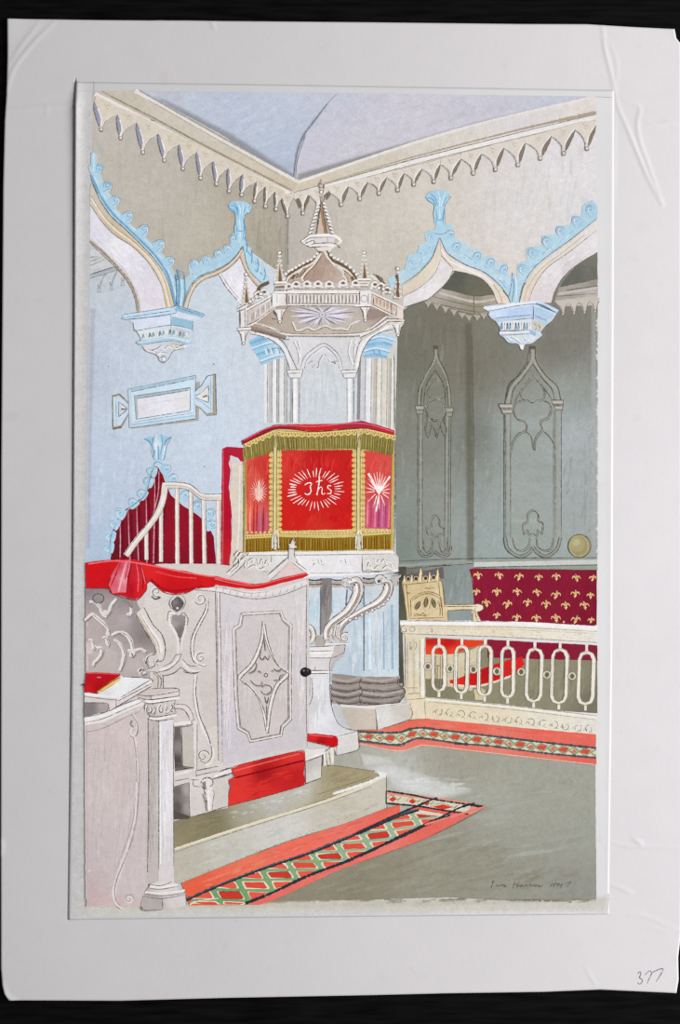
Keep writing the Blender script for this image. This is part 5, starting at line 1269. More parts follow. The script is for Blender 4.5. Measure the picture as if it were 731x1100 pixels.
# ogee cap
capx = layer('ogee_cap', pulpit)
view(240, 180, 210)
fill([(362, 290), (385, 290), (400, 330), (430, 350), (460, 365), (485, 395), (500, 440), (470, 432), (250, 432), (230, 425), (250, 385), (290, 355), (330, 340), (355, 315)], (190, 172, 156))
fill([(372, 292), (384, 330), (410, 360), (440, 385), (462, 425), (300, 428), (296, 410), (330, 365), (358, 330)], (186, 162, 146), grad=[(370, 340, (184, 160, 142)), (340, 400, (180, 154, 136)), (400, 400, (194, 172, 156)), (430, 420, (204, 186, 172))], shift=(-10, -7, -4))
brush([(370, 310), (440, 400), (440, 422), (310, 422), (330, 380)], 30, 80, 9, 1.2, [(166, 138, 120), (206, 188, 174), (176, 156, 144)], .45)
for p in ([(238, 425), (246, 402), (262, 390), (280, 378), (310, 362), (345, 340), (360, 312)], [(500, 440), (494, 412), (480, 390), (462, 374), (436, 360), (412, 348), (394, 328), (384, 305)]):
    line(p, 3.2, (112, 92, 72), jit=.15); line([(a - 2, b_ + 10) for a, b_ in p], 2, (226, 218, 210))
    pen([(a, b_ + 18) for a, b_ in p], .8)
line([(300, 425), (296, 412), (314, 388), (340, 362), (366, 322)], 1.8, (230, 222, 214)); line([(464, 426), (446, 392), (412, 362), (388, 332), (376, 305)], 1.8, (230, 222, 214)); pen([(306, 425), (302, 414), (320, 390), (345, 366), (368, 330)], .7); pen([(470, 430), (452, 396), (418, 366)], .7)
fill([(275, 410), (290, 385), (306, 380), (292, 402)], (160, 140, 118)); pen([(272, 412), (290, 383), (310, 378), (292, 404), (272, 412)], .9); fill([(250, 415), (262, 400), (272, 402), (262, 420)], (120, 98, 76)); line([(430, 372), (450, 390), (448, 410)], 1.6, (232, 226, 220)); line([(300, 372), (280, 396)], 1.4, (236, 230, 224))
fill([(486, 405), (500, 440), (488, 440), (476, 412)], (126, 104, 62)); fill([(565, 400), (585, 410), (602, 432), (590, 432)], (116, 96, 72)); pen([(560, 398), (590, 412), (606, 436)], 1); line([(128, 470), (140, 448), (172, 430)], 2.8, (110, 92, 74)); pen([(122, 475), (136, 444), (172, 424)], .9); line([(550, 402), (575, 420), (596, 440)], 2, (226, 218, 206))
# bead crockets up the ribs
for x, y in ((235, 398), (246, 388), (258, 382), (272, 374), (286, 366), (300, 358), (316, 350), (330, 344), (342, 334), (352, 322), (356, 308), (398, 312), (404, 328), (416, 338), (430, 344), (446, 352), (460, 362), (476, 374), (490, 388), (500, 400)):
    dot(x, y, 1.9, (236, 232, 229), ry=1.5); pen([(x - 4, y + 5), (x + 2, y + 6), (x + 6, y)], .7, (84, 72, 62))
view(250, 280, 100)
# cresting of little quatrefoil rings
layer('cresting', pulpit)
for x, y in ((440, 205), (500, 188), (585, 185), (672, 185), (760, 186), (868, 178), (968, 178), (1120, 190), (1165, 200), (1215, 232), (250, 250), (205, 268)):
    ring(x, y, 3.5, 3.0, 2.2, (236, 233, 230)); ring(x, y, 1.6, 1.3, .8, (110, 98, 88), .9)
    line([(x - 24, y + 34), (x - 36, y + 26), (x - 16, y + 12), (x + 16, y + 12), (x + 38, y + 24), (x + 26, y + 34)], 1.8, (232, 228, 224)); pen([(x - 14, y + 22), (x, y + 30), (x + 14, y + 22)], .9, (112, 96, 84)); pen([(x - 30, y - 16), (x, y - 32), (x + 30, y - 16)], .6, (140, 130, 122))
    dot(x, y, 1.3, (120, 100, 84))
line([(430, 240), (1000, 240)], 1.6, (238, 235, 232)); line([(410, 222), (1010, 222)], 1, (180, 166, 154), .7)
# spire
spire = layer('spire', pulpit)
view(340, 190, 100)
fill([(10, 470), (34, 240), (44, 180), (52, 250), (80, 470)], (200, 180, 164)); fill([(30, 255), (46, 230), (60, 330), (86, 455), (62, 450), (40, 330)], (150, 118, 90), a=.8); fill([(0, 460), (20, 330), (38, 330), (56, 450)], (206, 188, 174))
for k in range(9):
    t = k / 8
    for sgn in (-1, 1):
        x = 40 + sgn * (16 + 66 * t); y = 215 + 225 * t
        line([(x - 10 * sgn, y - 10), (x + 8 * sgn, y - 2), (x + 12 * sgn, y + 8)], 2.2, (236, 232, 228)); pen([(x - 12 * sgn, y + 4), (x + 6 * sgn, y + 8), (x + 12 * sgn, y + 14)], .9, (74, 62, 54))
pen([(38, 190), (20, 330), (4, 450)], 1, (90, 76, 64)); pen([(46, 190), (62, 330), (88, 450)], 1, (90, 76, 64)); fill([(60, 330), (72, 330), (90, 440), (78, 450)], (124, 98, 60), a=.7)
layer('finial', pulpit)
fill([(18, 60), (40, 35), (64, 60), (62, 110), (54, 140), (60, 165), (48, 200), (30, 200), (22, 160), (30, 140), (20, 110)], (206, 192, 184)); line([(24, 70), (30, 50), (44, 62)], 1.6, (150, 134, 132)); line([(54, 62), (60, 90)], 1.4, (120, 104, 100)); line([(40, 20), (40, 45)], 1.6, (178, 166, 160)); dot(40, 122, 2, (236, 232, 230), out=(.7, (110, 98, 92)))
for p in ([(20, 62), (28, 100), (30, 138)], [(62, 62), (58, 100), (54, 138)], [(22, 150), (40, 160), (58, 150)], [(26, 80), (44, 90), (60, 80)], [(34, 160), (36, 240)], [(44, 160), (46, 240)]): pen(p, .8, (92, 80, 76))
layer('spire_gallery', pulpit)
view(250, 190, 100)
fill([(540, 515), (600, 470), (640, 455), (800, 455), (850, 480), (860, 520), (790, 560), (740, 545), (640, 548), (590, 540), (560, 525)], (232, 228, 225)); fill([(630, 480), (800, 478), (800, 522), (640, 525)], (222, 217, 214)); fill([(800, 478), (850, 500), (800, 540)], (196, 186, 178))
line([(545, 514), (602, 474), (640, 462), (790, 460), (856, 508)], 2.2, (242, 239, 236)); pen([(545, 520), (600, 486), (640, 478), (790, 476)], .9); pen([(575, 524), (636, 500), (640, 525), (590, 548)], 1, (90, 80, 74)); pen([(640, 525), (790, 522), (850, 560)], 1); line([(600, 545), (650, 540), (800, 540)], 1.8, (240, 236, 234)); pen([(600, 556), (650, 552), (690, 548)], .8); pen([(745, 478), (750, 520)], .7, (130, 120, 112)); fill([(570, 522), (590, 508), (580, 525)], (70, 60, 54))
fill([(650, 560), (700, 552), (760, 552), (790, 562), (770, 580), (680, 585)], (226, 220, 214)); 
# pinnacles
def pinnacle(x, y0, y1, w):
    layer('pinnacle', pulpit)
    fill([(x - w, y1), (x - 3, y0 + 12), (x + 3, y0 + 12), (x + w, y1)], (206, 194, 182)); fill([(x - w * .35, y1), (x, y0 + (y1 - y0) * .4), (x + w * .6, y1)], (120, 100, 70))
    n = 6
    for k in range(n):
        t = (k + .7) / n
        for sg in (-1, 1):
            xx = x + sg * (2 + w * t); yy = y0 + 10 + (y1 - y0 - 10) * t
            line([(xx - 5 * sg, yy - 8), (xx + 4 * sg, yy)], 1.9, (237, 233, 230)); pen([(xx - 4 * sg, yy + 2), (xx + 4 * sg, yy + 5)], .7, (80, 68, 58))
    dot(x, y0 + 4, 1.9, (238, 235, 232), out=(.7, (110, 100, 94)))
view(250, 280, 100)
pinnacle(370, -65, 165, 32); fill([(330, 165), (420, 165), (440, 185), (420, 232), (335, 232)], (226, 220, 214)); line([(330, 172), (425, 172)], 2.2, (238, 234, 231)); fill([(340, 200), (410, 195), (410, 218), (335, 220)], (140, 122, 104)); pen([(325, 186), (425, 184)], .9); pen([(335, 232), (445, 232)], .9)
pinnacle(1035, -65, 140, 32); fill([(985, 140), (1080, 140), (1075, 165), (1060, 205), (1005, 205), (990, 165)], (226, 220, 214)); line([(980, 148), (1085, 148)], 2.2, (238, 234, 231)); pen([(985, 160), (1080, 160)], .9); pen([(1000, 180), (1062, 180)], .8); pen([(1000, 205), (1065, 205)], .9)
pinnacle(108, 105, 330, 30); 
pinnacle(1298, 60, 300, 24); fill([(1262, 290), (1325, 285), (1310, 305), (1275, 308)], (222, 214, 208)); line([(1290, 110), (1300, 180), (1292, 280)], 2.6, (120, 92, 70), .8); pen([(1265, 300), (1310, 302)], 1)
for x, y in ((160, 310), (190, 285), (225, 262), (140, 322), (1150, 215), (1185, 225), (1235, 250)):
    if x in (160, 1150): layer('flank_cresting', pulpit)
    dot(x, y, 2.1, (232, 227, 222), out=(.7, (96, 84, 74)))

# drum
view(240, 440, 200)
drum = layer('drum', pulpit)
fill([(80, 130), (205, 75), (540, 68), (672, 100), (668, 560), (90, 565), (80, 180)], (206, 190, 130))
panels = {}
def red_panel(pts, grad, shift=(-16, 4, 2)):
    l = layer('red_cloth_panel', drum)
    fill(pts, (214, 32, 30), grad=grad, shift=shift)
    return l
red_panel([(90, 195), (186, 168), (186, 485), (92, 490)], [(100, 240, (232, 92, 76)), (150, 220, (214, 50, 46)), (110, 400, (236, 100, 80)), (160, 440, (204, 80, 96)), (140, 350, (226, 84, 70)), (176, 330, (206, 56, 52))])
for x, c in ((108, (244, 150, 130)), (122, (190, 30, 36)), (134, (170, 40, 60)), (148, (196, 110, 138)), (160, (150, 34, 56)), (172, (206, 96, 110))):
    line([(x, 330 + (x - 108)), (x - 2, 420), (x - 3, 480)], 1.7, c, .8, tap=(.3, 1, .8))
brush([(95, 205), (180, 185), (180, 320), (95, 470)], 30, 84, 18, 1.6, [(246, 120, 96), (196, 30, 34), (234, 90, 80)], .5)
red_panel([(228, 158), (508, 158), (515, 220), (518, 470), (224, 476), (222, 300)], [(260, 200, (226, 56, 50)), (370, 200, (206, 26, 28)), (480, 200, (210, 30, 30)), (300, 420, (222, 28, 26)), (480, 420, (216, 24, 26)), (370, 350, (214, 28, 28)), (370, 460, (220, 44, 34))])
brush([(235, 170), (505, 170), (510, 250), (235, 250)], 50, 88, 20, 2, [(238, 84, 76), (188, 16, 24), (226, 40, 36)], .4); brush([(235, 390), (510, 390), (510, 468), (235, 468)], 40, 70, 16, 2, [(196, 16, 22), (238, 60, 40), (206, 22, 26)], .4)
red_panel([(552, 160), (664, 172), (660, 470), (556, 466)], [(580, 200, (230, 70, 64)), (640, 220, (226, 80, 72)), (580, 430, (214, 80, 110)), (630, 420, (200, 90, 130)), (600, 300, (226, 66, 64))])
for x, c in ((568, (236, 140, 150)), (582, (190, 60, 100)), (598, (222, 130, 160)), (612, (176, 50, 92)), (626, (214, 120, 158)), (640, (180, 60, 110)), (652, (230, 120, 110))):
    line([(x, 350), (x - 1, 410), (x - 3, 462)], 1.8, c, .8, tap=(.3, 1, .8))
brush([(560, 175), (655, 185), (655, 330), (560, 330)], 24, 80, 16, 1.6, [(240, 104, 92), (206, 40, 44)], .45)
# glory of white strokes with the letters IHS
gl = layer('white_glory', drum)
for i in range(38):
    th = 2 * math.pi * i / 38 + .04 + R.uniform(-.03, .03)
    cx, cy = 362, 313
    big = R.uniform(.86, 1.04)
    e0 = .60 if abs(math.cos(th)) < .9 else .68
    x0, y0 = cx + math.cos(th) * 112 * e0, cy - math.sin(th) * 80 * e0
    x1, y1 = cx + math.cos(th) * 114 * big, cy - math.sin(th) * 82 * big
    line([(x0, y0), (x1, y1)], 1.0 if not (2.7 < th < 3.5) else 1.5, (246, 232, 224), .92, tap=(.4, 1, .6))
IV = (248, 240, 234)
line([(320, 296), (334, 288), (348, 290), (342, 302), (345, 318), (340, 330), (328, 334), (320, 328)], 1.05, IV)
line([(378, 262), (376, 290), (368, 336)], 1.2, IV); line([(364, 284), (390, 278)], .9, IV); line([(371, 318), (381, 304), (389, 308), (387, 324), (391, 333), (400, 328)], 1.0, IV)
line([(424, 300), (413, 298), (411, 308), (424, 318), (421, 329), (408, 330)], 1.0, IV)
layer('white_glory', drum)
for i in range(22):
    th = 2 * math.pi * i / 22
    if -2.2 < math.atan2(math.sin(th), math.cos(th)) < -0.9 and i % 2: continue
    line([(140 + math.cos(th) * 12, 325 - math.sin(th) * 14), (140 + math.cos(th) * 34, 320 - math.sin(th) * 50)], .8, (246, 206, 192), .75, tap=(1, .8, .2))
fill([(125, 312), (155, 312), (152, 350), (140, 362), (128, 350)], (244, 208, 196), a=.85); line([(140, 280), (141, 350)], .9, (250, 226, 216))
layer('white_glory', drum)
for i in range(24):
    th = 2 * math.pi * i / 24 + .1
    if math.sin(th) < -.2 and i % 2: continue
    line([(610 + math.cos(th) * 16, 320 - math.sin(th) * 20), (608 + math.cos(th) * 48, 318 - math.sin(th) * 74)], 1.0, (250, 222, 214), .85, tap=(1, 1, .3))
fill([(590, 300), (635, 300), (612, 335)], (252, 236, 232)); line([(570, 250), (600, 310)], 1.8, IV); line([(655, 262), (620, 312)], 1.8, IV); line([(612, 335), (600, 400)], 1.6, IV)
# gold fringes and galloon
def fringe(name, top, bot, c1, n, warm=0):
    l = layer(name, drum)
    fill(top + bot[::-1], c1, grad=[(p[0], p[1], (148, 136, 74) if not warm else (156, 122, 40)) for p in top] + [(p[0], p[1], (126, 112, 48) if not warm else (122, 88, 12)) for p in bot])
    T = resample(np.array(top, float), 2); Bm = resample(np.array(bot, float), 2)
    for i in range(n):
        u = (i + R.uniform(.1, .9)) / n
        a = T[int(u * (len(T) - 1))]; b_ = Bm[int(u * (len(Bm) - 1))]
        line([a + (0, R.uniform(2, 8)), (a + b_) / 2 + (R.uniform(-1, 1), 0), b_ + (R.uniform(-1.5, 1.5), R.uniform(-2, 9))], R.uniform(.6, 1.3), (((164, 150, 88), (118, 106, 48), (142, 128, 62), (180, 168, 110), (108, 96, 46)) if not warm else ((160, 126, 44), (112, 80, 10), (140, 106, 24), (176, 146, 74), (96, 66, 8)))[i % 5], .6, tap=(.8, 1, .4))
fringe('gold_fringe', [(78, 152), (140, 124), (205, 98), (225, 106), (360, 106), (520, 98), (552, 92), (610, 104), (672, 118)], [(82, 198), (140, 182), (188, 166), (225, 156), (360, 156), (508, 154), (552, 156), (610, 168), (666, 178)], (150, 134, 62), 150)
fringe('gold_fringe', [(88, 508), (190, 502), (220, 500), (400, 504), (525, 500), (555, 496), (664, 488)], [(88, 560), (190, 556), (220, 552), (400, 554), (525, 550), (560, 548), (664, 548)], (140, 116, 34), 130, 1)
l = layer('gold_galloon', drum)
def galloon(p, w, n):
    line(p, w, (214, 190, 116), jit=.06); P = resample(np.array(p, float), 11)
    for i, q in enumerate(P):
        dot(q[0] + 3, q[1] - 4, 1.0, (232, 214, 150)); dot(q[0], q[1] + 1, .7, (150, 122, 58))
    pen([(a, b_ - w * 1.7) for a, b_ in p] if abs(p[0][0] - p[-1][0]) > 60 else [(a - w * 1.7, b_) for a, b_ in p], .7, (140, 116, 60))
galloon([(84, 140), (140, 114), (205, 86), (235, 92), (360, 96), (520, 84), (552, 80), (610, 92), (672, 108)], 4.4, 0)
for k in range(46):
    u = k / 45
    x = 90 + u * 580; y = float(np.interp(x, [84, 205, 235, 360, 520, 552, 672], [152, 98, 104, 107, 98, 93, 118]))
    if k % 2: dot(x, y - 3, 2.1, (222, 202, 132), ry=1.8); dot(x, y - 6, .8, (120, 96, 40))
galloon([(90, 498), (190, 494), (225, 486), (400, 490), (520, 484), (556, 482), (664, 478)], 4, 0)
for k in range(34):
    x = 95 + k / 33 * 565; y = 486 - k * .35
    dot(x, y - 3, 1.3, (222, 200, 130), ry=1.2)
for x0 in (192, 218, 518, 545):
    line([(x0, 172), (x0 - 1, 300), (x0 - 1, 480)], 3.3, (210, 184, 108), jit=.12)
    for k in range(15):
        y = 178 + k * 21
        sd = -1 if x0 in (192, 518) else 1
        dot(x0 + sd * 5, y, 2.2, (214, 190, 118)); dot(x0 + sd * 3, y + 10, .7, (120, 94, 40)); dot(x0 - sd * 3, y, .8, (236, 216, 158))
for x0, w in ((205, 3.6), (533, 4)):
    line([(x0, 80), (x0, 170), (x0 - 1, 300), (x0 - 2, 500)], w, (206, 190, 140), jit=.05); line([(x0 - 2, 96), (x0 - 3, 480)], 1.2, (228, 214, 168), .9); pen([(x0 + w * 1.6, 90), (x0 + w * 1.6 - 2, 490)], .8, (120, 100, 50)); pen([(x0 - w * 1.6, 90), (x0 - w * 1.6 - 2, 490)], .7, (130, 110, 60))
    line([(x0 - 12, 545), (x0 - 10, 500), (x0 + 4, 476), (x0 + 10, 500), (x0 + 12, 545)], 1.6, (232, 226, 214)); line([(x0, 500), (x0, 550)], 3.4, (216, 208, 190)); pen([(x0 - 6, 490), (x0 - 8, 548)], .8, (110, 100, 84)); pen([(x0 + 8, 490), (x0 + 10, 548)], .8, (110, 100, 84)); line([(x0 + 1, 108), (x0 + 1, 150)], 2.4, (190, 178, 130)); pen([(x0 - 8, 160), (x0 + 2, 104), (x0 + 10, 160)], .8, (120, 108, 70))
line([(84, 185), (88, 300), (84, 420), (80, 560)], 2, (170, 146, 70), jit=.12); line([(668, 180), (664, 320), (662, 550)], 2.2, (196, 170, 84), jit=.12); pen([(76, 160), (80, 300), (78, 560)], .9, (110, 96, 60)); pen([(674, 120), (676, 300), (672, 560)], .9, (96, 90, 76))
l = layer('red_cushion_rim', drum)
fill([(72, 122), (140, 92), (200, 60), (260, 58), (360, 58), (460, 56), (545, 44), (600, 58), (672, 82), (672, 98), (610, 86), (550, 72), (460, 78), (360, 84), (250, 78), (206, 74), (140, 108), (76, 136)], (178, 30, 48), grad=[(90, 122, (160, 30, 60)), (200, 68, (150, 34, 58)), (360, 70, (206, 34, 40)), (545, 56, (170, 44, 70)), (650, 84, (190, 40, 52))])
line([(80, 120), (200, 66), (360, 66), (540, 54), (668, 86)], 1.1, (226, 100, 110), .7); pen([(74, 138), (206, 76), (360, 86), (550, 74), (672, 100)], 1, (96, 30, 30))

# base mouldings
layer('base_moulding', pulpit)
fill([(60, 600), (90, 565), (668, 556), (690, 575), (690, 635), (668, 640), (545, 640), (540, 655), (200, 668), (40, 660)], (226, 224, 224), grad=[(120, 610, (214, 210, 206)), (400, 600, (232, 230, 232)), (300, 580, (234, 232, 232)), (620, 600, (214, 210, 204)), (480, 630, (232, 230, 234))])
fill([(92, 560), (668, 553), (672, 568), (88, 572)], (232, 230, 230)); pen([(88, 572), (400, 570), (672, 566)], .9, (130, 122, 116)); line([(330, 652), (540, 648), (690, 630)], 2.2, (238, 237, 238)); pen([(340, 642), (540, 640)], .7, (150, 144, 140)); pen([(330, 658), (540, 655), (690, 642)], 1, (96, 88, 84)); pen([(545, 572), (548, 640)], .8, (110, 104, 98)); pen([(190, 570), (188, 600)], .8, (110, 104, 98)); pen([(672, 568), (690, 580), (688, 636)], .9, (110, 100, 92))
for q in ([(92, 615), (100, 590), (118, 584), (110, 600)], [(130, 585), (140, 610), (150, 585), (160, 610), (170, 590), (180, 612)], [(350, 590), (360, 600), (352, 612)], [(372, 588), (378, 604), (395, 610)], [(384, 590), (388, 602)], [(460, 592), (470, 606)], [(478, 586), (484, 604), (496, 612)], [(560, 585), (572, 596), (566, 612), (580, 622)], [(590, 584), (600, 600), (612, 586)], [(620, 600), (630, 586), (640, 604)], [(575, 610), (590, 625), (606, 612), (620, 626), (640, 612), (655, 626)], [(640, 590), (655, 600), (662, 620)], [(96, 622), (120, 610), (140, 625), (165, 615)], [(560, 630), (600, 634), (660, 630)]):
    pen(q, 1, (118, 108, 100)); line([(a + 4, b_ + 4) for a, b_ in q], 1, (240, 238, 236), .9)
pen([(85, 580), (90, 630), (180, 636)], .9); pen([(72, 655), (120, 652), (170, 656)], 1.2); pen([(548, 585), (545, 620), (560, 636), (672, 636)], .9)

# ------------------------------------------------------------------ blue clustered columns, their plinth, scroll brackets and pedestal
view(325, 600, 110)
cols = layer('blue_clustered_columns')
fill([(30, 130), (690, 110), (690, 900), (30, 900)], (176, 206, 222), grad=[(80, 300, (190, 214, 228)), (260, 250, (186, 214, 230)), (380, 500, (172, 204, 222)), (520, 500, (196, 220, 234)), (640, 500, (172, 202, 218)), (380, 750, (164, 198, 216)), (560, 750, (190, 218, 232)), (480, 240, (170, 200, 212)), (560, 250, (184, 210, 222))], shift=(22, 4, -3))
brush([(330, 300), (670, 300), (670, 860), (330, 860)], 90, 89, 60, 1.8, [(150, 188, 208), (206, 228, 240), (180, 212, 228), (164, 198, 214)], .45, shift=(24, 5, -2))
brush([(35, 220), (310, 220), (310, 380), (35, 540)], 50, 89, 40, 1.8, [(150, 188, 208), (206, 228, 240), (180, 212, 228)], .45)
fill([(128, 140), (212, 140), (212, 380), (180, 470), (128, 560)], (140, 132, 132), grad=[(150, 250, (126, 118, 120)), (200, 300, (150, 142, 140)), (150, 500, (150, 144, 142))]); brush([(132, 160), (208, 160), (205, 380), (135, 500)], 20, 88, 30, 1.6, [(112, 104, 106), (166, 158, 154)], .5)
fill([(95, 540), (160, 560), (160, 620), (90, 620)], (180, 170, 160))
line([(438, 190), (440, 500), (440, 800)], 1.8, (134, 158, 172), .8); pen([(440, 190), (442, 500), (440, 800)], .8, (86, 104, 120)); line([(320, 220), (312, 330)], 1.6, (100, 120, 134), .8); line([(132, 220), (130, 540)], 1.4, (110, 120, 128), .9)
line([(480, 420), (484, 790)], 3, (216, 232, 242), .8); line([(580, 380), (584, 790)], 1.4, (140, 180, 202), .7); line([(640, 330), (644, 790)], 2, (146, 184, 204), .7); line([(682, 200), (684, 800)], 1.6, (196, 214, 222), .9); pen([(690, 180), (690, 800)], .8, (90, 96, 92))
for x0, x1, y in ((40, 140, 150), (210, 300, 150), (430, 520, 140), (640, 690, 140)):
    for k, c in enumerate(((96, 84, 78), (176, 160, 146), (120, 104, 92), (186, 170, 156))):
        line([(x0, y + k * 15), ((x0 + x1) / 2, y + 6 + k * 15), (x1, y + k * 15)], 1.7, c, .95)
fill([(630, 120), (712, 112), (690, 160), (680, 195), (640, 190)], (190, 186, 182)); pen([(640, 125), (712, 118), (690, 165)], 1); pen([(680, 160), (684, 190)], .9); line([(690, 150), (720, 120)], 2, (60, 56, 52))
base = layer('column_base', cols)
view(320, 600, 180)
fill([(150, 500), (290, 515), (445, 515), (440, 548), (466, 568), (466, 596), (440, 632), (300, 642), (150, 630)], (150, 140, 134), grad=[(200, 540, (156, 146, 138)), (350, 570, (160, 150, 144)), (430, 600, (140, 130, 126)), (200, 610, (130, 120, 116)), (330, 620, (140, 130, 128))])
for r_, y in enumerate((520, 552, 580, 608)):
    for (x0, x1) in ((146, 278), (270, 442 + (16 if 0 < r_ < 3 else 4))):
        line([(x0, y), ((x0 + x1) / 2, y + 14), (x1, y - 4)], 2.6, ((176, 166, 158), (164, 152, 146))[r_ % 2], .9); pen([(x0, y + 13), (x0 + 20, y + 22), ((x0 + x1) / 2, y + 27), (x1 - 10, y + 18), (x1, y + 6)], 1.2, (74, 64, 62)); line([(x0 + 10, y + 18), ((x0 + x1) / 2, y + 22)], 1.2, (116, 106, 102), .8)
pen([(278, 520), (270, 550), (282, 580), (268, 610), (280, 640)], 1, (84, 74, 70)); pen([(150, 630), (300, 644), (440, 632)], 1.2, (70, 62, 58)); pen([(440, 516), (438, 548), (466, 570), (464, 598), (440, 632)], 1, (80, 70, 66))
plinth = layer('column_plinth', cols)
fill([(150, 640), (200, 636), (340, 650), (345, 745), (235, 745), (180, 690)], (200, 190, 178), grad=[(220, 680, (196, 186, 174)), (320, 700, (206, 194, 182))]); fill([(340, 650), (490, 626), (492, 698), (350, 748)], (216, 212, 206), grad=[(380, 700, (222, 220, 216)), (470, 660, (206, 200, 192))])
fill([(150, 634), (300, 642), (440, 630), (490, 624), (490, 632), (340, 656), (150, 644)], (226, 222, 218)); pen([(340, 656), (344, 745)], .8, (130, 118, 108)); pen([(345, 747), (492, 698), (490, 628)], .8, (120, 104, 94)); pen([(340, 652), (490, 627)], .7, (140, 132, 124))

# pedestal and brackets belong to the pulpit
view(220, 600, 180)
ped = layer('pedestal', pulpit)
fill([(440, 385), (560, 380), (612, 378), (608, 415), (556, 445), (548, 490), (545, 560), (552, 640), (575, 700), (610, 745), (668, 755), (672, 832), (575, 860), (560, 800), (446, 760), (446, 640)], (222, 222, 224), grad=[(500, 550, (226, 227, 232)), (500, 450, (218, 214, 212)), (580, 720, (214, 216, 222)), (470, 650, (206, 206, 208)), (620, 800, (216, 212, 210)), (520, 700, (232, 232, 236)), (590, 410, (196, 188, 184))])
fill([(446, 500), (468, 520), (466, 590), (448, 650)], (150, 146, 146), soft=2, a=.9); fill([(556, 440), (612, 395), (608, 425), (575, 450), (552, 500)], (190, 186, 188)); 
fill([(560, 600), (600, 650), (640, 740), (600, 745), (570, 700), (556, 650)], (196, 200, 206), soft=3, a=.8)
fill([(442, 385), (565, 382), (560, 405), (552, 432), (445, 434)], (230, 228, 227)); line([(446, 496), (552, 494)], 2, (238, 237, 238)); line([(446, 412), (560, 408)], 1.6, (242, 240, 240))
brush([(480, 520), (540, 520), (560, 700), (480, 740)], 24, 86, 30, 1.6, [(240, 240, 243), (204, 206, 212)], .5)
fill([(578, 775), (668, 757), (672, 832), (576, 858)], (218, 214, 210)); line([(580, 772), (668, 756)], 2, (238, 237, 236))
for p in ([(446, 386), (575, 380)], [(446, 405), (560, 402)], [(446, 432), (552, 432), (612, 410)], [(446, 488), (552, 488)], [(446, 502), (548, 500)], [(552, 432), (545, 470), (548, 500), (546, 570), (556, 650), (590, 725), (666, 752)], [(468, 520), (470, 600), (448, 660)], [(578, 775), (576, 858)], [(576, 858), (672, 830), (668, 755)], [(578, 774), (668, 754)], [(575, 380), (612, 376), (608, 412)], [(484, 470), (480, 486)]): pen(p, .9, (96, 88, 84))
view(325, 600, 110)
def bracket(spine, w, tapv):
    l = layer('scroll_bracket', pulpit)
    line(spine, w + 1.6, (96, 86, 80), tap=tapv, jit=.05); line(spine, w, (216, 209, 204), tap=tapv, jit=.05)
    P = np.array(spine, float)
    line([tuple(q) for q in P + (-6, -5)], w * .32, (240, 237, 235), tap=tapv); line([tuple(q) for q in P + (9, 7)], w * .25, (176, 162, 152), .9, tap=tapv); pen([tuple(q) for q in P + (2, 3)], .8, (120, 106, 98)); pen([tuple(q) for q in P + (12, 10)], .7, (110, 98, 92))
bracket([(560, 175), (600, 165), (615, 210), (590, 270), (540, 320), (450, 365), (370, 410), (310, 450), (270, 500), (268, 560), (300, 585)], 8.2, (.9, 1.15, 1.1, .9, .7, .7, .7, .6))
for k, (x, y) in enumerate(((610, 290), (580, 325), (545, 345), (500, 368), (460, 385), (425, 400), (385, 425), (340, 438))):
    dot(x, y, 1.8, (226, 220, 215), out=(.7, (104, 92, 86)))
coil(550, 160, 6.6, 0, 1.3, 3, (222, 216, 212)); coil(550, 160, 7.6, 20, 1.2, .9, (100, 88, 82), .8, 2); dot(548, 162, 1.7, (90, 78, 72)); 
bracket([(330, 178), (385, 165), (400, 220), (380, 290), (330, 370), (270, 420), (210, 465), (180, 510), (175, 560), (190, 585)], 9.2, (.8, 1.1, 1.15, 1, .9, .8, .8, .7))
coil(312, 175, 6, 30, 1.3, 2.8, (220, 214, 209)); coil(312, 178, 6.8, 20, 1.2, .9, (96, 84, 78), .8, 2); fill([(300, 190), (340, 195), (358, 235), (330, 215), (305, 210)], (96, 84, 82), soft=1.6, a=.9)
coil(180, 590, 4.6, 90, -1.3, 2.2, (222, 216, 211)); coil(180, 590, 5.4, 90, -1.2, .9, (96, 84, 78), .8, 2); coil(306, 565, 5.4, 60, 1.3, 2.6, (230, 225, 221)); coil(306, 565, 6.2, 60, 1.2, .9, (100, 88, 82), .8, 2)
for p in ([(215, 500), (205, 560), (240, 590)], [(240, 480), (228, 540), (245, 580)], [(262, 470), (245, 530), (262, 590)], [(190, 540), (210, 560), (220, 590)]):
    line(p, 1.8, (224, 218, 212)); pen([(a + 8, b_ + 2) for a, b_ in p], .9, (100, 86, 80))
fill([(235, 545), (262, 560), (258, 600), (225, 605), (200, 580)], (206, 198, 192), soft=2, a=.8); pen([(165, 605), (200, 612), (260, 606), (330, 600)], 1, (100, 90, 86)); line([(160, 612), (330, 606)], 1.6, (232, 228, 225))
l = layer('scroll_bracket', pulpit)
line([(35, 475), (70, 500), (84, 550), (66, 590), (40, 600)], 6, (214, 207, 202), tap=(.7, 1, 1, .8)); line([(35, 470), (68, 494), (82, 548), (64, 588)], 1.6, (238, 234, 231)); pen([(35, 460), (80, 490), (98, 550), (80, 600), (50, 612)], 1, (90, 80, 76)); pen([(35, 500), (58, 520), (62, 560), (45, 590)], .9, (100, 88, 84)); dot(44, 570, 2.4, (190, 180, 174), out=(.8, (90, 80, 76)))

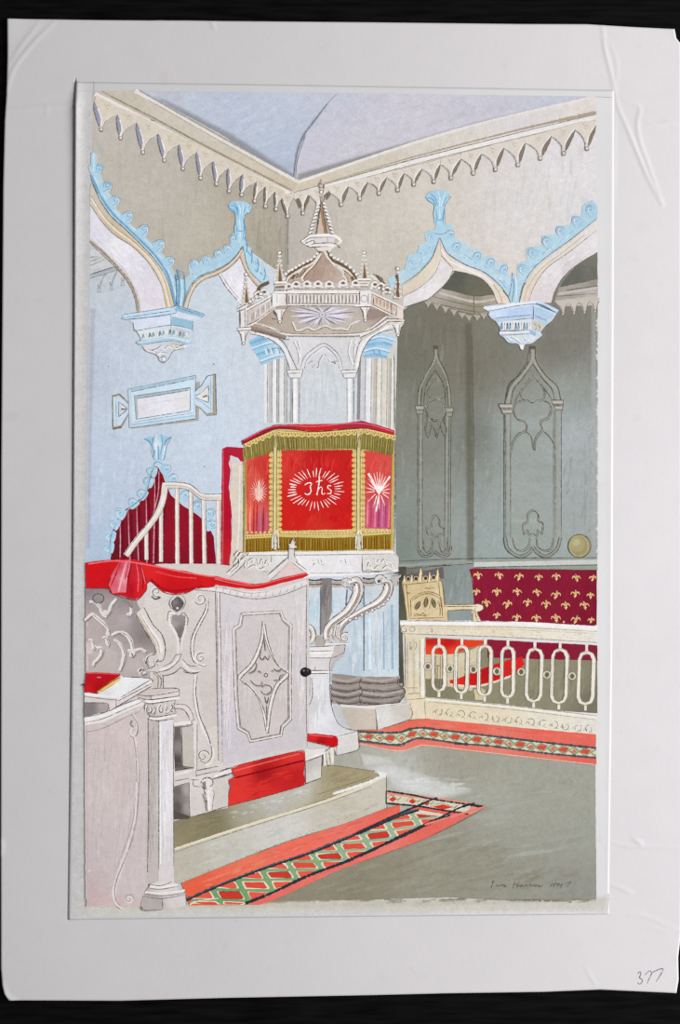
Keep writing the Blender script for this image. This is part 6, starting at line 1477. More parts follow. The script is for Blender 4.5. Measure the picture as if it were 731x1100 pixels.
# ------------------------------------------------------------------ step, carpet, reading desk with its door
view(180, 780, 250)
step = layer('stone_step')
fill([(20, 300), (190, 250), (420, 185), (490, 120), (660, 142), (688, 152), (640, 180), (400, 260), (22, 385)], (160, 150, 120), grad=[(60, 330, (134, 126, 100)), (150, 300, (128, 120, 92)), (250, 270, (170, 166, 148)), (330, 235, (190, 190, 182)), (440, 200, (196, 196, 188)), (540, 160, (158, 146, 112)), (600, 155, (162, 152, 120)), (480, 220, (164, 152, 120)), (30, 370, (150, 140, 112))])
brush([(180, 275), (460, 185), (470, 215), (200, 290)], 40, 14, 10, 2.2, [(206, 206, 202), (184, 184, 178), (216, 218, 216)], .5); brush([(25, 300), (180, 260), (200, 300), (25, 360)], 30, 12, 24, 2.4, [(120, 112, 86), (146, 136, 108)], .4); brush([(500, 130), (640, 150), (500, 205)], 30, 20, 20, 2, [(146, 132, 98), (174, 164, 134)], .4)
fill([(22, 385), (240, 312), (480, 238), (688, 150), (690, 258), (560, 305), (380, 360), (200, 430), (45, 492), (20, 490)], (196, 194, 184), grad=[(60, 430, (186, 182, 168)), (200, 370, (196, 194, 184)), (330, 330, (206, 204, 198)), (480, 280, (198, 194, 180)), (640, 220, (202, 198, 184)), (400, 300, (210, 208, 202)), (550, 250, (192, 186, 168))])
brush([(30, 400), (680, 180), (680, 240), (60, 470)], 90, 16, 24, 2.6, [(212, 210, 206), (182, 178, 164), (204, 200, 188), (196, 196, 192)], .35)
line([(22, 386), (240, 314), (480, 240), (600, 196), (660, 168), (688, 152)], 2.6, (226, 216, 190), jit=.12); line([(520, 212), (620, 180), (688, 152)], 3, (232, 231, 228), jit=.25); line([(650, 140), (688, 150)], 2, (226, 224, 220)); fill([(660, 144), (690, 149), (690, 162), (668, 158)], (232, 232, 232))
pen([(22, 396), (240, 322), (480, 246), (640, 190)], .9, (140, 130, 104)); pen([(688, 152), (690, 258)], 1, (110, 96, 70)); pen([(45, 492), (200, 430), (380, 360), (560, 305), (690, 256)], .9, (130, 116, 96)); pen([(490, 118), (560, 128), (660, 142)], .8, (110, 104, 82)); pen([(470, 215), (600, 172), (640, 158)], .8, (130, 118, 88))
for k in range(50):
    u = R.random(); x = 60 + u * 610; y = 490 - u * 235 - R.uniform(4, 14)
    pen([(x, y), (x + 3, y - 1)], .8, (140, 132, 112))

# long red-bordered carpet and its return
carpet = layer('lattice_carpet')
view(180, 780, 250)
fill([(45, 492), (200, 430), (380, 362), (560, 305), (690, 258), (731, 246), (731, 350), (560, 440), (330, 548), (290, 560), (70, 562)], RED, grad=[(90, 500, (228, 98, 70)), (250, 440, (230, 118, 92)), (400, 370, (234, 112, 92)), (700, 262, (228, 104, 88)), (350, 540, (226, 110, 100)), (560, 435, (232, 120, 112)), (700, 360, (228, 116, 108))])
brush([(80, 500), (380, 380), (690, 265), (700, 275), (400, 390), (100, 515)], 40, 20, 24, 2.4, [(240, 136, 112), (216, 84, 64), (236, 150, 130)], .4)
view(380, 740, 280)
fill([(-85, 442), (95, 358), (220, 318), (330, 320), (368, 328), (330, 352), (200, 420), (0, 492), (-85, 520)], (226, 102, 88), grad=[(60, 370, (228, 96, 82)), (150, 345, (226, 98, 84)), (100, 450, (232, 124, 114)), (300, 352, (226, 108, 98))])
# return strip along the step's end
fill([(90, 285), (150, 292), (220, 302), (330, 318), (370, 330), (330, 350), (220, 332), (92, 322)], (224, 150, 128)); fill([(92, 296), (200, 308), (330, 324), (320, 345), (220, 332), (92, 318)], (214, 206, 184))
for x, y, w in ((110, 308, 11), (165, 314, 11), (250, 330, 30), (205, 320, 8)):
    fill([(x - w, y + 1), (x, y - 7), (x + w, y + 1), (x, y + 8)], (210, 60, 44)); pen([(x - w - 6, y), (x - 4, y - 10), (x + w + 4, y + 2)], .8, (120, 130, 96)); line([(x + w + 2, y + 4), (x + w + 12, y - 4)], 1.3, (140, 160, 124), .9)
view(180, 780, 250)
A = [(60, 545), (150, 505), (300, 447), (440, 400), (560, 352), (640, 318), (731, 280), (790, 262)]
Bd = [(245, 556), (330, 522), (440, 470), (560, 425), (640, 390), (731, 346), (830, 300), (890, 280)]
fill([(70, 556)] + A[1:] + Bd[::-1] + [(240, 560)], (222, 214, 190))
def ln_at(L, x): return np.interp(x, [p[0] for p in L], [p[1] for p in L])
# slanting lattice across the strip
def cp(s, v):
    """s along the strip 0-1, v across 0-1"""
    a = (60 + s * 700, ln_at(A, 60 + s * 700)); b_ = (185 + s * 690, ln_at([(150, 590)] + Bd, 185 + s * 690))
    return (a[0] + (b_[0] - a[0]) * v, a[1] + (b_[1] - a[1]) * v)
lat = layer('green_lattice', carpet)
N = 9
P_ = [cp(s, .03) for s in np.linspace(0, 1, 30)] + [cp(s, .97) for s in np.linspace(1, 0, 30)]
fill([(x, min(y, 560)) for x, y in P_], (132, 166, 124), grad=[(200, 520, (112, 158, 106)), (400, 440, (132, 166, 124)), (600, 360, (150, 176, 142)), (720, 300, (158, 180, 150)), (300, 500, (126, 164, 112))])
for i in range(N + 1):
    for s, v in ((i / N, .5), ((i + .5) / N, .05), ((i + .5) / N, .95)):
        for kk, c in ((.94, (228, 214, 192)), (.80, None)):
            ds, dv = .40 / N * kk, .36 * kk
            q = [cp(min(1, max(0, s + a * ds)), min(.98, max(.02, v + b_ * dv + a * .04))) for a, b_ in ((-1, .06), (-.35, -.75), (0, -1), (1, -.1), (.3, .8), (0, 1))]
            if min(y for x, y in q) > 552: continue
            q = [(x + R.uniform(-2, 2), min(y + R.uniform(-2, 2), 559)) for x, y in q]
            if c is None: c = ((206, 58, 44), (226, 92, 74), (218, 80, 62))[0 if v == .5 and i % 2 else 1 if v != .5 else 2]
            fill(q, c)
        if v == .5 and i % 2: pen(q + q[:1], .9, (84, 76, 52), sm=False, a=.7)
layer('black_border', carpet)
NAVY = (44, 52, 62)
line(A, 3.2, NAVY, jit=.22); line(Bd, 3.0, NAVY, jit=.22); line([(a + 3, b_ - 4) for a, b_ in A], .8, (92, 104, 110), .7)
line([(70, 560), (100, 548), (160, 540)], 1, (232, 220, 190), .8)
view(380, 740, 280)
line([(92, 286), (170, 298), (230, 310), (368, 330)], 1.7, NAVY, .9, jit=.3); line([(92, 320), (180, 328), (240, 338), (322, 350)], 1.7, NAVY, .9, jit=.3); line([(92, 286), (92, 322)], 1.2, NAVY, .8)
line([(0, 408), (90, 366), (160, 336), (215, 312), (235, 305)], 2, NAVY, jit=.25); line([(0, 472), (100, 430), (200, 384), (290, 336), (340, 320)], 2, NAVY, jit=.25)
line([(320, 322), (368, 332)], 2.6, NAVY)
line([(200, 380), (300, 350), (370, 330)], 2.2, (232, 130, 120), .9)
pen([(0, 492), (200, 420), (330, 356), (372, 330)], .8, (150, 110, 84))

# reading desk: the tall carved case with a door
view(80, 540, 200)
desk = layer('reading_desk')
PK = (214, 206, 203)
fill([(45, 330), (240, 330), (250, 260), (330, 240), (560, 240), (920, 300), (925, 660), (920, 1010), (560, 1060), (420, 1160), (300, 1100), (45, 660)], PK, grad=[(150, 450, (200, 188, 184)), (340, 400, (212, 205, 200)), (420, 560, (212, 204, 198)), (460, 800, (214, 207, 203)), (540, 500, (212, 206, 204)), (450, 950, (212, 206, 200))])
side = layer('carved_side_panel', desk)
fill([(45, 330), (235, 335), (250, 400), (290, 480), (330, 560), (320, 600), (290, 600), (300, 690), (180, 680), (45, 665)], (200, 190, 184), grad=[(100, 400, (180, 170, 166)), (70, 480, (196, 184, 178)), (200, 460, (192, 182, 178)), (270, 520, (150, 140, 138)), (250, 470, (160, 150, 148)), (130, 600, (206, 196, 188)), (240, 620, (202, 192, 186)), (200, 380, (164, 154, 152)), (60, 340, (150, 140, 142))], shift=(-12, -13, -10))
fill([(45, 330), (240, 335), (240, 370), (150, 360), (45, 365)], (140, 130, 132), soft=4, a=.75)
view(85, 640, 110)
def tr(p, w=4.0):
    line([(a + 8, b_ + 9) for a, b_ in p], w, (150, 138, 134), .8, tap=(.6, 1, 1, .6)); line(p, w, (226, 220, 216), tap=(.6, 1, 1, .7), jit=.1); pen([(a + 8, b_ + 6) for a, b_ in p], .8, (112, 100, 96))
for p in ([(75, 40), (115, 50), (150, 80), (165, 115), (190, 140), (215, 110), (235, 60), (268, 20)], [(190, 140), (195, 155)], [(170, 110), (215, 128)], [(40, 175), (70, 150), (95, 130), (120, 150), (175, 195), (205, 235), (208, 270)], [(168, 300), (190, 295), (208, 345), (215, 355)], [(232, 280), (280, 260), (330, 270), (370, 320), (385, 380), (400, 390), (440, 380), (480, 400)], [(350, 385), (375, 400), (372, 425), (400, 410)], [(250, 310), (290, 340), (318, 400), (315, 460), (290, 535)], [(70, 310), (90, 320), (105, 360), (130, 375), (155, 370), (160, 410), (135, 450), (108, 475), (100, 500)], [(95, 365), (108, 380)], [(370, 75), (375, 115), (350, 145)], [(340, 130), (375, 135)], [(420, 540), (450, 520), (440, 555), (480, 545)]):
    tr(p)
dot(140, 18, 6, (150, 140, 140), out=(1, (80, 72, 70)), ry=5); dot(190, 120, 3, (222, 216, 212)); dot(385, 395, 2.6, (224, 218, 214)); dot(205, 270, 2.4, (220, 214, 210))
fill([(270, 10), (330, 20), (390, 60), (380, 90), (340, 60)], (110, 100, 100), soft=3, a=.6)
# front pilaster with scrolls
pil = layer('scroll_pilaster', desk)
view(155, 620, 100)
fill([(0, 20), (60, 15), (200, 100), (300, 135), (400, 100), (540, 70), (600, 60), (605, 300), (600, 760), (600, 1150), (480, 1200), (440, 900), (420, 760), (140, 770), (120, 730), (30, 720), (80, 640), (150, 600), (100, 500), (0, 260)], (214, 207, 202), grad=[(100, 200, (216, 209, 203)), (400, 400, (212, 205, 200)), (300, 800, (210, 202, 198)), (540, 500, (214, 208, 205)), (540, 900, (206, 198, 192)), (120, 600, (208, 200, 194))])
fill([(-10, 240), (60, 360), (130, 440), (165, 540), (160, 640), (120, 650), (90, 560), (40, 460), (-40, 340), (-60, 280)], (218, 211, 205)); line([(-20, 300), (60, 420), (120, 500), (140, 600)], 2.4, (236, 231, 227)); pen([(0, 235), (70, 370), (140, 450), (168, 560), (150, 650), (110, 660)], 1.2, (76, 68, 64)); pen([(-60, 300), (30, 460), (85, 550), (88, 600)], 1, (90, 80, 74)); pen([(-30, 290), (60, 440), (110, 520), (122, 600)], .7, (150, 138, 128)); line([(-42, 310), (40, 450), (92, 540)], 1.4, (190, 172, 144), .8)
for (x, y, r_, st, t_) in ((92, 110, 5.6, -60, -1.2), (436, 165, 7, 200, 1.2), (440, 628, 5.6, 60, 1.2)):
    coil(x, y, r_, st, t_, 2.6, (232, 227, 223)); coil(x + 6, y + 4, r_, st, t_, 1, (92, 84, 80), .8, 2)
line([(60, 150), (90, 172), (130, 155)], 2, (100, 92, 90), .8)
fill([(262, 155), (296, 180), (304, 220), (265, 262), (232, 240), (222, 195)], (112, 106, 106), sm=True, grad=[(250, 200, (132, 126, 126)), (270, 220, (100, 94, 94)), (290, 190, (90, 86, 86))]); pen([(262, 152), (300, 180), (306, 222), (265, 264), (230, 242), (220, 195), (262, 152)], 1.3, (64, 58, 56)); dot(262, 243, 1.4, (216, 212, 210))
for p in ([(240, 130), (205, 180), (208, 225), (245, 270), (265, 275)], [(300, 140), (325, 180), (318, 225), (290, 265)], [(230, 140), (195, 200), (215, 250)]): pen(p, .8, (120, 110, 104))
fill([(220, 300), (245, 288), (265, 300), (290, 288), (318, 308), (320, 360), (300, 420), (283, 480), (250, 420), (215, 360)], (146, 138, 138), grad=[(260, 330, (150, 142, 142)), (240, 360, (164, 158, 156)), (290, 420, (120, 112, 112))]); pen([(210, 310), (214, 370), (250, 430), (282, 490), (284, 590)], 1.1, (80, 72, 68)); pen([(320, 300), (322, 360), (304, 430), (290, 480), (296, 590)], 1.1, (80, 72, 68)); pen([(185, 300), (200, 268), (232, 280), (250, 295)], 1.3, (80, 72, 68)); pen([(290, 290), (310, 278), (332, 300), (345, 340), (310, 440)], 1.1, (80, 72, 68)); pen([(182, 340), (188, 300)], .9)
line([(200, 300), (206, 370), (256, 460), (270, 560), (262, 600)], 2.6, (228, 222, 217)); line([(335, 330), (320, 420), (296, 500), (290, 590)], 2.2, (226, 220, 215)); line([(195, 285), (225, 275), (245, 292)], 1.8, (234, 229, 226))
line([(500, 170), (490, 260), (440, 360), (400, 440), (376, 530), (378, 600), (400, 660), (440, 690), (486, 690)], 2.8, (230, 224, 220)); pen([(505, 170), (500, 260), (450, 360), (408, 450), (390, 540), (394, 620)], 1, (92, 84, 78)); pen([(490, 180), (478, 260), (420, 370), (376, 470), (366, 560), (376, 630), (400, 670), (470, 700), (490, 690)], 1.2, (80, 72, 68))
line([(120, 730), (190, 710), (250, 660), (280, 610)], 2.8, (230, 224, 220)); pen([(110, 745), (190, 724), (260, 668), (292, 610)], 1.1, (84, 76, 70)); line([(300, 660), (350, 720), (410, 740), (440, 735)], 2.6, (230, 224, 220)); pen([(292, 706), (340, 744), (400, 756), (440, 740)], 1.1, (84, 76, 70)); pen([(300, 640), (350, 690), (420, 700)], .9, (110, 100, 94)); pen([(290, 706), (250, 740), (200, 765), (140, 772)], 1.1, (84, 76, 70)); pen([(150, 700), (210, 670), (255, 600)], .9, (120, 110, 104)); pen([(250, 610), (300, 604)], .8)
for p in ([(70, 600), (30, 620), (15, 660), (40, 700), (80, 690), (70, 650)], [(110, 640), (90, 670), (110, 690)], [(0, 640), (20, 700), (60, 715)], [(30, 730), (110, 745)]): line(p, 2, (222, 215, 209)); pen([(a + 4, b_ + 4) for a, b_ in p], 1.1, (70, 62, 58))
fill([(72, 750), (140, 750), (150, 870), (80, 870)], (206, 196, 188)); pen([(72, 750), (110, 790), (108, 870)], 1, (84, 76, 70)); pen([(95, 750), (135, 800), (130, 870)], 1, (84, 76, 70)); pen([(150, 770), (152, 870)], .8)
pen([(575, 90), (578, 500), (572, 900)], .8, (130, 120, 116)); pen([(600, 90), (602, 500), (598, 900)], .9, (110, 100, 98)); line([(588, 90), (590, 500), (586, 900)], 1.2, (232, 228, 226), .8)
view(140, 720, 110)
line([(470, 30), (458, 150), (466, 220), (480, 300), (520, 420), (570, 520), (592, 580), (580, 650), (540, 680)], 2.6, (230, 224, 219)); pen([(480, 30), (470, 150), (480, 230), (500, 330), (555, 460), (582, 560), (580, 620), (540, 660), (500, 640)], 1.1, (76, 70, 64)); pen([(455, 60), (452, 200), (475, 320), (500, 390)], .7, (140, 130, 124))
coil(522, 610, 6, 0, 1.2, 2.4, (228, 222, 217)); coil(522, 610, 6.8, 10, 1.2, 1, (80, 74, 68), .8, 2)
pen([(235, 30), (240, 130)], .8); pen([(380, 10), (430, 20), (492, 12)], 1.2, (84, 78, 72)); pen([(240, 40), (300, 25), (340, 5)], 1.1, (84, 78, 72))
# little arch, niche and shelf beside the pilaster
fill([(310, 240), (380, 245), (430, 290), (445, 350), (310, 370)], (212, 202, 198)); line([(330, 255), (390, 262), (430, 310), (440, 350)], 3, (222, 215, 211)); pen([(320, 272), (380, 280), (415, 325), (425, 360)], 1, (90, 82, 78)); pen([(330, 240), (400, 248), (442, 300), (455, 350)], .9, (110, 100, 96))
fill([(300, 400), (430, 380), (460, 375), (462, 700), (320, 720)], (190, 184, 178), grad=[(340, 500, (120, 112, 108)), (400, 450, (176, 170, 162)), (440, 600, (196, 192, 184)), (360, 680, (130, 122, 116))]); fill([(318, 410), (360, 405), (368, 670), (318, 700)], (112, 104, 100), grad=[(330, 450, (104, 96, 94)), (355, 550, (140, 132, 126)), (330, 650, (80, 74, 72))]); fill([(318, 660), (370, 660), (420, 690), (330, 712)], (90, 84, 82), soft=2, a=.8); fill([(370, 405), (452, 385), (456, 690), (380, 680)], (196, 190, 182))
line([(310, 385), (440, 370)], 3.4, (230, 225, 222)); pen([(315, 408), (430, 394), (440, 360), (465, 350)], 1, (80, 74, 70)); pen([(368, 420), (372, 660)], .8); pen([(452, 400), (460, 700)], .9, (110, 102, 98)); pen([(320, 712), (460, 690)], 1.2, (70, 64, 62)); line([(462, 360), (466, 780)], 3, (222, 216, 212)); pen([(480, 380), (478, 770)], .8, (130, 122, 118))
fill([(310, 740), (420, 715), (425, 790), (315, 830)], (214, 206, 202)); line([(315, 745), (440, 715)], 2.2, (230, 225, 222)); pen([(315, 790), (420, 770)], .9); pen([(315, 830), (425, 800)], 1)
fill([(314, 830), (420, 800), (428, 1040), (314, 1010)], (140, 132, 128), grad=[(340, 860, (110, 102, 100)), (400, 850, (170, 164, 158)), (340, 980, (92, 86, 84)), (410, 980, (160, 152, 148))]); fill([(310, 1000), (430, 1040), (420, 1060), (310, 1063)], (84, 80, 72)); pen([(422, 805), (428, 1045)], 1)
fill([(425, 740), (470, 760), (630, 690), (640, 745), (590, 770), (590, 780), (700, 740), (700, 980), (600, 1000), (430, 1048), (425, 900)], (214, 206, 201), grad=[(480, 950, (212, 204, 200)), (640, 870, (206, 198, 192)), (500, 780, (220, 214, 210))])
fill([(470, 720), (620, 690), (620, 715), (480, 755)], (212, 203, 198)); pen([(468, 716), (628, 684)], 1); pen([(470, 752), (630, 716)], .9); pen([(470, 716), (470, 755)], .9); pen([(455, 780), (452, 820), (500, 830)], .9); pen([(430, 780), (490, 780)], .8); pen([(600, 776), (730, 735)], 1.2, (76, 70, 66)); line([(600, 760), (640, 740), (731, 712)], 3, (234, 230, 228)); pen([(640, 720), (700, 700), (731, 694)], 1.3, (76, 60, 56))
layer('urn_ornament', desk)
fill([(505, 800), (530, 770), (570, 768), (592, 790), (585, 815), (590, 850), (600, 880), (592, 920), (585, 1000), (552, 1010), (545, 940), (520, 860), (515, 830)], (224, 218, 214)); pen([(505, 805), (520, 775), (560, 765), (590, 785), (588, 815), (570, 830)], 1.3, (70, 64, 62)); pen([(510, 820), (530, 860), (545, 930), (552, 1008)], 1.2, (70, 64, 62)); pen([(588, 850), (600, 880), (592, 930), (586, 1000)], 1, (90, 82, 78)); line([(520, 880), (540, 960), (545, 1000)], 2, (150, 142, 138), .8); line([(560, 850), (565, 990)], 1.8, (240, 236, 233)); fill([(515, 800), (540, 790), (545, 850), (525, 850)], (120, 112, 110), a=.85); pen([(428, 1046), (545, 1016), (640, 985), (700, 970)], 1.1, (90, 84, 72))

# door
view(220, 600, 180)
door = layer('desk_door', desk)
fill([(58, 120), (150, 145), (220, 150), (330, 118), (445, 88), (444, 500), (450, 820), (300, 840), (180, 880), (80, 900), (60, 700)], (218, 212, 211), grad=[(90, 300, (220, 214, 214)), (90, 700, (214, 209, 212)), (420, 200, (222, 216, 213)), (420, 700, (214, 208, 206)), (260, 170, (222, 216, 213)), (260, 830, (212, 206, 206))], shift=(-8, -8, -4))
brush([(75, 200), (120, 200), (125, 830), (80, 860)], 50, 88, 60, 2, [(206, 202, 208), (232, 228, 228), (222, 214, 212)], .5); brush([(385, 130), (440, 110), (440, 790), (390, 700)], 40, 88, 60, 2, [(206, 200, 198), (232, 228, 226)], .5)
line([(58, 120), (68, 500), (76, 900)], 1.6, (232, 228, 227), .9)
for p in ([(48, 130), (54, 500), (62, 880)], [(66, 130), (72, 500), (78, 890)], [(446, 88), (444, 300), (444, 640), (448, 820)]): pen(p, 1, (110, 102, 100))
layer('door_panel', door)
fill([(160, 238), (335, 228), (345, 260), (380, 290), (378, 500), (380, 700), (340, 740), (335, 775), (200, 800), (185, 765), (145, 742), (135, 600), (125, 305), (150, 290)], (210, 202, 199), grad=[(200, 300, (212, 204, 202)), (320, 320, (214, 207, 203)), (180, 680, (208, 200, 198)), (330, 650, (212, 204, 199)), (260, 720, (214, 205, 200))], shift=(-6, -6, -3))
brush([(150, 320), (360, 310), (365, 690), (160, 700)], 70, 86, 40, 2, [(200, 192, 190), (222, 215, 211), (206, 198, 194)], .4)
fr = [(160, 240), (335, 230), (346, 262), (380, 290), (376, 500), (378, 700), (342, 736), (336, 772), (200, 798), (186, 762), (146, 740), (134, 600), (124, 306), (152, 288), (160, 240)]
line(fr, 2.6, (228, 223, 220), sm=False, jit=.08); pen([((a - 255) * 1.02 + 255, (b_ - 515) * 1.012 + 515) for a, b_ in fr], .9, (100, 92, 88), sm=False); pen([((a - 255) * .9 + 255, (b_ - 515) * .968 + 515) for a, b_ in fr], .9, (100, 92, 88), sm=False); pen([((a - 255) * .94 + 255, (b_ - 515) * .98 + 515) for a, b_ in fr], .6, (150, 140, 134), sm=False)
layer('star_ornament', door)
fill([(258, 275), (272, 350), (300, 430), (362, 500), (310, 560), (285, 640), (274, 755), (262, 660), (230, 590), (150, 522), (205, 460), (240, 390), (252, 330)], (206, 197, 193))
for p in ([(258, 278), (252, 340), (236, 400), (205, 462), (152, 520), (190, 552), (230, 600), (258, 670), (273, 756)], [(258, 278), (270, 350), (298, 430), (330, 475), (362, 502), (315, 555), (288, 640), (273, 756)]):
    line([(a + 4, b_ + 5) for a, b_ in p], 2, (156, 146, 140), .8); line(p, 2.6, (230, 225, 222), tap=(.4, 1, 1, 1, .4)); pen([(a + 6, b_ + 7) for a, b_ in p], .9, (86, 78, 74)); pen([(a - 6, b_ - 5) for a, b_ in p], .8, (100, 92, 88))
for p in ([(245, 400), (240, 430), (255, 440), (262, 425), (275, 440), (282, 420)], [(190, 500), (215, 490), (225, 470), (222, 450)], [(300, 480), (320, 490), (335, 480)], [(300, 530), (325, 528), (330, 510), (345, 505)], [(200, 530), (220, 550), (245, 552), (250, 535)], [(248, 560), (262, 550), (285, 555), (292, 575), (275, 590), (255, 588), (245, 575)], [(232, 495), (240, 490), (245, 498)], [(290, 490), (300, 488)], [(262, 600), (270, 630), (280, 605)], [(258, 340), (264, 400)], [(270, 640), (272, 700)]):
    line([(a + 3, b_ + 4) for a, b_ in p], 1.4, (170, 160, 154), .8); pen(p, 1.2, (82, 74, 70))
ring(268, 508, 1.8, 1.8, .9, (84, 76, 72)); dot(268, 508, 1.1, (222, 214, 210))
layer('door_knob', door, 'black door knob')
dot(438, 495, 4.8, (30, 28, 30), out=(.8, (20, 18, 20)), n=20); dot(450, 494, 4.0, (40, 38, 40), n=18); dot(433, 488, 1.3, (130, 130, 134), .8); dot(450, 488, 1.1, (96, 96, 100), .8)
layer('desk_gable', desk)
view(240, 440, 200)
for x0, y0, x1, y1 in ((20, 650, 90, 585), (180, 660, 262, 588), (262, 588, 330, 640)):
    line([(x0, y0), (x1, y1)], 3.6, (222, 217, 214), jit=.07); pen([(x0 - 6, y0 - 10), (x1 - 4, y1 - 12)], 1, (96, 88, 84)); pen([(x0 + 6, y0 + 10), (x1 + 6, y1 + 10)], .9, (110, 102, 98)); line([(x0 - 3, y0 - 4), (x1 - 3, y1 - 4)], 1.1, (240, 237, 235), .9)
fill([(205, 655), (262, 596), (320, 640), (270, 652)], (222, 202, 198)); fill([(254, 590), (258, 540), (268, 515), (276, 505), (284, 520), (280, 560), (290, 595), (270, 600)], (220, 214, 210)); pen([(256, 588), (260, 545), (272, 510), (282, 525), (280, 570), (292, 600)], .9, (110, 100, 96)); line([(258, 530), (288, 540)], 1.6, (232, 228, 225)); pen([(255, 545), (290, 550)], .8)
for p in ([(40, 600), (70, 560), (90, 575), (100, 560)], [(30, 640), (60, 610), (60, 580), (44, 570), (60, 550)], [(80, 610), (90, 590), (98, 600)]): pen(p, .9, (120, 110, 104)); line([(a + 3, b_ + 4) for a, b_ in p], 1, (238, 234, 232), .9)
layer('desk_cornice', desk)
line([(-130, 690), (-60, 700), (30, 716), (110, 722), (200, 715), (330, 675)], 5, (226, 221, 218), jit=.06); pen([(-130, 706), (-20, 716), (80, 738), (150, 742), (240, 725), (330, 690)], .9, (110, 102, 98)); pen([(-120, 690), (0, 700), (100, 720), (180, 714)], .7, (150, 142, 138))
for k in range(13):
    x = -30 + k * 28; y = 706 + 26 * math.sin(max(0, min(1, (x + 30) / 330)) * 3.1) * .8 - max(0, x - 200) * .16
    pen([(x, y + 6), (x + 4, y - 8)], .8, (120, 110, 104))

# cushions and cloths, draped and so things laid on the desk in the scene: kept as parts of the picture
view(80, 540, 200)
drape = layer('red_velvet_drape')
fill([(45, 235), (100, 228), (170, 222), (240, 222), (300, 240), (380, 262), (440, 268), (500, 285), (560, 288), (620, 305), (731, 322), (731, 338), (640, 335), (555, 322), (540, 330), (480, 335), (440, 352), (400, 358), (350, 348), (300, 310), (285, 320), (285, 340), (260, 370), (235, 380), (190, 365), (150, 358), (135, 335), (46, 336)], (208, 24, 30), grad=[(80, 270, (206, 18, 28)), (120, 310, (200, 20, 28)), (300, 270, (220, 40, 44)), (400, 310, (206, 22, 30)), (400, 340, (190, 18, 28)), (500, 305, (204, 24, 32)), (700, 328, (200, 26, 34)), (640, 316, (214, 40, 46))])
fill([(178, 230), (222, 222), (216, 280), (206, 352), (176, 352), (150, 356), (136, 322), (152, 270)], (214, 84, 98), grad=[(180, 250, (206, 66, 82)), (160, 320, (212, 92, 106)), (190, 330, (222, 120, 134)), (205, 260, (226, 128, 142)), (200, 310, (232, 150, 162))])
fill([(240, 224), (262, 246), (275, 300), (284, 326), (268, 360), (236, 380), (212, 368), (216, 300), (224, 240)], (196, 28, 40), grad=[(235, 250, (196, 34, 50)), (255, 340, (214, 30, 38)), (222, 340, (176, 18, 32)), (270, 300, (206, 40, 50))])
for p, c, w in (([(182, 234), (160, 290), (142, 330)], (168, 24, 42), 1.6), ([(206, 228), (186, 300), (174, 350)], (240, 176, 186), 2.4), ([(228, 226), (214, 290), (206, 360)], (160, 16, 34), 2.2), ([(243, 232), (252, 290), (250, 350)], (222, 96, 108), 1.8), ([(258, 240), (272, 296), (268, 345)], (150, 16, 28), 1.4), ([(215, 232), (200, 300)], (198, 56, 74), 1.4), ([(264, 250), (280, 318)], (232, 110, 118), 1.2)):
    line(p, w, c, .85, tap=(.3, 1, .6))
pen([(180, 226), (152, 272), (134, 326), (150, 358), (190, 364), (236, 382), (268, 362), (286, 328), (268, 250), (240, 222)], .8, (120, 30, 36), a=.6)
line([(55, 240), (170, 228), (300, 246), (440, 274), (560, 294), (725, 326)], 1.5, (240, 110, 110), .8); line([(300, 300), (350, 338), (400, 346), (440, 340), (540, 318)], 1.6, (170, 10, 22), .8); line([(320, 270), (400, 290), (480, 296)], 1.4, (232, 70, 70), .7); pen([(285, 320), (300, 308), (350, 350), (400, 360), (440, 354), (480, 337), (540, 331), (555, 322)], 1, (110, 30, 30)); pen([(45, 336), (135, 338), (150, 358), (235, 382), (262, 370), (286, 340)], .9, (100, 40, 40)); pen([(180, 222), (182, 212), (190, 222)], 1, (140, 30, 36))
view(220, 600, 180)
fill([(-10, 76), (45, 82), (110, 100), (200, 114), (260, 106), (340, 82), (440, 62), (455, 72), (430, 84), (340, 106), (260, 128), (200, 134), (110, 118), (45, 100), (42, 122), (-10, 118)], (204, 28, 36), grad=[(60, 95, (196, 24, 34)), (200, 124, (204, 30, 36)), (400, 76, (206, 36, 42)), (0, 100, (210, 28, 30))]); line([(45, 88), (110, 104), (200, 118), (260, 110), (340, 88), (440, 66)], 1, (232, 110, 112), .7)
l = layer('red_step_cushion')
view(180, 780, 250)
fill([(200, 135), (230, 120), (400, 80), (425, 78), (434, 90), (432, 120), (428, 150), (436, 172), (424, 186), (300, 222), (192, 250), (192, 225), (200, 190), (192, 170), (212, 158)], (206, 28, 26), grad=[(240, 140, (222, 50, 44)), (400, 95, (218, 44, 40)), (300, 150, (168, 14, 20)), (300, 200, (218, 40, 34)), (220, 225, (226, 48, 40)), (410, 160, (196, 24, 26))], shift=(-4, 8, 8))
line([(212, 162), (300, 140), (410, 112), (430, 108)], 1.8, (140, 10, 16), .8); line([(210, 140), (300, 116), (415, 86)], 1.4, (236, 96, 86), .7); brush([(210, 180), (420, 128), (420, 175), (210, 235)], 30, 14, 20, 2, [(228, 60, 48), (190, 20, 22)], .4); pen([(192, 250), (300, 222), (424, 186), (436, 170)], .9, (120, 40, 34)); pen([(200, 135), (230, 120), (400, 80), (430, 80), (434, 120)], .8, (120, 30, 30))
layer('desk_step', desk)
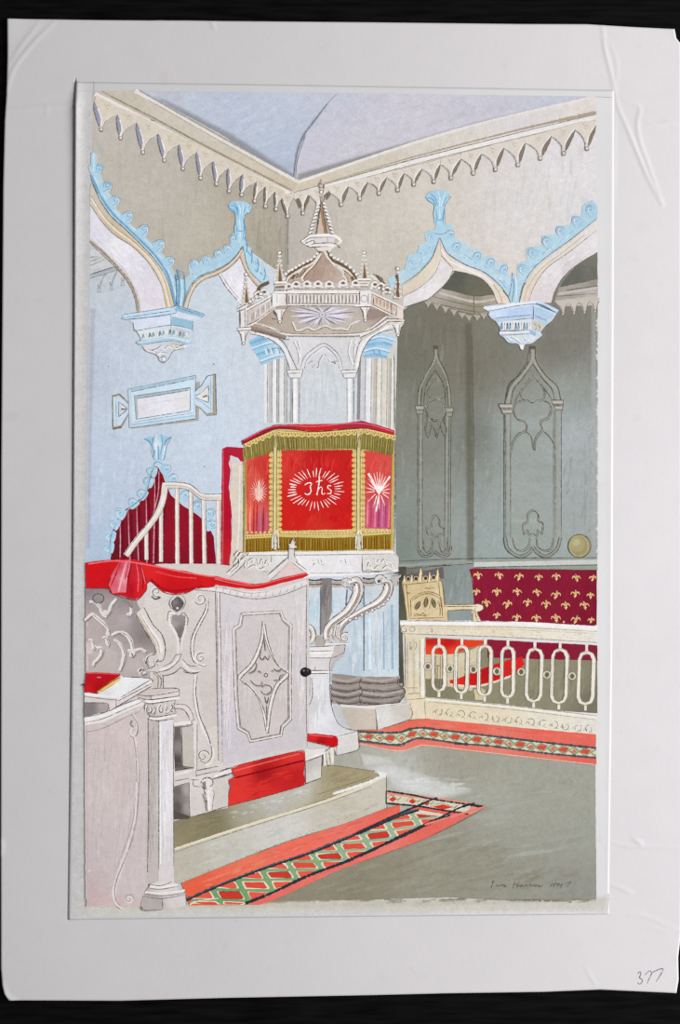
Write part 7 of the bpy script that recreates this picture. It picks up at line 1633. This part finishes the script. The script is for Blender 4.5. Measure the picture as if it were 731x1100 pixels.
fill([(432, 72), (495, 70), (495, 85), (434, 108)], (226, 222, 218)); fill([(434, 105), (486, 86), (484, 160), (436, 178)], (210, 205, 198), grad=[(450, 120, (196, 190, 184)), (470, 150, (216, 211, 205))]); line([(434, 104), (496, 82)], 2, (238, 236, 233)); pen([(434, 112), (496, 88)], 1); pen([(486, 90), (484, 160)], .8); pen([(434, 180), (484, 162)], 1); fill([(490, 85), (525, 60), (522, 120), (490, 125)], (214, 210, 196)); line([(494, 80), (498, 118)], 2.6, (232, 228, 222)); pen([(508, 80), (512, 120), (502, 120), (498, 84)], 1); line([(516, 66), (520, 115)], 2.2, (230, 227, 222))
l = layer('red_foot_cushion')
fill([(440, 22), (480, 24), (530, 30), (537, 42), (535, 58), (522, 65), (490, 56), (440, 46)], (204, 24, 28), grad=[(460, 32, (216, 40, 40)), (520, 48, (196, 20, 26)), (480, 50, (176, 14, 22))]); line([(445, 26), (520, 34)], 1.2, (232, 96, 92), .7); pen([(440, 46), (490, 57), (522, 66), (537, 56)], .9, (110, 24, 26))
view(180, 780, 250)

# ------------------------------------------------------------------ front pew, post, shelf and book
view(80, 720, 200)
pew = layer('box_pew')
fill([(42, 200), (120, 180), (200, 150), (270, 122), (285, 160), (296, 210), (294, 500), (292, 800), (285, 925), (180, 925), (48, 925), (44, 600)], (216, 204, 202), grad=[(80, 300, (214, 202, 200)), (200, 260, (222, 209, 205)), (120, 450, (220, 208, 206)), (240, 500, (218, 206, 204)), (100, 700, (212, 200, 200)), (220, 800, (220, 209, 208)), (70, 880, (206, 186, 186)), (160, 880, (214, 202, 202))], shift=(-14, -14, -13))
brush([(55, 240), (280, 160), (285, 880), (60, 880)], 130, 88, 60, 3, [(208, 196, 196), (228, 218, 216), (214, 198, 194), (222, 212, 214)], .3, shift=(-12, -12, -11))
fill([(40, 210), (56, 205), (58, 880), (44, 900)], (176, 166, 166), soft=3, a=.6); fill([(48, 860), (200, 880), (284, 890), (284, 926), (48, 926)], (208, 176, 174), soft=5, a=.5)
layer('pew_capping', pew)
fill([(38, 180), (110, 166), (200, 128), (265, 108), (280, 128), (255, 150), (180, 185), (110, 205), (42, 214)], (228, 224, 222)); line([(40, 196), (110, 178), (200, 142), (262, 118)], 2.6, (240, 238, 237)); pen([(38, 184), (110, 168), (200, 130), (265, 108)], 1, (84, 78, 78)); pen([(40, 206), (110, 190), (200, 152), (268, 122)], .9, (110, 100, 100)); pen([(48, 242), (110, 228), (200, 186), (262, 160)], .8, (150, 138, 136)); line([(50, 226), (120, 205), (200, 168), (262, 142)], 2, (206, 194, 192), .8)
layer('pew_scroll', pew)
line([(232, 170), (242, 195), (246, 230), (232, 255), (220, 240), (228, 225)], 2, (222, 212, 212)); pen([(228, 172), (246, 205), (250, 240), (236, 264), (220, 255)], .9, (120, 108, 108)); line([(228, 195), (222, 212), (234, 222)], 1.6, (150, 138, 136), .8)
line([(238, 260), (246, 320), (250, 420), (246, 520), (236, 620), (215, 690), (195, 760), (170, 830), (158, 890)], 1.7, (220, 210, 211)); pen([(232, 262), (242, 320), (246, 420), (244, 520), (232, 620), (210, 690), (186, 740)], .8, (130, 120, 122)); pen([(246, 300), (256, 420), (252, 520), (242, 610), (222, 690)], .6, (160, 148, 148))
view(80, 840, 200)
line([(246, 0), (240, 120), (225, 200), (195, 290), (165, 370), (152, 420), (156, 460), (172, 485), (190, 496)], 1.9, (220, 211, 213)); pen([(252, 0), (246, 120), (232, 200), (205, 290), (172, 370), (160, 420), (164, 460), (182, 488)], .8, (140, 130, 132)); pen([(240, 60), (232, 150), (200, 250), (160, 350)], .6, (160, 150, 152))
dot(215, 458, 5, (212, 202, 204)); coil(215, 458, 5.4, 0, 1.2, 1.2, (168, 158, 160)); coil(215, 458, 4.6, 180, 1, 1, (220, 210, 211)); dot(58, 346, 1.6, (226, 220, 218)); pen([(52, 336), (62, 350)], .8, (170, 158, 156))
# post
post = layer('pew_post', pew)
view(140, 720, 110)
fill([(128, 360), (205, 355), (205, 1520), (118, 1520), (126, 900)], (196, 188, 184), grad=[(150, 450, (190, 182, 178)), (180, 800, (202, 194, 190)), (150, 1200, (194, 186, 182))]); fill([(204, 355), (310, 350), (308, 900), (314, 1520), (204, 1520)], (222, 218, 222), grad=[(260, 450, (222, 218, 222)), (240, 800, (228, 226, 232)), (290, 1000, (226, 222, 224)), (260, 1300, (214, 208, 208))])
brush([(212, 380), (302, 380), (304, 1400), (210, 1400)], 40, 89, 90, 2.2, [(236, 234, 240), (210, 206, 210), (226, 220, 220)], .5); brush([(134, 380), (200, 380), (200, 1400), (130, 1400)], 30, 89, 90, 2, [(184, 176, 172), (206, 198, 194)], .5)
pen([(205, 360), (206, 900), (205, 1420)], .9, (110, 102, 100)); pen([(130, 340), (134, 900), (126, 1440)], .9, (100, 92, 90)); pen([(310, 380), (310, 900), (312, 1400)], .9, (110, 100, 98)); line([(216, 370), (218, 1380)], 1.4, (240, 238, 242), .8)
layer('post_cap', post)
fill([(45, 170), (150, 130), (250, 128), (345, 132), (350, 165), (355, 195), (325, 215), (315, 260), (330, 300), (312, 345), (210, 360), (130, 350), (140, 320), (100, 270), (105, 235), (70, 210)], (212, 203, 199), grad=[(120, 180, (206, 196, 192)), (250, 150, (218, 210, 206)), (220, 270, (210, 202, 198)), (130, 290, (176, 166, 162))])
fill([(55, 165), (155, 132), (345, 132), (150, 180)], (206, 194, 190)); fill([(150, 180), (350, 145), (352, 175), (150, 205)], (222, 214, 210)); line([(110, 215), (160, 222), (355, 195)], 2.6, (238, 235, 233)); line([(140, 340), (200, 345), (330, 318)], 2, (236, 232, 230))
for p in ([(45, 172), (150, 182), (350, 148)], [(155, 130), (250, 127), (345, 132), (350, 190)], [(60, 195), (150, 208), (352, 182)], [(150, 182), (150, 208)], [(105, 232), (160, 236), (325, 210)], [(135, 326), (200, 330), (330, 306)], [(132, 350), (205, 360), (312, 345)], [(325, 212), (314, 260), (330, 300)], [(110, 236), (104, 270), (138, 322)], [(160, 236), (180, 290), (172, 322)]): pen(p, 1, (88, 80, 78))
for p in ([(120, 250), (112, 285), (140, 300), (150, 270), (135, 255)], [(215, 245), (200, 270), (215, 300), (230, 280), (220, 262)], [(250, 240), (262, 262), (245, 290), (262, 305), (280, 288)], [(290, 240), (300, 262), (285, 285), (310, 296)], [(160, 250), (178, 275), (165, 305)]): line(p, 2, (232, 226, 222)); pen([(a + 5, b_ + 3) for a, b_ in p], 1.2, (84, 76, 72))
layer('post_base', post)
view(80, 840, 200)
fill([(298, 400), (330, 388), (385, 388), (408, 405), (405, 418), (438, 435), (440, 486), (345, 500), (268, 500), (268, 445), (285, 425)], (208, 200, 197), grad=[(300, 470, (176, 166, 164)), (400, 450, (214, 207, 205)), (350, 410, (222, 216, 214))]); fill([(268, 448), (345, 452), (348, 500), (268, 500)], (180, 171, 168)); line([(296, 408), (340, 412), (406, 402)], 2.4, (234, 230, 228)); line([(278, 430), (346, 436), (434, 424)], 2.2, (232, 227, 225))
for p in ([(300, 402), (340, 406), (385, 390)], [(294, 416), (340, 420), (408, 408)], [(275, 440), (346, 446), (438, 434)], [(268, 448), (346, 456), (438, 440)], [(268, 448), (268, 500), (346, 500)], [(438, 436), (440, 486)], [(298, 402), (276, 432)], [(346, 456), (348, 498)]): pen(p, .9, (94, 86, 84))
# reading shelf and book
view(85, 640, 110)
shelf = layer('book_shelf', pew)
fill([(40, 720), (130, 700), (290, 570), (510, 588), (525, 620), (330, 735), (300, 760), (40, 790)], (228, 228, 232), grad=[(300, 640, (234, 236, 240)), (420, 620, (228, 228, 230)), (200, 710, (224, 222, 224)), (80, 760, (206, 200, 200))]); fill([(510, 590), (530, 625), (330, 745), (280, 745)], (226, 222, 221)); pen([(310, 575), (510, 590), (525, 625)], 1, (80, 74, 74)); pen([(510, 600), (300, 724)], 1, (90, 84, 84)); pen([(528, 628), (340, 735)], 1, (90, 84, 84)); line([(515, 612), (310, 735)], 1.6, (242, 241, 242))
view(80, 720, 200)
fill([(42, 92), (175, 100), (165, 128), (130, 135), (42, 130)], (216, 208, 206)); line([(40, 92), (110, 100), (175, 104)], 2.6, (234, 231, 230)); pen([(40, 102), (120, 112), (170, 116)], .9, (90, 84, 82)); fill([(40, 125), (120, 128), (136, 140), (132, 158), (40, 185)], (150, 140, 140), grad=[(60, 150, (130, 120, 122)), (120, 145, (170, 162, 160))]); pen([(40, 126), (120, 128), (136, 140), (130, 160)], .9, (90, 82, 80)); fill([(136, 130), (172, 118), (300, 45), (302, 60), (170, 140), (140, 160)], (220, 214, 212)); pen([(172, 120), (302, 52)], .9); pen([(165, 112), (165, 150)], .8); pen([(140, 160), (175, 138), (304, 62)], 1)
book = layer('red_book', pew, 'red book with gilt page edges')
view(85, 640, 110)
fill([(50, 550), (100, 545), (180, 548), (298, 556), (292, 575), (200, 630), (130, 692), (42, 685), (38, 660), (48, 600)], (186, 20, 30), grad=[(100, 590, (192, 18, 30)), (200, 580, (180, 18, 30)), (70, 660, (196, 26, 34)), (140, 650, (170, 14, 26))]); line([(60, 552), (180, 554), (290, 562)], 1.2, (216, 70, 76), .7); line([(130, 580), (158, 582)], .9, (226, 150, 130), .9); pen([(20, 640), (42, 628), (38, 660)], 1.2, (100, 20, 26)); pen([(40, 686), (130, 694)], 1, (110, 20, 26))
layer('gilt_page_edge', book, 'gilt page edges')
fill([(130, 680), (170, 650), (240, 605), (298, 574), (296, 600), (240, 640), (170, 680), (140, 694)], (204, 166, 88), grad=[(160, 670, (188, 146, 64)), (260, 610, (220, 190, 116)), (200, 650, (210, 172, 92))]); line([(140, 688), (180, 662), (250, 618), (296, 590)], 1, (232, 208, 140), .8); line([(136, 678), (180, 646), (298, 578)], .8, (120, 70, 30), .8)

# faded paper along the left margin, signature, number on the mount
view()
layer('signature', None)
SG = (84, 76, 58)
view(500, 920, 140)
for p in ([(160, 138), (150, 160), (146, 178)], [(150, 140), (166, 136)], [(172, 168), (180, 156), (184, 168), (196, 158), (198, 168)], [(200, 168), (206, 156), (214, 160), (210, 168)], [(216, 162), (228, 158), (218, 170), (238, 168)],
          [(280, 138), (272, 158), (268, 176)], [(268, 160), (290, 152)], [(304, 140), (294, 158), (290, 174)], [(298, 168), (306, 160), (312, 170), (320, 158), (326, 170), (336, 156)], [(338, 168), (346, 158), (352, 168)], [(362, 150), (366, 166), (374, 158)], [(376, 168), (386, 160), (392, 168), (400, 160), (404, 168)], [(408, 166), (418, 158), (414, 170), (436, 164)],
          [(490, 146), (484, 160), (480, 170)], [(504, 148), (498, 162), (494, 172)], [(494, 160), (506, 152), (520, 150), (514, 170)], [(530, 148), (524, 160), (540, 160)], [(544, 150), (536, 176)], [(558, 150), (584, 144), (594, 140), (570, 168)]):
    pen(p, .85, SG, a=.85)
l = layer('pencil_number', 'BOARD')
l.on_board = True
view(480, 880, 251)
for p in ([(598, 484), (606, 476), (608, 486), (604, 496), (614, 504), (606, 516), (598, 512)], [(622, 486), (636, 474), (642, 482), (634, 500), (628, 514)], [(644, 480), (660, 472), (678, 468), (668, 490), (656, 508)]):
    pen(p, 1.1, (120, 120, 124), a=.85)

# ------------------------------------------------------------------ lay every painted layer on its sheet
def build_layers():
    made = {}
    for L in Layer.all:
        if not L.v and not any(k.parent is L for k in Layer.all):
            continue
        par = made.get(id(L.parent)) if isinstance(L.parent, Layer) else None
        base = board if getattr(L, 'on_board', False) else sheet
        if not L.v:
            o = bpy.data.objects.new(L.name, None)
            COL.objects.link(o); o.parent = par or base
            made[id(L)] = o
            continue
        v = np.vstack(L.v)
        z = (BOARD_T + 0.00003 + board_relief(v[:, 0], v[:, 1])) if base is board else (BOARD_T + SHEET_T + 0.00004 + sheet_relief(v[:, 0], v[:, 1]))
        w = np.column_stack([(v[:, 0] - 365.5) * S, (550 - v[:, 1]) * S, z + v[:, 2] * 3e-6])
        o = mesh_object(L.name, w, L.f, PAINTS, par or base)
        ca = o.data.attributes.new('pigment', 'FLOAT_COLOR', 'POINT')
        ca.data.foreach_set('color', np.vstack(L.c).astype(np.float32).ravel())
        if L.label:
            o['label'] = L.label
        made[id(L)] = o
build_layers()
